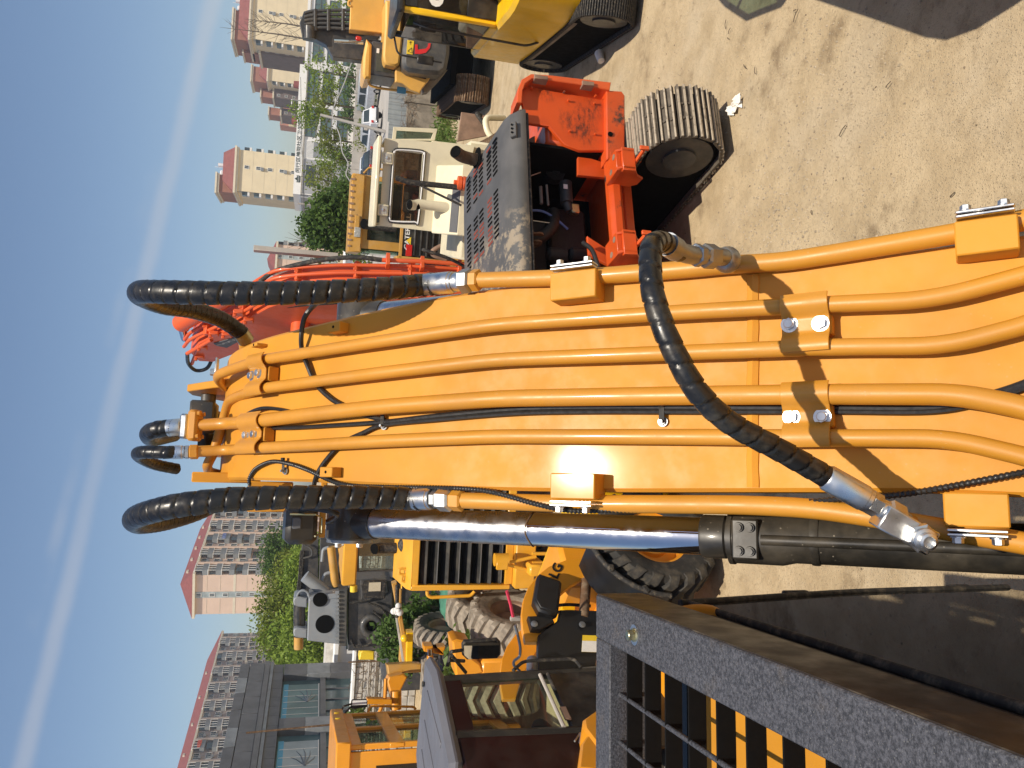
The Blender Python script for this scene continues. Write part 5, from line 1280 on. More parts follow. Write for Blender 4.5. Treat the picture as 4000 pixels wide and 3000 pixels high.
MB().lathe([(.068, 0), (.068, .06)], LG.pxx(*zL(1440, 810), .62), V((0, -.3, -1)), 18).build('gland', 'steel_brown', lg)
q = MB(); q.span((-.5, .3, .6), (.5, 1.1, 1.5), .05); q.build('front_frame', 'loader_paint', lg)
q = MB(); q.prism([V((-1.35, y, z)) for y, z in ((1.25, .15), (1.3, 1.0), (1.55, 1.25), (2.3, .5), (2.2, .1))], V((2.7, 0, 0)), .02); q.build('bucket', 'bright_yellow', lg)
for pts in (((1180, 300), (1150, 500), (1600, 400), (1640, 300)),):
    MB().prism(lx(.2, *pts), V((-.3, 0, 0)), .01).build('cross_plate', 'bright_yellow', lg)
MB().prism(lx(.1, (1100, 1020), (1300, 850), (1280, 1280), (1080, 1220)), V((-.4, 0, 0)), .01).build('cross_plate', 'bright_yellow', lg)
for b in (1160, 1260): MB().tube(catmull(lx(.4, (1030, b), (1200, b - 10), (1500, b + 10)), 5), .018, 8).build('hose', 'rubber_matte', lg)
# black lamp on its post and dark front structure
lm = lx(.62, (640, 1180), (700, 830), (740, 790), (1030, 890), (1050, 930), (1000, 1350), (930, 1395), (720, 1330))
lmo = MB().prism(lm, V((.12, 0, 0)), .02).build('head_lamp', 'plastic_black', lg)
MB().prism([p * .86 + (lm[0] + lm[4]) * .07 + V((.018, 0, 0)) for p in lm], V((.11, 0, 0)), .01).build('lamp_back', 'plastic_black', lmo)
MB().prism(lx(.58, (570, 1390), (900, 1380), (950, 1480), (760, 1580), (620, 1570)), V((.1, 0, 0)), .01).build('lamp_foot', 'plastic_black', lg)
for c in ((690, 1430), (1380, 1440)):
    q = MB(); q.lathe([(.035, 0), (.035, .008), (.02, .012)], LG.pxx(*zL(*c), .685), V((1, 0, 0)), 18); q.build('pin', 'zinc_dull', lg)
MB().prism(lx(.56, (1030, 1300), (1560, 1310), (1600, 1700), (1500, 2300), (700, 2300), (720, 1659), (1000, 1450)), V((.1, 0, 0)), .01).build('loader_tower', 'plastic_black', lg)
lbp = lx(.665, (1385, 1590), (1690, 1600), (1690, 1840), (1370, 1830))
MB().prism(lbp, V((.003, 0, 0))).build('warning_label', 'label_yellow', lg)
MB().prism([lbp[0].lerp(lbp[3], .35) + V((.003, 0, 0)), lbp[1].lerp(lbp[2], .35) + V((.003, 0, 0)), lbp[2] + V((.003, 0, 0)), lbp[3] + V((.003, 0, 0))], V((.002, 0, 0))).build('warning_label', 'paper_white', lg)
# cab on the rear frame, turned against the front frame
LGC = Fr(-3.3, 6.3, R(-13))
def sub(par, fr_par, fr, name):
    e = bpy.data.objects.new(name, None); COL.objects.link(e); e.parent = par; e.empty_display_size = .2
    e.location = fr_par.w(fr.o); e.rotation_euler = (0, 0, fr.yaw - fr_par.yaw); return e
cb = sub(lg, LG, LGC, 'cab')
SX = .52
def cx(*pts, X=SX, fn=zD): return [LGC.pxx(*fn(*p), X) for p in pts]
rc = [LGC.pz(*zC(*p), 3.15) for p in ((1545, 215), (1640, 420), (1870, 1560))]
yf, yb = max(p.y for p in rc), min(p.y for p in rc)
q = MB(); q.prism([V((x, y, 3.06)) for x, y in ((.55, -.5), (.60, .6), (.46, 1.03), (-.6, 1.03), (-.78, .6), (-.76, -.5))], V((0, 0, .11)), .045); rfo = q.build('cab_roof', 'plastic_grey_roof', cb)
for k in range(3):
    q = MB(); q.box((.35 - .35 * k, (yf + yb) / 2, 3.172), (.05, (yf - yb) * .55, .012), Matrix.Rotation(R(6 - 6 * k), 3, 'Z'), .004); q.build('roof_ridge', 'plastic_grey_roof', rfo)
q = MB(); q.lathe([(.02, 0), (.03, .01), (.02, .02)], LGC.pz(*zC(1515, 570), 3.175), V((0, 0, 1)), 14); q.build('lifting_eye', 'rubber_matte', rfo)
c_f, c_b, zb, zt_ = .62, -.45, 1.5, 3.06
def post(x, y0, y1, z0, z1, w=.05, m='black_paint'):
    q = MB(); q.tube([V((x, y0, z0)), V((x, y1, z1))], w, 8); q.build('cab_pillar', m, cb)
post(SX - .04, c_f + .03, c_f - .02, zb, zt_, .055); post(-SX + .04, c_f + .03, c_f - .02, zb, zt_, .055); post(SX - .04, c_b + .25, c_b + .3, zb, zt_, .06); post(-SX + .04, c_b + .25, c_b + .3, zb, zt_, .06)
mid = LGC.pxx(*zD(1000, 1440), SX).y
q = MB(); q.span((SX - .06, c_b - .3, zb), (SX, c_b + .3, zt_), .02); q.build('rear_quarter', 'burgundy', cb)
q = MB(); q.span((SX - .05, c_b + .2, zt_ - .16), (SX - .005, c_f, zt_), .01); q.build('door_head', 'burgundy', cb)
q = MB(); q.span((SX - .03, c_b + .2, zb), (SX - .024, c_f, zt_ - .1)); q.build('side_window', 'pane_light', cb)
bar = cx((1010, 1060), (1165, 1400)); q = MB(); q.tube([p + V((.01, 0, 0)) for p in bar], .018, 8); q.build('door_bar', 'concrete', cb)
q = MB(); q.span((SX - .05, c_b, .9), (SX, c_f + .02, LGC.pxx(*zD(1060, 1250), SX).z - .12), .02); q.build('door_lower', 'black_paint', cb)
lp0, lp1 = cx((1135, 1272), (1215, 1352)); q = MB(); q.box(((lp0.x + lp1.x) / 2 + .01, (lp0.y + lp1.y) / 2, (lp0.z + lp1.z) / 2), (.02, abs(lp0.y - lp1.y), abs(lp0.z - lp1.z)), None, .006); q.build('door_latch', 'rust_plate', cb)
q = MB(); q.tube(fillet([p + V((.02, 0, 0)) for p in cx((1060, 1060), (1075, 1100), (1105, 1165))], .05), .018, 8); q.build('door_handle', 'rubber_matte', cb)
q = MB(); q.tube(fillet([p + V((.03, 0, 0)) for p in cx((835, 1045), (900, 985), (1230, 968), (1275, 1025))], .06), .016, 8); q.build('grab_rail', 'rubber_matte', cb)
q = MB(); q.span((-.3, c_b + .3, 1.3), (.3, c_b + .8, 1.75), .06); q.box((0, c_b + .3, 2.1), (.55, .14, .75), None, .06); q.build('seat', 'seat_black', cb)
q = MB(); q.lathe([(.17, 0), (.19, .015), (.17, .03)], (0, c_f - .25, 2.1), V((0, -.5, 1)), 24); q.tube([V((0, c_f - .25, 2.1)), V((0, c_f - .05, 1.5))], .03, 8); q.build('steering_wheel', 'seat_black', cb)
q = MB(); q.span((-SX, c_b - .02, .95), (SX - .06, c_f, 1.35), .02); q.build('cab_floor', 'black_paint', cb)
q = MB(); q.span((-.62, -3.2, .9), (.62, c_b - .35, 2.0), .1); q.build('engine_hood', 'loader_paint', cb)
q = MB(); q.span((-.72, c_b - .6, .75), (.8, c_f + .15, 1.1), .04); q.build('chassis', 'loader_paint', cb)
q = MB(); q.prism(cx((1290, 1340), (1300, 1400), (1420, 1560), (1640, 1480), (1640, 1250), (1400, 1260), X=.78), V((-.25, 0, 0)), .02); q.build('step_panel', 'loader_paint', cb)
q = MB(); q.prism(cx((1255, 1660), (1275, 1500), (1330, 1420), (1660, 1500), (1660, 1700), X=.76), V((-.2, 0, 0)), .02); q.build('step_panel', 'loader_paint', cb)
q = MB(); q.tube(fillet([p + V((.05, 0, 0)) for p in cx((1230, 1520), (1270, 1460), (1262, 1530))], .03), .008, 6); q.build('latch_loop', 'zinc', cb)
# mirror on its bracket at the front pillar
mr = [LGC.py(*zD(*p), c_f + .32) for p in ((520, 840), (735, 826), (758, 850), (758, 925), (735, 952), (540, 960), (508, 930), (505, 865))]
mo = MB().prism(mr, V((0, .05, 0)), .012).build('mirror_shell', 'rubber_matte', cb)
cm = sum(mr, V((0, 0, 0))) / len(mr)
MB().prism([cm + (p - cm) * .9 - V((0, .003, 0)) for p in mr], V((0, .004, 0))).build('mirror_glass', 'mirror', mo)
for p0, p1 in (((410, 1000), (435, 905)), ((435, 905), (505, 895)), ((420, 960), (520, 965)), ((440, 930), (530, 1040))):
    MB().tube([LGC.py(*zD(*p0), c_f + .22), LGC.py(*zD(*p1), c_f + .3)], .017, 8).build('mirror_bracket', 'rubber_matte', cb)
tu = [LGC.py(*zD(*p), c_f + .5) for p in ((850, 735), (868, 800), (885, 880), (880, 940), (840, 965), (840, 995), (880, 1030))]
MB().tube(fillet(tu, .04), .014, 8).build('lamp_arm', 'zinc_dull', cb)
q = MB(); q.box(LGC.py(*zD(850, 690), c_f + .5), (.04, .04, .1), None, .005); q.build('arm_clip', 'pole_grey', cb)
MB().tube([LGC.py(*zD(*p), c_f + .5) for p in ((700 + 95, 512), (820, 600), (840, 700))], .016, 6).build('red_strap', 'strap_red', cb)
q = MB(); q.cyl(LGC.py(*zD(960, 960), c_f + .3), LGC.py(*zD(960, 1050), c_f + .1), .055, .055, 16); q.build('horn', 'zinc_dull', cb)
tyre(cb, (.95, -1.5, .66), (1, 0, 0), .66, .5, .34, 18, rimmat='loader_paint'); tyre(cb, (-.95, -1.5, .66), (1, 0, 0), .66, .5, .34, 18, rimmat='loader_paint')

# ------------------------------------------------------------------ road grader, rear view with louvred radiator
GR = Fr(-2.6, 13, 0)
gr = thing('motor_grader', 'amber motor grader seen from behind, black louvred radiator and twin step rails', 'grader', GR)
zE = lambda a, b: (1300 + a * .3617, 2050 + b * .3617)
def gp(f, *pts): return [GR.py(*zE(*p), f) for p in pts]
g = gp(0, (930, 700), (930, 100), (1800, 100), (1800, 720))
gx0, gx1, gz1, gz0 = -1.0, 1.25, GR.py(*zE(930, 500), 0).z, GR.py(1975, 2200, 0).z
for a, b in (((gx0, 0, gz0 - .1), (gx0 + .09, .5, gz1 + .12)), ((gx1 - .09, 0, gz0 - .1), (gx1, .5, gz1 + .12)), ((gx0 + .09, 0, gz1), (gx1 - .09, .5, gz1 + .12)), ((gx0 + .09, 0, gz0 - .14), (gx1 - .09, .5, gz0))):
    q = MB(); q.span(a, b, .012); q.build('radiator_frame', 'grader_paint', gr)
q = MB(); q.span((gx0 + .09, .12, gz0), (gx1 - .09, .2, gz1)); q.build('radiator_core', 'interior_black', gr)
nl = 8
for k in range(nl):
    zz = gz0 + (k + .5) * (gz1 - gz0) / nl
    q = MB(); q.box(((gx0 + gx1) / 2, .07, zz), (gx1 - gx0 - .2, .14, .012), Matrix.Rotation(R(38 if k % 2 else 30), 3, 'X'), .002); q.build('louver', 'black_paint', gr)
    if k % 2 == 0:
        q = MB(); q.box(((gx0 + gx1) / 2, .012, zz - .03), (gx1 - gx0 - .25, .012, .014)); q.build('louver_edge', 'zinc_dull', gr)
top = [(0, gz1 + .12), (.12, gz1 + .2), (.9, gz1 + .34), (.9, gz1 - .2), (.2, gz1 + .1)]
MB().prism([V((gx0, y, z)) for y, z in top], V((gx1 - gx0, 0, 0)), .012).build('engine_hood', 'grader_paint', gr)
q = MB(); q.span((gx0 + .02, .5, gz0 - .1), (gx1 - .02, 2.4, gz1 - .05), .02); q.build('engine_case', 'grader_paint', gr)
for a, b in (((720, 470), (815, 540)), ((750, 545), (855, 620))):
    pts = [GR.py(*zE(*p), .15) for p in (a, (a[0] - 5, b[1] - 8), (b[0], b[1]), (b[0] - 10, a[1] + 10))]
    MB().tube(fillet(pts + pts[:2], .05), .022, 8).build('step_rail', 'grader_paint', gr)
MB().tube(fillet(gp(.1, (1020, 715), (1020, 760), (1060, 785), (1490, 765), (1530, 720)), .12), .03, 8).build('side_rail', 'grader_paint', gr)
e0, e1_ = GR.py(*zE(445, 250), .8), GR.py(*zE(830, 250), .8)
q = MB(); q.tube([V((e0.x, .8, e1_.z - .1)), V((e0.x, .8, e0.z - .08)), V((e0.x, .72, e0.z))], .095, 18, False); q.build('exhaust_pipe', 'rubber_matte', gr)
MB().tube([V((e0.x, .8, e0.z - .3)), V((e0.x, .8, e0.z - .08)), V((e0.x, .722, e0.z - .003))], .088, 18).build('exhaust_bore', 'interior_black', gr)
q = MB(); q.lathe([(.15, 0), (.14, .03), (.06, .09), (.02, .1)], GR.py(*zE(765, 215), .5), V((0, -.2, 1)), 18); q.build('precleaner', 'rubber_matte', gr)
# cab
r0, r1 = GR.py(*zE(250, 660), 2.2), GR.py(*zE(130, 160), 2.2)
q = MB(); q.span((r0.x, 2.2, r0.z), (r0.x + 2.1, 4.0, r1.z + .02), .03); q.build('cab_roof', 'grader_paint', gr)
cwz0 = GR.py(*zE(760, 300), 2.3).z
o4 = [V((r0.x + .25, 2.3, r0.z)), V((r0.x + 2.0, 2.3, r0.z)), V((r0.x + 2.0, 2.3, cwz0)), V((r0.x + .25, 2.3, cwz0))]
i4 = [GR.py(*zE(*p), 2.3) for p in ((285, 505), (285, -160), (690, -160), (700, 480))]
for i in range(4):
    j = (i + 1) % 4; MB().prism([o4[i], o4[j], i4[j], i4[i]], V((0, .06, 0)), .005).build('cab_wall', 'dark_machine', gr)
MB().prism([p + V((0, .03, 0)) for p in i4], V((0, .01, 0))).build('rear_window', 'pane_clear', gr)
q = MB(); q.span((r0.x + .2, 3.85, cwz0), (r0.x + 2.0, 3.9, r0.z)); q.build('cab_wall', 'old_yellow', gr)
q = MB(); q.span((r0.x + .9, 3.0, cwz0), (r0.x + 1.3, 3.2, r0.z - .3), .03); q.build('console', 'old_yellow', gr)
ml = gp(2.1, (330, 610), (300, 660), (330, 790), (560, 800), (575, 620), (540, 600))
mo = MB().prism(ml, V((0, .06, 0)), .012).build('mirror_shell', 'rubber_matte', gr)
MB().prism(gp(2.09, (390, 625), (385, 720), (515, 715), (520, 620)), V((0, .005, 0))).build('mirror_glass', 'mirror', mo)
MB().prism(gp(2.09, (405, 730), (365, 735), (360, 770), (500, 765), (510, 725)), V((0, .005, 0))).build('mirror_back', 'seat_black', mo)
q = MB(); q.cyl(GR.py(*zE(225, 655), 2.3), GR.py(*zE(225, 720), 2.3), .07, .07, 16); q.build('beacon', 'label_yellow', gr)
# hitch gear under the radiator
q = MB(); q.span((gx0 + .05, -.15, gz0 - .5), (gx0 + 1.0, .3, gz0 - .14), .02); q.build('rear_frame', 'grader_paint', gr)
p = GR.py(*zD(760, 290), -.3); q = MB(); q.cyl(p + V((-.05, 0, .12)), p + V((-.05, 0, -.12)), .11, .11, 20); q.box(p + V((-.12, -.08, 0)), (.16, .06, .2), None, .01); q.build('brake_canister', 'grader_paint', gr)
for pts in (((800, 330), (930, 300), (985, 290)), ((800, 340), (940, 380), (985, 385)), ((960, 270), (1100, 270)), ((960, 330), (1110, 330))):
    MB().tube([GR.py(*zD(*p), -.32) for p in pts], .03, 8).build('linkage', 'grader_paint', gr)
q = MB(); q.span((gx0 + .35, -.5, .3), (gx0 + .55, .3, gz0 - .3), .03); q.build('ripper_post', 'grader_paint', gr)
for sx in (-.62, .9):
    tyre(gr, (sx, 1.0, .68), (1, 0, 0), .68, .42, .34, 18, rimmat='grader_paint'); tyre(gr, (sx, 2.7, .68), (1, 0, 0), .68, .42, .34, 18, rimmat='grader_paint')
q = MB(); q.span((-.3, 3.9, .9), (.3, 7.5, 1.3), .04); q.build('main_beam', 'grader_paint', gr)

# ------------------------------------------------------------------ yellow loader at the left edge
H3 = Fr(-7.2, 15.5, R(14))
h3 = thing('wheel_loader', 'yellow loader with narrow two pane door and white mirror at the left edge', 'loader', H3)
def hx(X, *pts): return [H3.pxx(*zC(*p), X) for p in pts]
def hy(Y, *pts): return [H3.py(*zC(*p), Y) for p in pts]
c0, c1_ = H3.pxx(*zC(300, 960), .7), H3.pxx(*zC(300, 1380), .7)
X_ = .7
z_r = c0.z; ya, yb_ = c0.y, c1_.y
outer = [V((X_, ya, z_r - .2)), V((X_, yb_, z_r - .2)), V((X_, yb_, .9)), V((X_, ya, .9))]
q = MB(); q.span((-.75, yb_ - .1, z_r - .22), (X_ + .06, ya + .15, z_r), .02); q.build('cab_roof', 'loader_paint', h3)
for y_ in (ya - .05, (ya + yb_) / 2, yb_ + .06):
    q = MB(); q.span((X_ - .08, y_ - .05, .9), (X_, y_ + .05, z_r - .2), .012); q.build('cab_pillar', 'loader_paint', h3)
zm = H3.pxx(*zC(1030, 1080), X_).z
for za in (zm, z_r - .26, 1.0):
    q = MB(); q.span((X_ - .07, yb_, za - .12), (X_ - .004, ya, za + .1), .01); q.build('door_rail', 'loader_paint', h3)
q = MB(); q.span((X_ - .05, yb_ + .05, 1.0), (X_ - .044, ya - .05, z_r - .3)); q.build('door_pane', 'pane_green', h3)
q = MB(); q.span((-.7, yb_ + .0, 1.0), (-.66, ya, z_r - .2)); q.build('cab_wall', 'grader_paint', h3)
q = MB(); q.cyl((.1, ya - .5, 1.0), (.1, ya - .5, 2.1), .3, .3, 24); q.build('water_drum', 'old_yellow', h3)
q = MB(); q.span((-.74, yb_ - .02, 1.0), (X_ - .1, yb_ + .04, z_r - .2), .01); q.build('rear_wall', 'loader_paint', h3)
q = MB(); q.span((-.5, yb_ - .03, 1.3), (X_ - .3, yb_ - .02, z_r - .6)); q.build('rear_window', 'pane_dark', h3)
q = MB(); q.cyl((.35, yb_ - .3, 1.95), (.35, yb_ - .3, 2.25), .13, .13, 20); q.build('air_cleaner', 'loader_paint', h3)
q = MB(); q.span((-.6, -3.4, .95), (.6, yb_ - .05, 1.95), .06); q.build('engine_hood', 'loader_paint', h3)
q = MB(); q.span((-.6, -2.8, .5), (.6, 3.2, .95), .04); q.build('chassis', 'loader_paint', h3)
for k in (0, 1):
    q = MB(); q.box((X_ + .065, ya - .3 - .55 * k, z_r - .1), (.02, .09, .09), None, .01); q.build('marker_lamp', 'label_yellow', h3)
ms = hy(ya + .35, (570, 790), (560, 870), (585, 900), (780, 870), (785, 790), (765, 768), (590, 770))
mo = MB().prism(ms, V((0, .05, 0)), .012).build('mirror_shell', 'rubber_matte', h3)
MB().prism(hy(ya + .34, (590, 785), (580, 845), (770, 838), (770, 780)), V((0, .004, 0))).build('mirror_glass', 'sign_white', mo)
for p0, p1 in (((420, 960), (470, 860)), ((470, 860), (570, 830)), ((480, 960), (560, 870))):
    MB().tube([H3.py(*zC(*p0), ya + .1), H3.py(*zC(*p1), ya + .34)], .018, 8).build('mirror_bracket', 'rubber_matte', h3)
MB().tube(fillet(hy(ya + .2, (790, 970), (800, 880), (840, 855), (1380, 865), (1410, 900)), .1), .022, 8).build('grab_rail', 'loader_paint', h3)
MB().tube(hy(ya + .9, (930, 960), (1010, 740), (1020, 500)), .035, 8).build('exhaust_stack', 'loader_paint', h3)
bx_ = hy(ya + 1.3, (1040, 540), (1065, 480), (1240, 440), (1300, 480), (1180, 720), (1100, 740))
MB().prism(bx_, V((0, .5, 0)), .02).build('front_cover', 'loader_paint', h3)
MB().prism(hy(ya + 1.9, (1035, 320), (1360, 300), (1480, 310), (1480, 420), (1280, 430), (1060, 480)), V((0, .4, 0)), .02).build('lift_frame', 'old_yellow', h3)
q = MB(); q.cyl(H3.py(*zC(1150, 660), ya + 1.0), H3.py(*zC(1150, 900), ya + 1.0), .11, .11, 18); q.build('head_lamp', 'loader_paint', h3)
MB().prism(hy(ya + .8, (780, 760), (1100, 770), (1100, 840), (780, 835)), V((0, .3, 0)), .01).build('front_cover', 'loader_paint', h3)
MB().tube(catmull(hy(ya + .95, (1190, 760), (1100, 790), (1080, 880), (1190, 950)), 5), .022, 8).build('hose', 'rubber_matte', h3)
for sx in (-.95, .95):
    for yy in (-2.15, 1.9): tyre(h3, (sx * 1.06, yy, .8), (1, 0, 0), .8, .56, .4, 20, lugmat='tyre_mud', rimmat='old_yellow')

# ------------------------------------------------------------------ grey piling hammer head on a dark carrier
PF = Fr(-6.6, 22, 0)
pm = thing('piling_rig', 'grey piling hammer head with round hole on a dark carrier, hoses coiled', 'piling rig', PF)
zG = lambda a, b: (1100 + a * .603, 2000 + b * .603)
zF = lambda a, b: (1000 + a * .3316, 1900 + b * .3316)
def pp_(f, *pts, fn=zG): return [PF.py(*fn(*p), f) for p in pts]
MB().prism(pp_(0, (175, 555), (370, 535), (385, 860), (165, 835)), V((0, .9, 0)), .03).build('hammer_body', 'machine_grey', pm)
MB().prism(pp_(-.02, (175, 555), (260, 535), (370, 528), (370, 560), (185, 580)), V((0, .9, 0)), .02).build('hammer_rib', 'machine_grey', pm)
for y0 in (560, 760):
    kn = pp_(.05, (75, y0 + 20), (80, y0), (100, y0 - 10), (165, y0), (165, y0 + 60), (110, y0 + 55), (80, y0 + 45))
    MB().prism(kn, V((0, .75, 0)), .03).build('knuckle', 'machine_grey', pm)
MB().tube(pp_(.4, (115, 575), (115, 800)), .16, 18).build('cross_pin', 'cylinder_black', pm)
c_ = PF.py(*zG(280, 727), -.015); MB().lathe([(.255, 0), (.255, .02)], c_, V((0, 1, 0)), 28).build('round_hole', 'interior_black', pm)
c_ = PF.py(*zG(250, 568), -.04); MB().lathe([(.2, 0), (.2, .02)], c_, V((0, 1, 0)), 24).build('round_hole', 'interior_black', pm)
MB().prism(pp_(-.06, (370, 505), (428, 500), (420, 870), (372, 868)), V((0, 1.0, 0)), .02).build('flange', 'counterweight_grey', pm)
for k in range(13):
    b = 520 + k * 27; p = PF.py(*zG(372, b), -.1); q = MB(); q.cyl(p, p + V((0, 0, .1)), .04, .04, 6); q.build('bolt', 'machine_grey', pm)
MB().prism(pp_(.1, (430, 440), (720, 440), (720, 900), (430, 900)), V((0, 1.4, 0)), .03).build('carrier_body', 'dark_machine', pm)
rg = [PF.py(*zG(585 + math.cos(a) * 58, 738 + math.sin(a) * 58), .02) for a in [i * 6.283 / 16 for i in range(16)]]
MB().tube(rg + rg[:1], .1, 10).build('guide_ring', 'counterweight_grey', pm)
MB().lathe([(.34, 0), (.34, .02)], PF.py(*zG(585, 738), .05), V((0, 1, 0)), 24).build('round_hole', 'interior_black', pm)
wm = pp_(.02, (510, 440), (600, 430), (680, 450), (690, 520), (600, 570), (515, 570))
MB().prism(wm, V((0, .1, 0)), .02).build('cabin_frame', 'dark_machine', pm)
MB().prism(pp_(-.02, (545, 460), (640, 455), (670, 510), (630, 545), (540, 545)), V((0, .02, 0))).build('cabin_pane', 'pane_clear', pm)
# boom with railings reaching right, grey ram, yellow pipes
MB().prism(pp_(1.2, (135, 180), (95, 580), (240, 560), (240, 180)), V((0, .8, 0)), .02).build('boom', 'dark_machine', pm)
MB().prism(pp_(1.1, (250, 150), (240, 560), (400, 520), (400, 150)), V((0, .9, 0)), .02).build('boom', 'dark_machine', pm)
for k in range(3): MB().tube(pp_(1.15, (125 + k * 9, 250), (112 + k * 9, 420), (95 + k * 9, 560)), .025, 6).build('guide_rail', 'rubber_matte', pm)
MB().tube(fillet(pp_(1.1, (150, 215), (195, 235), (200, 285), (140, 300)), .1), .03, 6).build('grab_rail', 'counterweight_grey', pm)
MB().tube(pp_(.5, (150, 415), (285, 520)), .17, 18).build('ram', 'machine_grey', pm)
for a, b, c in (((320, 225), (350, 480), .12), ((385, 230), (405, 330), .1)):
    MB().tube(pp_(.6, a, b), c, 12).build('feed_pipe', 'old_yellow', pm)
MB().tube(fillet(pp_(.6, (305, 230), (270, 240), (262, 320)), .1), .05, 8).build('bent_pipe', 'machine_grey', pm)
MB().tube(fillet(pp_(.6, (325, 390), (280, 400), (265, 445)), .1), .05, 8).build('bent_pipe', 'machine_grey', pm)
q = MB(); q.tube(pp_(.6, (110, 808), (110, 885)), .13, 14); q.build('lifting_shackle', 'old_yellow', pm)
for k in range(4):
    r_ = [PF.py(*zG(140 + math.cos(a) * (30 + k * 3), 540 + k * 4 + math.sin(a) * (34 + 3 * k)), .3 - .05 * k) for a in [i * 6.283 / 14 for i in range(15)]]
    MB().tube(catmull(r_, 3), .03, 8).build('hose_coil', 'machine_grey', pm)
for pts in (((440, 590), (500, 580), (580, 560), (590, 520)), ((590, 640), (640, 680), (660, 700)), ((450, 830), (470, 870), (500, 870), (560, 860), (640, 790)), ((560, 590), (640, 620), (690, 690), (700, 720))):
    MB().tube(catmull(pp_(-.05, *pts), 5), .035, 8).build('hose', 'rubber_matte', pm)
MB().prism(pp_(.3, (510, 910), (500, 960), (600, 960), (600, 905), (530, 895)), V((0, .5, 0)), .03).build('fuel_tank', 'label_yellow', pm)
q = MB(); q.span((-2.5, .3, .3), (1.2, 2.2, 1.9), .05); q.build('carrier_body', 'dark_machine', pm)
for sx in (-2.2, .9): crawler(pm, sx, -.4, 3.2, .6, .9)

# ------------------------------------------------------------------ grader frame with beam, wheel leaning outside, scrap
FB = Fr(-5.5, 17.5, 0)
fb = thing('grader_frame', 'loose yellow grader front beam with plank lying across the weeds', 'machine part', FB)
def fp_(f, *pts): return [FB.py(*zE(*p), f) for p in pts]
MB().prism(fp_(0, (640, 640), (690, 620), (800, 1290), (800, 1480), (720, 1490), (740, 1200)), V((0, .25, 0)), .015).build('main_beam', 'old_yellow', fb)
MB().prism(fp_(-.2, (800, 1170), (870, 1165), (860, 1500), (790, 1500)), V((0, .3, 0)), .015).build('end_beam', 'bright_yellow', fb)
MB().prism(fp_(-.15, (670, 960), (690, 960), (775, 1480), (750, 1490)), V((0, .04, 0)), .004).build('plank', 'stone_pale', fb)
MB().tube(fp_(-.3, (695, 650), (690, 1000)), .04, 8).build('tie_rod', 'rubber_matte', fb)
MB().tube(fp_(-.3, (730, 690), (725, 1010)), .03, 8).build('tie_rod', 'old_yellow', fb)
q = MB(); q.sph(FB.py(*zE(775, 1225), -.25), .09, 14, 10); q.build('ball_joint', 'bright_yellow', fb)
q = MB(); q.span(FB.py(*zE(690, 640), 0) + V((0, -.1, -.1)), FB.py(*zE(740, 740), 0) + V((0, .2, 0)), .01); q.build('bracket', 'bright_yellow', fb)
q = MB(); q.span((-1.0, 0, 0), (-.7, .3, 1.5), .02); q.span((1.9, 0, 0), (2.1, .3, 1.4), .02) if False else None; q.build('support_leg', 'dark_machine', fb)
p = FB.py(*zE(700, 915), -.4)
rag = MB()
for k in range(7): rag.sph(p + V((random.uniform(-.08, .08), random.uniform(-.05, .05), random.uniform(-.1, .1))), random.uniform(.05, .09), 8, 6, (1, .8, 1))
tag(rag.build('rag', 'cloth_white'), 'crumpled white rag caught on the yellow tie rod', 'rag').matrix_world = FB.m
# tractor unit (front axle) beside the tyre
FX = Fr(-6.9, 16.6, 0)
fx = thing('front_axle', 'orange axle stub with chrome ram standing in weeds beside the upright tyre', 'machine part', FX)
def xp_(f, *pts): return [FX.py(*zE(*p), f) for p in pts]
MB().prism(xp_(0, (985, 1310), (1080, 1310), (1090, 1370), (1200, 1400), (1130, 1330), (1215, 1320), (1190, 1410), (985, 1370)), V((0, .3, 0)), .01).build('axle_bracket', 'loader_paint', fx)
MB().tube(xp_(-.05, (1045, 1340), (1048, 1420)), .05, 12).build('ram_rod', 'chrome', fx)
MB().tube(xp_(-.05, (1048, 1410), (1055, 1480)), .07, 12).build('ram', 'loader_paint', fx)
q = MB(); a, b = FX.py(*zE(1200, 1400), .2), FX.py(*zE(1500, 1500), .2); q.span((b.x - .2, 0, 0), (a.x + .1, .4, a.z + .1), .05); q.build('axle_case', 'dark_machine', fx)
OB = Fr(-5.5, 12.4, 0)
ob = thing('digger_bucket_link', 'orange steel link with black shadowed recess beside the grey cab roof mirror', 'machine part', OB)
def op_(f, *pts): return [OB.py(*zE(*p), f) for p in pts]
MB().prism(op_(0, (1290, 1260), (1340, 1240), (1480, 1270), (1480, 1420), (1590, 1500), (1640, 1600), (1500, 1640), (1330, 1640), (1310, 1450)), V((0, .5, 0)), .03).build('link_plate', 'loader_paint', ob)
q = MB(); q.span((.55, 0, 0), (.9, .5, 1.4), .05); q.build('link_base', 'loader_paint', ob)
# tyres on the ground
def loose_tyre(x, y, yaw, rad, w, label, mat, lugmat, tilt=0.0, n=22, rim='rust_plate'):
    t_ = thing('tyre', label, 'tyre', Fr(x, y, yaw), 'loose tyres standing in the yard')
    tyre(t_, (0, 0, rad * .985), (math.cos(tilt), 0, math.sin(tilt)), rad, w, rad * .52, n, mat=mat, lugmat=lugmat, rimmat=rim)
    return t_
a = atz(1850, 2465, 0); loose_tyre(a.x - .1, a.y + .35, R(-6), .76, .5, 'clean ribbed tyre standing upright in the weeds near the mirror', 'tyre_dark', 'tyre_mud')
a = atz(2170, 2450, 0); loose_tyre(a.x, a.y + .35, R(-12), .74, .62, 'largest mud caked tyre standing behind the orange lettered arm', 'tyre_mud', 'tyre_mud', 0, 20)
a = atz(2050, 2375, 0); loose_tyre(a.x - .1, a.y + .4, R(-12), .76, .62, 'mud caked tyre half hidden behind the amber grader', 'tyre_mud', 'tyre_mud', 0, 20)
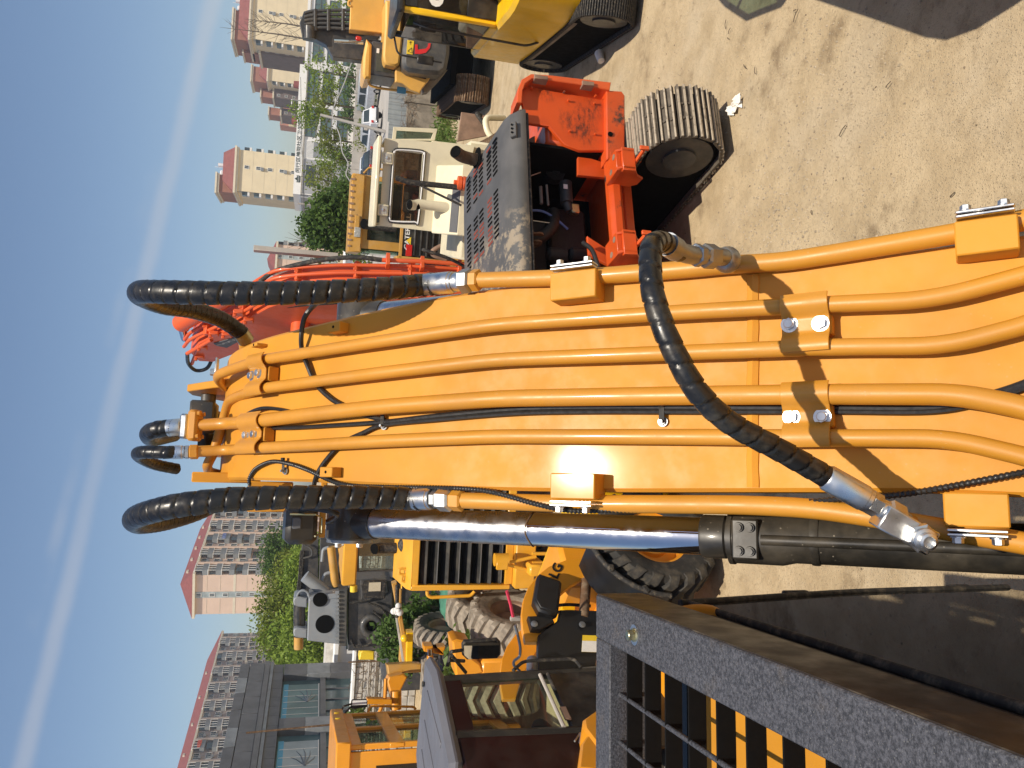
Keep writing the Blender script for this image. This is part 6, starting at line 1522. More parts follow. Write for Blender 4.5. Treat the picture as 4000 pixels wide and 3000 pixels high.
# ------------------------------------------------------------------ buildings
random.seed(21)
zR1 = lambda a, b: (650 + a * .3315, 1950 + b * .3315)
zR2 = lambda a, b: (600 + a * .3316, 2450 + b * .3316)
zT3 = lambda a, b: (800 + a * .3315, 500 + b * .3315)
zT4 = lambda a, b: (850 + a * .3315, b * .3315)
def win_mesh(w, h, name='window', d=.12, mull=2):
    """white frame with mullions; glass is its child"""
    f = MB(); t = .09
    f.box((0, 0, h / 2 - t / 2), (w, d, t)); f.box((0, 0, -h / 2 + t / 2), (w, d, t))
    f.box((-w / 2 + t / 2, 0, 0), (t, d * .98, h - 2 * t)); f.box((w / 2 - t / 2, 0, 0), (t, d * .98, h - 2 * t))
    for k in range(1, mull): f.box((-w / 2 + w * k / mull, 0, 0), (t * .7, d * .9, h - 2 * t))
    g = MB(); g.box((0, .02, 0), (w - t, .02, h - t))
    return f.mesh(name, 'white_frame', 0), g.mesh('pane', 'window_dark', 0)
def add_win(par, wm, loc, rz=0.0):
    o = place('window', wm[0], par, loc, (0, 0, rz)); place('pane', wm[1], o, (0, 0, 0)); return o
W_S, W_M, W_L = win_mesh(.9, 1.2, mull=2), win_mesh(1.5, 1.45, mull=2), win_mesh(2.6, 1.5, mull=3)
def balcony_mesh(w, dep, h=1.05):
    """projecting balcony: slab, parapet, corner posts"""
    m = MB(); m.span((-w / 2, -dep, -.12), (w / 2, 0, .08)); m.span((-w / 2, -dep, .08), (w / 2, -dep + .1, h)); m.span((-w / 2, -dep + .1, .08), (-w / 2 + .1, 0, h)); m.span((w / 2 - .1, -dep + .1, .08), (w / 2, 0, h))
    return m.mesh('balcony', 'balcony_grey', 0)
def glazing_mesh(w, dep, z0, z1):
    m = MB(); t = .1
    m.span((-w / 2, -dep, z1 - .12), (w / 2, 0, z1 + .06))
    for k in range(4): x = -w / 2 + .05 + k * (w - .1) / 3; m.span((x - t / 2, -dep, z0), (x + t / 2, -dep + t, z1 - .12))
    return m.mesh('balcony_frame', 'white_frame', 0)
def apartment(fr, label, L, D, floors, fh, bays, y_start, wall, gable_wins=True, name='apartment_building', eave=.7, ridge=3.5):
    """long block: facade at X=0 looking right, gable at Y=0 looking at us"""
    b = thing(name, label, 'building', fr); H = floors * fh
    q = MB(); q.span((-D, y_start, 0), (0, L, H)); q.build('wall', wall, b)
    ro = MB(); z0 = H + .1
    a = [V((-D - eave, y_start - eave, z0)), V((eave, y_start - eave, z0)), V((eave, L + eave, z0)), V((-D - eave, L + eave, z0))]
    r1, r2 = V((-D / 2, y_start + (D / 2 if gable_wins else 1), z0 + ridge)), V((-D / 2, L - D / 2, z0 + ridge))
    ro.add(a + [r1, r2], [(0, 1, 4), (1, 2, 5, 4), (2, 3, 5), (3, 0, 4, 5), (0, 3, 2, 1)])
    rf = ro.build('roof', 'roof_red', b, 0)
    tr = MB(); tr.span((-D - eave, y_start - eave, H - .45), (eave, L + eave, H + .09)); tr.build('eave', 'cream_trim', b)
    q = MB(); q.span((-D - .06, y_start - .05, H - 3 * fh - .5), (.06, L + .05, H - 3 * fh)); q.build('cornice', 'cream_trim', b)
    bw = balcony_mesh(3.3, 1.3); gw = glazing_mesh(3.3, 1.3, 1.05, fh - .12); pane = MB().box((0, 0, 0), (3.0, .02, 1.4)).mesh('pane', 'window_dark', 0)
    pitch = (L - y_start) / bays
    for k in range(bays):
        yc = y_start + (k + .5) * pitch
        q = MB(); q.span((-.02, yc - pitch * .08 - .25, 0), (1.5, yc - pitch * .08 + .25, H - .46)); q.build('pier', wall, b)
        for f in range(floors):
            z = f * fh
            if z + fh < 3: continue
            o = place('balcony', bw, b, (0, yc - pitch * .3, z), (0, 0, math.pi / 2))
            if random.random() < .8: place('balcony_frame', gw, o, (0, 0, 0))
            place('pane', pane, o, (0, -.9 if random.random() < .7 else -.2, 1.75))
            add_win(b, W_M, (.04, yc + pitch * .05 + .6, z + 1.6), math.pi / 2)
            add_win(b, W_L, (.04, yc + pitch * .32, z + 1.6), math.pi / 2)
            if random.random() < .5:
                q = MB(); q.box((.25, yc + pitch * .05 + 1.8, z + .7), (.5, .9, .7)); q.build('air_conditioner', 'balcony_grey', b)
            if random.random() < .1:
                q = MB(); yy = yc - pitch * .3
                for j in range(4): q.box((1.36 + .02 * j, yy - 1.2 + j * .75, z + 1.3), (.04, .6, random.uniform(.7, 1.2)))
                tag(q.build('laundry', random.choice(['cloth_blue', 'cloth_red', 'cloth_white', 'cloth_pink']), b), kind='stuff')
    if gable_wins:
        q = MB(); q.span((-D / 2 - .75, y_start - .10, 0), (-D / 2 + .75, y_start + .02, H - .46)); q.build('window_strip', 'poster_pale', b)
        for f in range(floors):
            add_win(b, W_S, (-D / 2, y_start - .14, f * fh + 1.7))
        for f in range(1, floors):
            for sx in (-1, 1):
                q = MB(); q.box((-D / 2 + sx * D * .29, y_start - .02, f * fh), (D * .36, .05, .06)); q.build('panel_joint', 'cream_trim', b)
    for k in range(5):
        q = MB(); p = a[1].lerp(a[2], .1 + .17 * k).lerp(r1.lerp(r2, .1 + .17 * k), .5); q.box(p + V((0, 0, .3)), (.5, .8, .5)); q.build('roof_vent', 'cream_trim', rf)
    return b
apartment(Fr(-47.5, 187, R(-14)), 'pink gabled apartment block with red roof and one window strip', 40, 10, 10, 2.9, 5, 0, 'pink_wall')
apartment(Fr(-99, 202, R(-9.5)), 'long grey apartment block with red roof and rows of balconies above the grey gallery', 68, 12, 10, 3.0, 9, -12, 'flat_wall', False)
apartment(Fr(-62, 236, R(-12)), 'small pink house end peeping out behind the gabled apartment block', 12, 8, 8, 2.9, 2, 0, 'pink_wall', True)
apartment(Fr(36.5, 232, R(10)), 'distant pink house with red roof behind the broad leaved tree', 14, 7, 6, 2.9, 2, 0, 'pink_wall', True, ridge=2.5)
apartment(Fr(-25.5, 300, R(-10)), 'far pale block glimpsed under the red boom', 20, 16, 9, 2.9, 3, 0, 'pink_wall', True)

def tower(fr, label, front, Hc, zf, roofpts, box, sidesteps, wins, mirror=1, fh=2.9):
    """slab tower: cream front, stepped side with shade put into its wall colour, brown stair heads"""
    t_ = thing('tower_block', label, 'building', fr)
    x0, x1 = front
    D = 16
    q = MB(); q.span((x0, 0, 0), (x1, D, zf)); q.build('wall', 'cream_wall', t_)
    q = MB(); q.span((x0 - .5, -.5, zf), (x1 + .5, D, zf + .5)); q.build('cornice', 'cream_trim', t_)
    q = MB(); q.span((x0 - .75, -.75, zf + .52), (x1 + .75, D, zf + 1.0)); q.build('cornice', 'cream_trim', t_)
    q = MB(); zt = zf + 1.0
    xa, xb = roofpts
    q.add([(x0 - .4, -.4, zt), (x1 + .4, -.4, zt), (x1 + .4, D, zt), (x0 - .4, D, zt), (xa, 2.0, zt + 3.0), (xb, 2.0, zt + 3.0), (xb, D - 2, zt + 3.0), (xa, D - 2, zt + 3.0)], [(0, 1, 5, 4), (1, 2, 6, 5), (2, 3, 7, 6), (3, 0, 4, 7), (4, 5, 6, 7)])
    rf = q.build('roof', 'roof_red', t_, 0)
    bx0, bx1, bz = box
    q = MB(); q.span((bx0, 3, zt), (bx1, D - 1, bz)); q.build('stair_head', 'roof_brown', t_)
    for dz in (0, .55):
        q = MB(); q.span((bx0 - .3 - dz * .4, 2.6 - dz * .4, bz + dz), (bx1 + .3 + dz * .4, D - .6, bz + dz + .45)); q.build('cornice', 'cream_trim', t_)
    xc, ww = wins
    nf = int(zf / fh)
    for f in range(nf):
        z = zf - 2.0 - f * fh
        if z > 8: add_win(t_, W_S, (xc, -.05, z))
        q = MB(); q.box(((x0 + x1) / 2, -.01, zf - .6 - f * fh), (x1 - x0 - .2, .04, .05)); q.build('panel_joint', 'cream_trim', t_)
        if f % 2 == 1:
            q = MB(); q.box((xc - .2, -.25, z - 1.0), (.9, .5, .7)); q.build('air_conditioner', 'balcony_grey', t_)
        for xs in (x0 - .45, x1 + .45):
            q = MB(); q.box((xs, 1.2, z + .2), (.9, 1.6, 1.2)); q.build('bay_window', 'window_dark', t_)
            q = MB(); q.box((xs, 1.2, z - .75), (1.0, 1.7, .5)); q.build('bay_sill', 'white_frame', t_)
    for k, (dx, dy, dz) in enumerate(sidesteps):
        q = MB(); q.span((x0 - dx, dy, 0), (x0 + .05 - (sidesteps[k - 1][0] if k else 0), dy + D * .7, zf - dz)); w = q.build('side_wing', 'shaded_wall', t_)
        q = MB(); q.span((x0 - dx - .4, dy - .4, zf - dz), (x0 + .1, dy + D * .7, zf - dz + .6)); q.build('cornice', 'cream_trim', t_)
        q = MB(); q.span((x0 - dx + .2, dy + 2, zf - dz + .6), (x0 - dx + 3.2, dy + D * .6, zf - dz + 5.0)); q.build('stair_head', 'roof_brown', t_)
        q = MB(); q.span((x0 - dx - .1, dy + 1.7, zf - dz + 5.0), (x0 - dx + 3.5, dy + D * .6, zf - dz + 5.5)); q.build('cornice', 'cream_trim', t_)
        for f in range(nf):
            z = zf - dz - 1.8 - f * fh
            if z > 8: add_win(t_, W_S, (x0 - dx + 1.0, dy - .06, z))
    return t_
def ante(t_, x, z):
    q = MB(); q.span((x, 5, z), (x + 1.2, 6, z + 1.0), .2); q.cyl((x + 2, 5.5, z), (x + 2, 5.5, z + 2.4), .06, .06, 6); q.cyl((x + 2.6, 5.5, z), (x + 2.6, 5.5, z + 1.6), .5, .5, 12); tag(q.build('roof_tank', 'sign_white', t_), kind='stuff')
ta = tower(Fr(51.2, 210, 0), 'nearest cream tower with red roof above the clinic sign', (-5.3, 5.3), 0, 26.6, (-2.6, 4.6), (-5.4, -1.0, 31.4), (), (1.0, .9)); ante(ta, -.5, 30.6)
tb = tower(Fr(118.5, 315, 0), 'farther cream tower with stepped brown stair heads between two towers', (-5.5, 6.3), 0, 28.2, (-3, 4.8), (-5.6, .2, 34.5), ((3.6, 8, 1.5), (6.4, 20, 4.0)), (40, .9))
tc_ = tower(Fr(101.5, 235, 0), 'cream tower at the right end behind bare branches', (-5.9, 9.0), 0, 27.6, (-2.5, 8), (-5.6, 2.8, 32.6), ((.7, 8, 2.0),), (2.3, .9)); ante(tc_, 4, 31.5)
pk = thing('tower_block', 'far salmon pink block on the skyline beside the stepped tower', 'building', Fr(111, 350, 0))
q = MB(); q.span((-4, 0, 0), (4, 8, 25.5)); q.build('wall', 'salmon_wall', pk)
for a, b in (((-4.2, -.6), (-1.4, .4)), ((.6, -.6), (4.2, .4))):
    q = MB(); q.span((a[0], -.6, 0), (b[0] if b[0] > a[0] else a[0] + 2.6, .5, 21.8)); q.build('bay', 'cream_wall', pk)
q = MB(); q.span((-3, -.7, 19.5), (2.5, .3, 20.3)); q.build('cornice', 'cream_trim', pk)

# ------------------------------------------------------------------ community clinic with its sign
CL = Fr(31.2, 140, 0)
cl = thing('clinic_building', 'long white low clinic with dark lettering on its parapet', 'building', CL)
q = MB(); q.span((0, 0, 0), (62, 14, 8.7)); q.build('wall', 'white_wall', cl)
q = MB(); q.span((-.15, -.35, 8.7), (22.5, 14, 9.95)); q.build('parapet', 'sign_white', cl)
q = MB(); q.span((22.6, -.25, 8.72), (62, 14, 9.2)); q.build('parapet', 'sign_white', cl)
q = MB(); q.span((-.5, .3, 0), (-.02, 14, 8.68)); q.build('end_wall', 'grey_wall', cl)
q = MB(); q.span((.2, -.06, 0), (6.2, .02, 8.4)); q.build('grey_bay', 'grey_wall', cl)
q = MB(); q.span((6.4, -.08, 0), (9.6, .02, 8.5)); q.build('louvre_bay', 'sign_white', cl)
for k in range(14):
    q = MB(); q.box((6.6 + k * .21, -.1, 4.4), (.06, .06, 7.6)); q.build('louvre', 'grey_wall', cl)
def wstrip(x, z, w, h, n):
    q = MB(); q.span((x, -.04, z), (x + w, .06, z + h)); f = q.build('window', 'window_blue', cl)
    for k in range(n + 1):
        q = MB(); q.box((x + w * k / n, -.06, z + h / 2), (.09, .07, h)); q.build('frame', 'grey_panel', f)
    for zz in (z, z + h * .45, z + h):
        q = MB(); q.box((x + w / 2, -.07, zz), (w + .1, .07, .08)); q.build('frame', 'grey_panel', f)
for x, w in ((10.2, 5.2), (16.4, 5.6), (23.5, 4.6), (29.5, 5.0), (36, 5.4), (43, 6), (51, 6)):
    for z in (1.2, 4.0, 6.5): wstrip(x, z + (.2 if x < 23 else -.3), w, 1.75, 5)
q = MB(); q.span((1.5, -.1, 6.4), (5.2, -.02, 8.0)); q.build('window', 'window_dark', cl)
for k in range(2):
    q = MB(); q.span((6.6 , -.16, 5.0 + k * -2.9), (9.3, -.11, 6.9 - k * 2.9)); q.build('shutter', 'grey_panel_light', cl)
fit_text('lettering', '闵行区梅陇社区卫生服务中心', 'ink_dark', cl, V((3.6, -.36, 9.08)), V((1, 0, 0)), V((0, 0, 1)), .70, 12.1, .02, bold=.012)
fit_text('lettering', 'Minhang District Meilong Community Healthcare Service Center', 'ink_dark', cl, V((3.6, -.36, 8.83)), V((1, 0, 0)), V((0, 0, 1)), .18, 11.6, .02)
em = thing('emblem', None, None); em.parent = cl
for sx in (-.34, 0, .34):
    MB().tube([V((2.5 + sx + math.cos(a) * .17, -.39, 9.2 + math.sin(a) * .17)) for a in [i * 6.283 / 10 for i in range(11)]], .05, 6).build('emblem_ring', 'ink_dark', em)
q = MB(); q.span((1.95, -.4, 8.86), (3.05, -.37, 8.97)); q.build('emblem_bar', 'ink_dark', em)
q = MB(); q.span((1.9, -.4, 8.97), (2.02, -.37, 9.5)); q.build('emblem_bar', 'ink_dark', em)
q = MB(); q.span((2.98, -.4, 8.97), (3.1, -.37, 9.5)); q.build('emblem_bar', 'ink_dark', em)
q = MB(); q.prism([V((2.2, -.4, 9.42)), V((2.5, -.4, 9.8)), V((2.8, -.4, 9.42))], V((0, .03, 0))); q.build('emblem_roof', 'ink_dark', em)
for x, z in ((13.5, 9.97), (20, 9.97)):
    q = MB(); q.cyl((x, 3, z), (x, 3, z + 1.0), .7, .6, 14); q.build('roof_tank', 'roof_red', cl)
q = MB(); q.cyl((-2.0, -1.5, 0), (-2.0, -1.5, 9.0), .17, .15, 10); q.build('chimney_pipe', 'pole_grey', cl)

# ------------------------------------------------------------------ grey gallery building on the left
GA = Fr(-13.9, 28.2, R(-6))
ga = thing('gallery_building', 'dark grey panelled building with tall posters behind glass', 'building', GA)
gy1 = 7.76
q = MB(); q.span((-9, -12, 0), (-.55, gy1, 6.8)); q.build('core', 'grey_panel', ga)
for r_, (za, zb_) in enumerate(((6.46, 6.87), (5.82, 6.45))):
    n = 15
    for k in range(n):
        y0, y1 = gy1 - (k + 1) * 1.3 - (.35 if r_ else 0), gy1 - k * 1.3 - (.35 if r_ and k else 0)
        q = MB(); q.span((-.35, y0 + .012, za + .008), (.0 + .004 * (k % 3), y1 - .012, zb_ - .008), .006); q.build('panel', 'grey_panel_light' if (r_ == 0 and k in (1, 4, 7, 8)) else 'grey_panel', ga)
q = MB(); q.span((-.5, -12, 5.6), (.06, gy1 + .05, 5.81)); q.build('cornice', 'grey_panel', ga)
q = MB(); q.span((-.5, -12, 5.45), (.02, gy1, 5.58)); q.build('cornice', 'grey_panel_light', ga)
for k in range(22):
    q = MB(); q.span((-.5, gy1 - (k + 1) * .72 + .006, 5.02), (-.10, gy1 - k * .72 - .006, 5.44), .004); q.build('panel', 'grey_panel', ga)
for y0, y1 in ((6.7, 7.7), (2.35, 3.15), (-2.2, -1.4), (-6.6, -5.8)):
    for z in range(5):
        q = MB(); q.span((-.5, y0, z * 1.0 + .005), (-.06, y1, z * 1.0 + .995), .006); q.build('pillar_panel', 'grey_panel_light' if z == 3 else 'grey_panel', ga)
for i, (y0, y1) in enumerate(((3.15, 6.7), (-1.4, 2.35), (-5.8, -2.2))):
    q = MB(); q.span((-.38, y0, .3), (-.35, y1, 5.0)); q.build('shop_window', 'window_blue', ga)
    pb = MB(); pb.span((-.33, y0 + .2, 3.50), (-.31, y1 - .45, 4.92)); po = pb.build('poster', 'poster_green' if i == 0 else 'poster_pale', ga)
    q = MB(); q.span((-.335, y0 + .15, 4.75), (-.305, y1 - .4, 4.95)); q.build('poster_header', 'label_blue', po)
    for k in range(1, 6):
        q = MB(); yy = y0 + .2 + (y1 - y0 - .65) * k / 6; q.span((-.308, yy - .014, 3.52), (-.30, yy + .014, 4.9)); q.build('seam', 'paper_white', po)
    q = MB(); q.span((-.325, y0 + .2, 3.46), (-.29, y1 - .45, 3.5)); q.build('poster_rail', 'paper_white', po)
    for k in range(5):
        ang = R(-60 + 30 * k); c0 = V((-.3, (y0 + y1) / 2 - .15, 3.95)); MB().tube([c0, c0 + V((0, math.cos(ang) * .75, math.sin(ang) * .35)), c0 + V((0, math.cos(ang) * 1.05, math.sin(ang) * .5 + .08))], [.035, .018, .006], 6).build('poster_print', 'grey_panel_light' if i == 0 else 'balcony_grey', po)
    q = MB(); q.span((-.4, y0, 3.2), (-.25, y1, 3.42)); q.build('transom', 'grey_panel', ga)
    for k in range(1, 4):
        q = MB(); yy = y0 + (y1 - y0) * k / 4; q.span((-.36, yy - .03, .3), (-.3, yy + .03, 3.2)); q.build('mullion', 'grey_panel', ga)
rd = MB(); p0, p1 = GA.pxx(*zR2(2070, 1150), .8), GA.pxx(*zR2(1090, 1245), .8); rd.tube([V((p0.x, p0.y, 0)), p0, p1], .035, 8); rd.build('lightning_rod', 'steel_brown', ga)

# white shed and stone wall in front of the trees
WS = Fr(-13.5, 38, 0)
ws = thing('shed', 'small white plastered shed with cornice behind the piling rig', 'building', WS)
q = MB(); q.span((-2.5, 0, 0), (4.5, 5, 2.55)); q.build('wall', 'white_wall', ws)
q = MB(); q.span((-2.7, -.2, 2.55), (4.7, 5.2, 2.75), .02); q.span((-2.6, -.1, 1.95), (4.6, .02, 2.05)) if False else None; q.build('cornice', 'sign_white', ws)
q = MB(); q.span((-2.5, 1.5, 2.75), (4.5, 5, 3.1)); q.build('roof_step', 'stone_pale', ws)
q = MB(); q.span((.2, -.05, 1.4), (1.6, .02, 2.2)); q.build('window', 'window_dark', ws)
SW = Fr(-11.2, 29, R(-4))
sw = thing('stone_wall', 'pale stone wall with pipes and dead vines left of the piling rig', 'wall', SW)
q = MB(); q.span((-3.0, .12, 0), (5.5, .5, 2.3)); q.build('wall_core', 'concrete_old', sw)
for r_ in range(8):
    x = -3.0 + (r_ % 2) * -.2
    while x < 5.4:
        w = random.uniform(.35, .7); q = MB(); q.span((x + .012, random.uniform(.06, .1), r_ * .285 + .01), (x + w - .012, .14, r_ * .285 + .272), .02); q.build('stone', 'stone_pale', sw); x += w
q = MB(); q.span((-3.1, .0, 2.3), (5.6, .6, 2.42), .02); q.build('coping', 'sign_white', sw)
for z in (1.25, 1.55, 1.8): MB().tube([V((-3, -.06, z)), V((5.3, -.06, z + .05))], .035, 8).build('pipe', 'pole_grey', sw)
for x in (-1.6, .6): MB().tube([V((x, -.08, .6)), V((x, -.08, 2.6))], .03, 8).build('pipe', 'steel_brown', sw)
tw = MB()
for _ in range(420):
    x = random.uniform(-3, 5); z = random.gauss(1.95, .22); p = V((x, -.04 + random.uniform(-.1, .04), z)); d = V((random.gauss(0, .2), random.gauss(0, .04), random.gauss(-.05, .14)))
    tw.tube([p, p + d * .6 + V((0, 0, .03)), p + d], .007, 4)
tag(tw.build('dead_vines', 'steel_brown', sw), kind='stuff')

# ------------------------------------------------------------------ yard wall, road, concrete fence, pole, wires
YW = Fr(10.6, 31, R(3))
yw = thing('yard_wall', 'old stained concrete yard wall below corrugated sheets', 'wall', YW)
for k in range(9):
    q = MB(); q.span((-7 + k * 1.5 + .01, 0, -.1), (-5.5 + k * 1.5 - .01, .24, 1.36 + .02 * (k % 2)), .015); q.build('wall_panel', 'concrete_old', yw)
for k in range(9):
    q = MB(); q.span((-7.05 + k * 1.5, -.08, -.1), (-6.85 + k * 1.5, .3, 1.46), .01); q.build('wall_post', 'concrete_old', yw)
tw = MB()
for _ in range(500):
    x = random.uniform(-6, 6); p = V((x, -.05, 1.4 + random.uniform(-.35, .2))); d = V((random.gauss(0, .18), random.gauss(-.03, .06), random.gauss(-.05, .15)))
    tw.tube([p, p + d * .6 + V((0, 0, .03)), p + d], .006, 4)
tag(tw.build('dead_vines', 'steel_brown', yw), kind='stuff')
cs = MB(); n = 30
pr = [(k * .05, .014 * (1 if k % 4 in (1, 2) else -1)) for k in range(18)]
vs = []
for x, y in pr: vs += [(x, y, 0), (x, y, .72)]
shm = MB().add(vs, [(2 * i, 2 * i + 2, 2 * i + 3, 2 * i + 1) for i in range(17)]).mesh('sheet', 'corrugated', 0)
sf = thing('sheet_fence', 'pale grey corrugated sheets standing on the old yard wall', 'fence', YW)
for k in range(11): place('sheet', shm, sf, (-4.6 + k * .84, .1 + .02 * (k % 2), 1.37 + (0 if k != 4 else -.05)))
RD = tag(MB().span((-60, 44, -.6), (90, 77.6, -.004)).build('road', 'road'), 'pale concrete road beyond the yard wall', kind='structure')
CF = Fr(20, 78, 0)
cf = thing('concrete_fence', 'long concrete panel fence behind the parked cars', 'fence', CF)
fpm = MB().span((0, 0, 0), (2.36, .12, 2.05), .015).mesh('fence_panel', 'concrete'); fpo = MB().span((-.09, -.06, 0), (.09, .16, 2.13), .01).mesh('fence_post', 'concrete')
for k in range(22):
    place('fence_panel', fpm, cf, (-22 + k * 2.5 + .07, 0, 0)); place('fence_post', fpo, cf, (-22 + k * 2.5, 0, 0))
for k in range(3):
    q = MB(); q.span((6.2 + k * 1.2, -.3, 0), (7.2 + k * 1.2, -.2, 1.85)); q.build('metal_gate_panel', 'corrugated', cf)
GB = thing('guard_booth', 'white booth with a dark window left of the parked cars', 'booth', Fr(11.2, 74, 0))
q = MB(); q.span((-2.6, 0, 0), (1.6, 3, 2.2)); q.build('wall', 'white_wall', GB)
q = MB(); q.span((-2.8, -.3, 2.2), (1.8, 3.2, 2.38), .03); q.build('roof', 'sign_white', GB)
q = MB(); q.span((-.4, -.06, .9), (1.2, .02, 1.8)); q.build('window', 'window_dark', GB)
po = thing('utility_pole', 'leaning grey concrete pole in front of the clinic', 'pole', Fr(19.62, 62.4, 0))
q = MB(); q.cyl((0, 0, 0), (.75, .3, 5.1), .15, .1, 14); q.build('shaft', 'pole_grey', po)
q = MB(); q.box((-.05, -.12, 1.55), (.16, .2, .3), Matrix.Rotation(R(8), 3, 'Y'), .02); q.build('junction_box', 'concrete', po)
lp_ = thing('lamp_post', 'thin white street lamp post before the clinic windows', 'lamp post', Fr(30.5, 90, 0))
q = MB(); q.cyl((0, 0, 0), (0, 0, 8.6), .08, .05, 10); q.build('shaft', 'wire_grey', lp_)
q = MB(); q.box((-.35, 0, 8.6), (.8, .14, .1), None, .03); q.build('lamp_head', 'sign_white', lp_)
tf = thing('traffic_light', 'small traffic signal showing red left of the white booth', 'traffic light', Fr(9.3, 82, 0))
q = MB(); q.cyl((0, 0, 0), (0, 0, 3.0), .06, .06, 8); q.build('post', 'pole_grey', tf)
q = MB(); q.box((0, 0, 3.3), (.5, .3, .8), None, .05); q.build('signal_head', 'seat_black', tf)
q = MB(); q.lathe([(.17, 0), (.16, .03), (.05, .06)], (0, -.16, 3.4), V((0, -1, 0)), 14); q.build('red_lens', 'tail_red', tf)
cable = thing('cable', 'thick pale cable sagging across the trees before the clinic', 'cable', Fr(30, 60, 0))
CB_ = Fr(30, 60, 0)
pts = [CB_.py(*zT4(*p), 0) for p in ((1600, 690), (1560, 790), (1500, 960), (1420, 1150), (1370, 1260), (1350, 1340), (1380, 1450), (1440, 1600))] + [CB_.py(*zT3(*p), 0) for p in ((1620, 280), (1690, 420), (1665, 540), (1700, 610))]
MB().tube(catmull(pts, 6), .04, 8).build('sleeve', 'wire_grey', cable)
wr = thing('overhead_wire', 'thin overhead wire crossing below the clinic parapet', 'wire', Fr(30, 100, 0))
WF = Fr(30, 100, 0); MB().tube(catmull([WF.py(*zT3(*p), 0) for p in ((1130, -600), (1140, 60), (1150, 300), (1165, 700), (1172, 1300))], 6), .03, 6).build('strand', 'rubber_matte', wr)

# ------------------------------------------------------------------ parked cars
def car(x, y, yaw, label, paintm, kind='suv'):
    c = thing('parked_car', label, 'car', Fr(x, y, yaw), 'cars parked along the road')
    Lh, Wd = (2.35, .92) if kind != 'van' else (2.45, .95)
    low = {'suv': [(-2.3, .35), (-2.32, .9), (-2.2, 1.08), (2.1, 1.02), (2.3, .8), (2.32, .35)], 'sedan': [(-2.3, .32), (-2.32, .82), (-2.2, .98), (2.1, .88), (2.3, .7), (2.32, .32)], 'van': [(-2.4, .4), (-2.43, 1.0), (-2.4, 1.25), (2.2, 1.15), (2.4, .9), (2.42, .4)]}[kind]
    up = {'suv': [(-2.15, 1.06), (-1.85, 1.62), (-1.3, 1.72), (.3, 1.70), (1.15, 1.04)], 'sedan': [(-1.75, .96), (-1.0, 1.42), (-.2, 1.47), (.45, 1.42), (1.3, .92)], 'van': [(-2.38, 1.22), (-2.25, 1.9), (-1.9, 1.97), (1.0, 1.95), (1.75, 1.16)]}[kind]
    MB().prism([V((-Wd, a, b)) for a, b in low], V((2 * Wd, 0, 0)), .1).build('body', paintm, c)
    q = MB(); k = .86; n = len(up)
    vs = [V((-Wd * (k if b < up[1][1] - .05 else k * .88), a, b)) for a, b in up] + [V((Wd * (k if b < up[1][1] - .05 else k * .88), a, b)) for a, b in up]
    q.add(vs, [tuple(range(n)), tuple(range(2 * n - 1, n - 1, -1))] + [(i, n + i, n + i + 1, i + 1) for i in range(n - 1)] + [(n - 1, 2 * n - 1, n, 0)]); q.build('cabin', paintm, c, 30)
    z0, z1 = up[0][1] + .06, up[1][1] - .06
    rw = MB(); a0, b0, a1, b1 = up[0][0], up[0][1], up[1][0], up[1][1]
    rw.poly(V((-Wd * .74, a0 + (a1 - a0) * .12 - .012, b0 + (b1 - b0) * .12 + .01)), V((Wd * .74, a0 + (a1 - a0) * .12 - .012, b0 + (b1 - b0) * .12 + .01)), V((Wd * .66, a0 + (a1 - a0) * .9 - .012, b0 + (b1 - b0) * .9 + .01)), V((-Wd * .66, a0 + (a1 - a0) * .9 - .012, b0 + (b1 - b0) * .9 + .01))); rw.build('rear_window', 'window_dark', c)
    for sx in (-1, 1):
        for ya_, yb_ in ((up[0][0] + .35, (up[0][0] + up[-1][0]) / 2 - .25), ((up[0][0] + up[-1][0]) / 2 - .12, up[-1][0] - .35)):
            s = MB(); s.poly(V((sx * (Wd * k + .006), ya_, z0)), V((sx * (Wd * k + .006), yb_, z0)), V((sx * (Wd * k * .9 + .006), yb_ - (.2 if yb_ > .3 else 0), z1)), V((sx * (Wd * k * .9 + .006), ya_ + .25, z1))); s.build('side_window', 'window_dark', c)
        t = MB(); t.box((sx * (Wd - .14), -Lh + .02, .86), (.26, .06, .2), None, .02); t.build('tail_lamp', 'tail_red', c)
        for yy in (-1.4, 1.4):
            w = MB(); w.cyl((sx * (Wd - .2), yy, .33), (sx * (Wd + .01), yy, .33), .33, .33, 20); wo = w.build('wheel', 'rubber_matte', c)
            w = MB(); w.cyl((sx * (Wd + .0), yy, .33), (sx * (Wd + .02), yy, .33), .2, .18, 14); w.build('rim', 'zinc', wo)
    b = MB(); b.span((-Wd * .9, -Lh - .03, .34), (Wd * .9, -Lh + .1, .58), .05); b.build('bumper', 'dark_car' if kind == 'suv' else paintm, c)
    return c
car(21.3, 68.6, R(24), 'white suv with dark rear window beside the leaning pole', 'red_white_car', 'suv')
car(19.0, 72.8, R(20), 'white sedan just behind the white suv', 'red_white_car', 'sedan')
car(18.1, 67.5, R(4), 'dark sedan to the left of the white suv', 'dark_car', 'sedan')
car(26.6, 73.0, R(14), 'white van with red tail lamp next to the tan excavator', 'red_white_car', 'van')
car(14.2, 68.0, R(8), 'dark car mostly hidden behind the cream cab roof', 'dark_car', 'sedan')
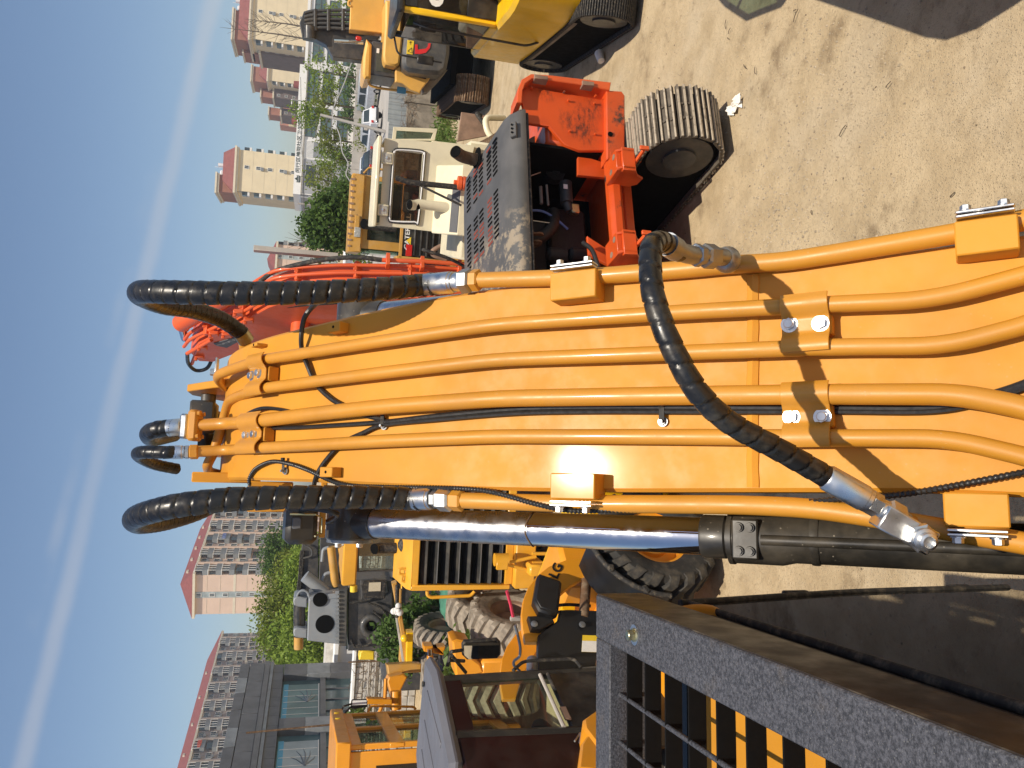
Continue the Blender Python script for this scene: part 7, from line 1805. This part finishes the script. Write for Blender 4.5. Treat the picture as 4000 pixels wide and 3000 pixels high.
# ------------------------------------------------------------------ plants
random.seed(5)
def rnd_dir():
    while True:
        d = V((random.uniform(-1, 1), random.uniform(-1, 1), random.uniform(-1, 1)))
        if .05 < d.length < 1: return d.normalized()
def foliage(mb, c, rad, clumps, per, leaf, cl_r, shell=.55, droop=.0, asp=.5):
    c = V(c)
    for _ in range(clumps):
        d = rnd_dir(); k = shell + (1 - shell) * random.random() ** .5
        p = c + V((d.x * rad[0], d.y * rad[1], d.z * rad[2])) * k * random.uniform(.75, 1.1)
        for _ in range(per):
            q = p + V((random.gauss(0, 1), random.gauss(0, 1), random.gauss(0, .8))) * cl_r
            n = (rnd_dir() + V((0, 0, .5))).normalized(); a = n.orthogonal().normalized(); b = n.cross(a)
            an = random.random() * 6.28; u = a * math.cos(an) + b * math.sin(an); w = n.cross(u)
            l = leaf * random.uniform(.6, 1.3)
            i = len(mb.v)
            mb.v += [q - u * l, q + w * l * asp, q + u * l - V((0, 0, droop * l)), q - w * l * asp]
            mb.f.append((i, i + 1, i + 2, i + 3))
def limbs(mb, base, top, r, n=6, spread=1.0, up=.5):
    base, top = V(base), V(top)
    mb.tube(catmull([base, base.lerp(top, .5) + V((random.uniform(-.1, .1), random.uniform(-.1, .1), 0)), top], 4), [r * (1 - .08 * i) for i in range(9)][:9], 8)
    for k in range(n):
        a = base.lerp(top, random.uniform(.5, 1.0)); d = rnd_dir(); d.z = abs(d.z) * up + .25
        e = a + d.normalized() * spread * random.uniform(.6, 1.1)
        mb.tube(catmull([a, a.lerp(e, .5) + V((0, 0, .1)), e], 3), [r * .45, r * .38, r * .32, r * .26, r * .2, r * .14, r * .1][:7], 6)
def tree(x, y, h, crown_c, rad, label, mat, clumps, per, leaf, cl_r, group=None, tr=.12, shell=.55, z=0, asp=.5):
    t = thing('tree', label, 'tree', Fr(x, y, 0, z), group)
    m = MB(); limbs(m, (0, 0, 0), (crown_c[0], crown_c[1], crown_c[2] + rad[2] * .3), tr, 8, max(rad) * .8); m.build('trunk', 'bark', t)
    f = MB(); foliage(f, crown_c, rad, clumps, per, leaf, cl_r, shell, 0, asp); f.build('crown', mat, t, 0)
    return t
G_ST = 'street trees before the clinic'
p = aty(1290, 880, 36); tree(p.x, 36, 5, (0, 0, p.z), (1.45, 1.3, 1.35), 'dense dark tree with broad leaves behind the red boom', 'leaf_dark', 210, 26, .115, .20, None, .1, .35, asp=.6)
p = aty(1330, 800, 39); tree(p.x, 39, 4, (0, 0, p.z), (1.1, 1.0, 1.0), 'lower broad leaved tree to the right of the dense dark tree', 'leaf_dark', 110, 24, .11, .2, None, .08, .35, asp=.6)
for (x, y, rx, rz, lab, mt) in ((1255, 690, 2.1, 2.1, 'sparse street tree at the left end of the clinic', 'leaf_camphor'), (1285, 600, 1.8, 2.0, 'street tree under the clinic lettering', 'leaf_fresh'), (1215, 465, 1.6, 2.4, 'tall street tree beside the leaning pole', 'leaf_fresh'), (1270, 395, 1.9, 2.2, 'street tree right of the leaning pole', 'leaf_camphor'), (1275, 300, 2.4, 2.2, 'fullest street tree above the white van', 'leaf_fresh'), (1330, 60, 2.4, 2.2, 'street tree by the right picture edge', 'leaf_fresh'), (1290, 540, 1.6, 1.8, 'thin street tree between clinic lettering and pole', 'leaf_camphor')):
    p = aty(x, y, 88); tree(p.x, 88 + random.uniform(-2, 2), 6, (0, 0, p.z), (rx, rx, rz), lab, mt, 44, 20, .17, .34, G_ST, .12, .3)
G_L = 'camphor trees behind the piling rig'
for (x, y, Y, r, lab, mt) in ((1165, 2300, 62, 3.0, 'rounded camphor tree in front of the pink gable', 'leaf_camphor'), (1130, 2420, 60, 3.2, 'tallest camphor tree left of the pink gable', 'leaf_camphor'), (1160, 2530, 57, 2.9, 'camphor tree touching the grey gallery', 'leaf_fresh'), (1215, 2240, 55, 2.2, 'bright green camphor tree behind the dark boom', 'leaf_fresh'), (1230, 2470, 52, 2.4, 'low bright camphor tree right behind the hammer head', 'leaf_fresh'), (1115, 2170, 72, 2.8, 'dark green tree before the balconies', 'leaf_dark')):
    p = aty(x, y, Y); tree(p.x, Y, 8, (0, 0, p.z - r * .15), (r, r * .9, r), lab, mt, 340, 30, .15, .36, G_L, .2, .4)
for (x, y, Y, s, lab) in ((1080, 135, 150, 4.5, 'bare tall poplar before the right end tower'), (1120, 95, 150, 3.5, 'second bare tree leaning beside the poplar')):
    p = aty(x, y, Y); t = thing('tree', lab, 'tree', Fr(p.x, Y, 0), 'bare trees by the towers')
    m = MB(); m.tube([V((0, 0, 0)), V((.1, 0, p.z)), V((-.3, 0, p.z + s * 2.2))], [.22, .12, .02], 6)
    for k in range(34):
        z = random.uniform(p.z - s, p.z + s * 1.8); a = V((0, 0, z)); d = V((random.choice((-1, 1)) * random.uniform(.6, 2.2), random.uniform(-1, 1), random.uniform(1.0, 3.0)))
        m.tube([a, a + d * .5 + V((0, 0, -.2)), a + d], [.05, .035, .012], 4)
    m.build('trunk', 'bark', t)
p = aty(1130, 940, 60); t = thing('tree', 'bare twigs rising above the dense dark tree', 'tree', Fr(p.x, 60, 0))
m = MB(); m.tube([V((0, 0, 0)), V((0, 0, p.z - 1))], [.1, .05], 6)
for k in range(14): a = V((0, 0, p.z - 1 - random.random())); d = V((random.uniform(-1, 1), 0, random.uniform(.6, 1.8))); m.tube([a, a + d * .5, a + d], [.03, .02, .008], 4)
m.build('trunk', 'bark', t)
# weeds and bushes in the yard
def bush(x, y, Y, r, lab, mt='leaf_vine', clumps=34, leaf=.07, per=16, name='bush', grp='weedy bushes by the grader', h=None):
    p = aty(x, y, Y); b = thing(name, lab, 'bush', Fr(p.x, Y, 0), grp)
    m = MB()
    for k in range(7): e = V((random.uniform(-r, r) * .7, random.uniform(-r, r) * .5, p.z + random.uniform(-.1, r * .5))); m.tube(catmull([V((0, 0, -.05)), e * .5 + V((0, 0, .05)), e], 4), .012, 5)
    m.build('stems', 'bark', b)
    f = MB(); foliage(f, (0, 0, p.z), (r, r * .7, r * (h or .9)), clumps, per, leaf, .10, .25, .2, .65); f.build('crown', mt, b, 0)
bush(1530, 2475, 20.2, .62, 'leafy bush growing over the carrier of the piling rig')
bush(1610, 2395, 20.6, .5, 'leafy bush right of the white rag')
bush(1545, 2520, 20.4, .5, 'leafy bush under the yellow fuel tank')
bush(1690, 2385, 21.0, .45, 'low bush shading the upright tyre')
bush(1575, 2585, 19.6, .35, 'small bush beside the yellow lift frame')
bush(1660, 2575, 19.8, .35, 'low weeds below the yellow end beam', 'grass')
bush(1390, 2830, 20.0, .5, 'weeds behind the yellow loader mirror', 'grass')
bush(1800, 2575, 13.2, .35, 'weeds behind the grey roofed cab mirror', 'grass')
# grass strip along the yard wall
gs = MB()
for _ in range(2600):
    x = random.uniform(6.0, 12.0); y = random.uniform(26.5, 30.6); 
    if random.random() > .35 + .6 * (mn.noise((x * .9, y * .9, 2)) > 0): continue
    h = random.uniform(.15, .6) * (1 if y > 28.5 else .6); d = V((random.gauss(0, .1), random.gauss(0, .1), h)); w = V((random.uniform(-.02, .02), random.uniform(-.02, .02), 0)) * 1.2
    i = len(gs.v); b = V((x, y, -.02)); gs.v += [b - w, b + w, b + d * .6 + w * .8, b + d + d.cross(V((1, 0, 0))) * .3, b + d * .6 - w * .8]; gs.f.append((i, i + 1, i + 2, i + 3, i + 4))
foliage(gs, (9.3, 28.8, .25), (1.6, 1.2, .35), 50, 14, .07, .12, .1)
tag(gs.build('weeds', 'grass', None, 0), 'green weeds along the foot of the yard wall', kind='stuff')
gs = MB()
foliage(gs, (10.0, 70, .9), (1.4, .8, 1.1), 40, 14, .14, .2, .2); foliage(gs, (24.0, 76.5, 1.0), (2.4, .6, 1.0), 60, 14, .14, .2, .2); foliage(gs, (27.0, 76.8, .8), (1.4, .6, .8), 30, 14, .14, .2, .2)
tag(gs.build('hedge', 'leaf_camphor', None, 0), 'low green hedge before the concrete fence', kind='stuff')
sh = MB()
for k in range(9): foliage(sh, (31 + k * 6.2 + random.uniform(-1, 1), 132 + random.uniform(-3, 3), 1.4), (3.0, 2, 1.4), 60, 10, .3, .4, .2)
tag(sh.build('hedge', 'leaf_dark', None, 0), 'dark hedge at the foot of the clinic', kind='stuff')
# green dust net on a heap
nt = MB(); vs = []; n = 22
for j in range(n):
    for i in range(n):
        u, v = i / (n - 1) * 2 - 1, j / (n - 1) * 2 - 1
        h = max(0, 1 - (u * u + v * v)) * .75 + .07 * mn.noise((u * 4, v * 4, 1)) + .03 * mn.noise((u * 11, v * 11, 3))
        vs.append((u * 1.9, v * 1.6, max(-.06, h)))
nt.add(vs, [(j * n + i, j * n + i + 1, j * n + n + i + 1, j * n + n + i) for j in range(n - 1) for i in range(n - 1)])
o = nt.build('dust_net', 'net_green', None, 80); o.location = (-6.0, 20.6, -.02); tag(o, 'green dust net thrown over a heap behind the tyres', 'net')
# ------------------------------------------------------------------ small things on the yard
a = atz(2875, 405, 0)
m = MB()
for k in range(7):
    c = V((random.gauss(0, .05), random.gauss(0, .03) + k * .035 - .1, .02 + .02 * random.random())); u = V((random.uniform(.03, .07), random.uniform(-.02, .02), random.uniform(-.02, .03))); w = V((random.uniform(-.02, .02), random.uniform(.03, .06), random.uniform(-.02, .02)))
    m.poly(c - u - w, c + u - w * .8, c + u * .9 + w, c - u * .7 + w)
    m.poly(c - u * .5, c + w * .9 + V((0, 0, .03)), c + u * .8 + V((0, 0, .02)), c - w * .6)
o = m.build('paper_scrap', 'paper_white', None, 0); o.location = (a.x, a.y, -.02); tag(o, 'torn white paper scrap beside the red crawler track', 'litter')
a = atz(2355, 225, 0)
m = MB(); m.lathe([(.055, -.1), (.06, -.09), (.072, .1), (.074, .105), (.068, .104), (.055, -.07)], (0, 0, .07), V((.8, .5, .05)), 20); o = m.build('paper_cup', 'paper_white', None); o.location = (a.x, a.y, -.02); tag(o, 'white paper cup lying in the shade of the bright yellow excavator', 'cup')
tw = MB()
for (x, y) in ((2850, 120), (2845, 150), (2835, 95), (3105, 40), (3108, 60), (2950, 275), (3290, 510), (3170, 830), (2910, 260), (3470, 330), (3720, 760)):
    a = atz(x, y, 0); d = V((random.uniform(-1, 1), random.uniform(-1, 1), 0)).normalized() * random.uniform(.02, .06)
    tw.tube(catmull([a - d, a + V((random.uniform(-.006, .006), random.uniform(-.006, .006), .008)), a + d], 3), .004, 5)
tag(tw.build('twigs', 'bark', None), 'short dry twigs scattered on the yard', kind='stuff')
# neighbour machine just outside the picture on the right; only its shadow falls into view
NB = Fr(5.2, 2.2, 0)
nb = thing('excavator', 'excavator outside the right picture edge whose shadow falls on the yard', 'excavator', NB)
SH = V((SDIR.x / SDIR.z, SDIR.y / SDIR.z, 0))
def cast(x, y, h):
    g = atz(x, y, 0) + SH * h; return NB.w((g.x, g.y, h))
pl = [cast(*q, 2.15) for q in ((3170, 0), (3400, 78), (3600, 150), (3680, 162), (3800, 120), (3960, 20))]
pl += [V((pl[-1].x + .1, pl[-1].y - .5, 2.15)), V((1.5, -1.6, 2.15)), V((2.2, 2.0, 2.15)), V((pl[0].x + .8, pl[0].y + .2, 2.15))]
MB().prism([V((q.x, q.y, 1.1)) for q in pl], V((0, 0, 1.05)), .05).build('house', 'old_yellow', nb)
c4 = [cast(*q, 2.5) for q in ((2700, -140), (2830, 10), (2915, 66), (3050, 10), (2960, -160))]
for i in range(5):
    MB().tube([c4[i], c4[(i + 1) % 5]], .035, 8).build('hatch_frame', 'dark_machine', nb)
MB().tube([c4[1].lerp(c4[2], .5), c4[4]], .03, 8).build('hatch_frame', 'dark_machine', nb)
MB().prism([q + V((0, 0, -.01)) for q in c4], V((0, 0, .012))).build('hatch_glass', 'pane_green', nb)
MB().tube([c4[3], V((c4[3].x + .3, c4[3].y - .6, 2.1))], .03, 8).build('hatch_stay', 'dark_machine', nb)
for sx in (-.2, 1.9): crawler(nb, sx, -3.4, .2, .6, .9)
# ------------------------------------------------------------------ thin summer haze
t = NT('haze'); t.n.remove(t.p)
pv = t.n.new('ShaderNodeVolumePrincipled'); pv.inputs['Color'].default_value = (.80, .86, .95, 1); pv.inputs['Density'].default_value = .00055; pv.inputs['Anisotropy'].default_value = .2
t.l.new(pv.outputs[0], t.o.inputs['Volume'])
hz = MB().span((-260, -40, -1.6), (260, 420, 46)).build('haze', 'haze', None, 0)
tag(hz, 'thin pale haze over the far buildings', kind='stuff')
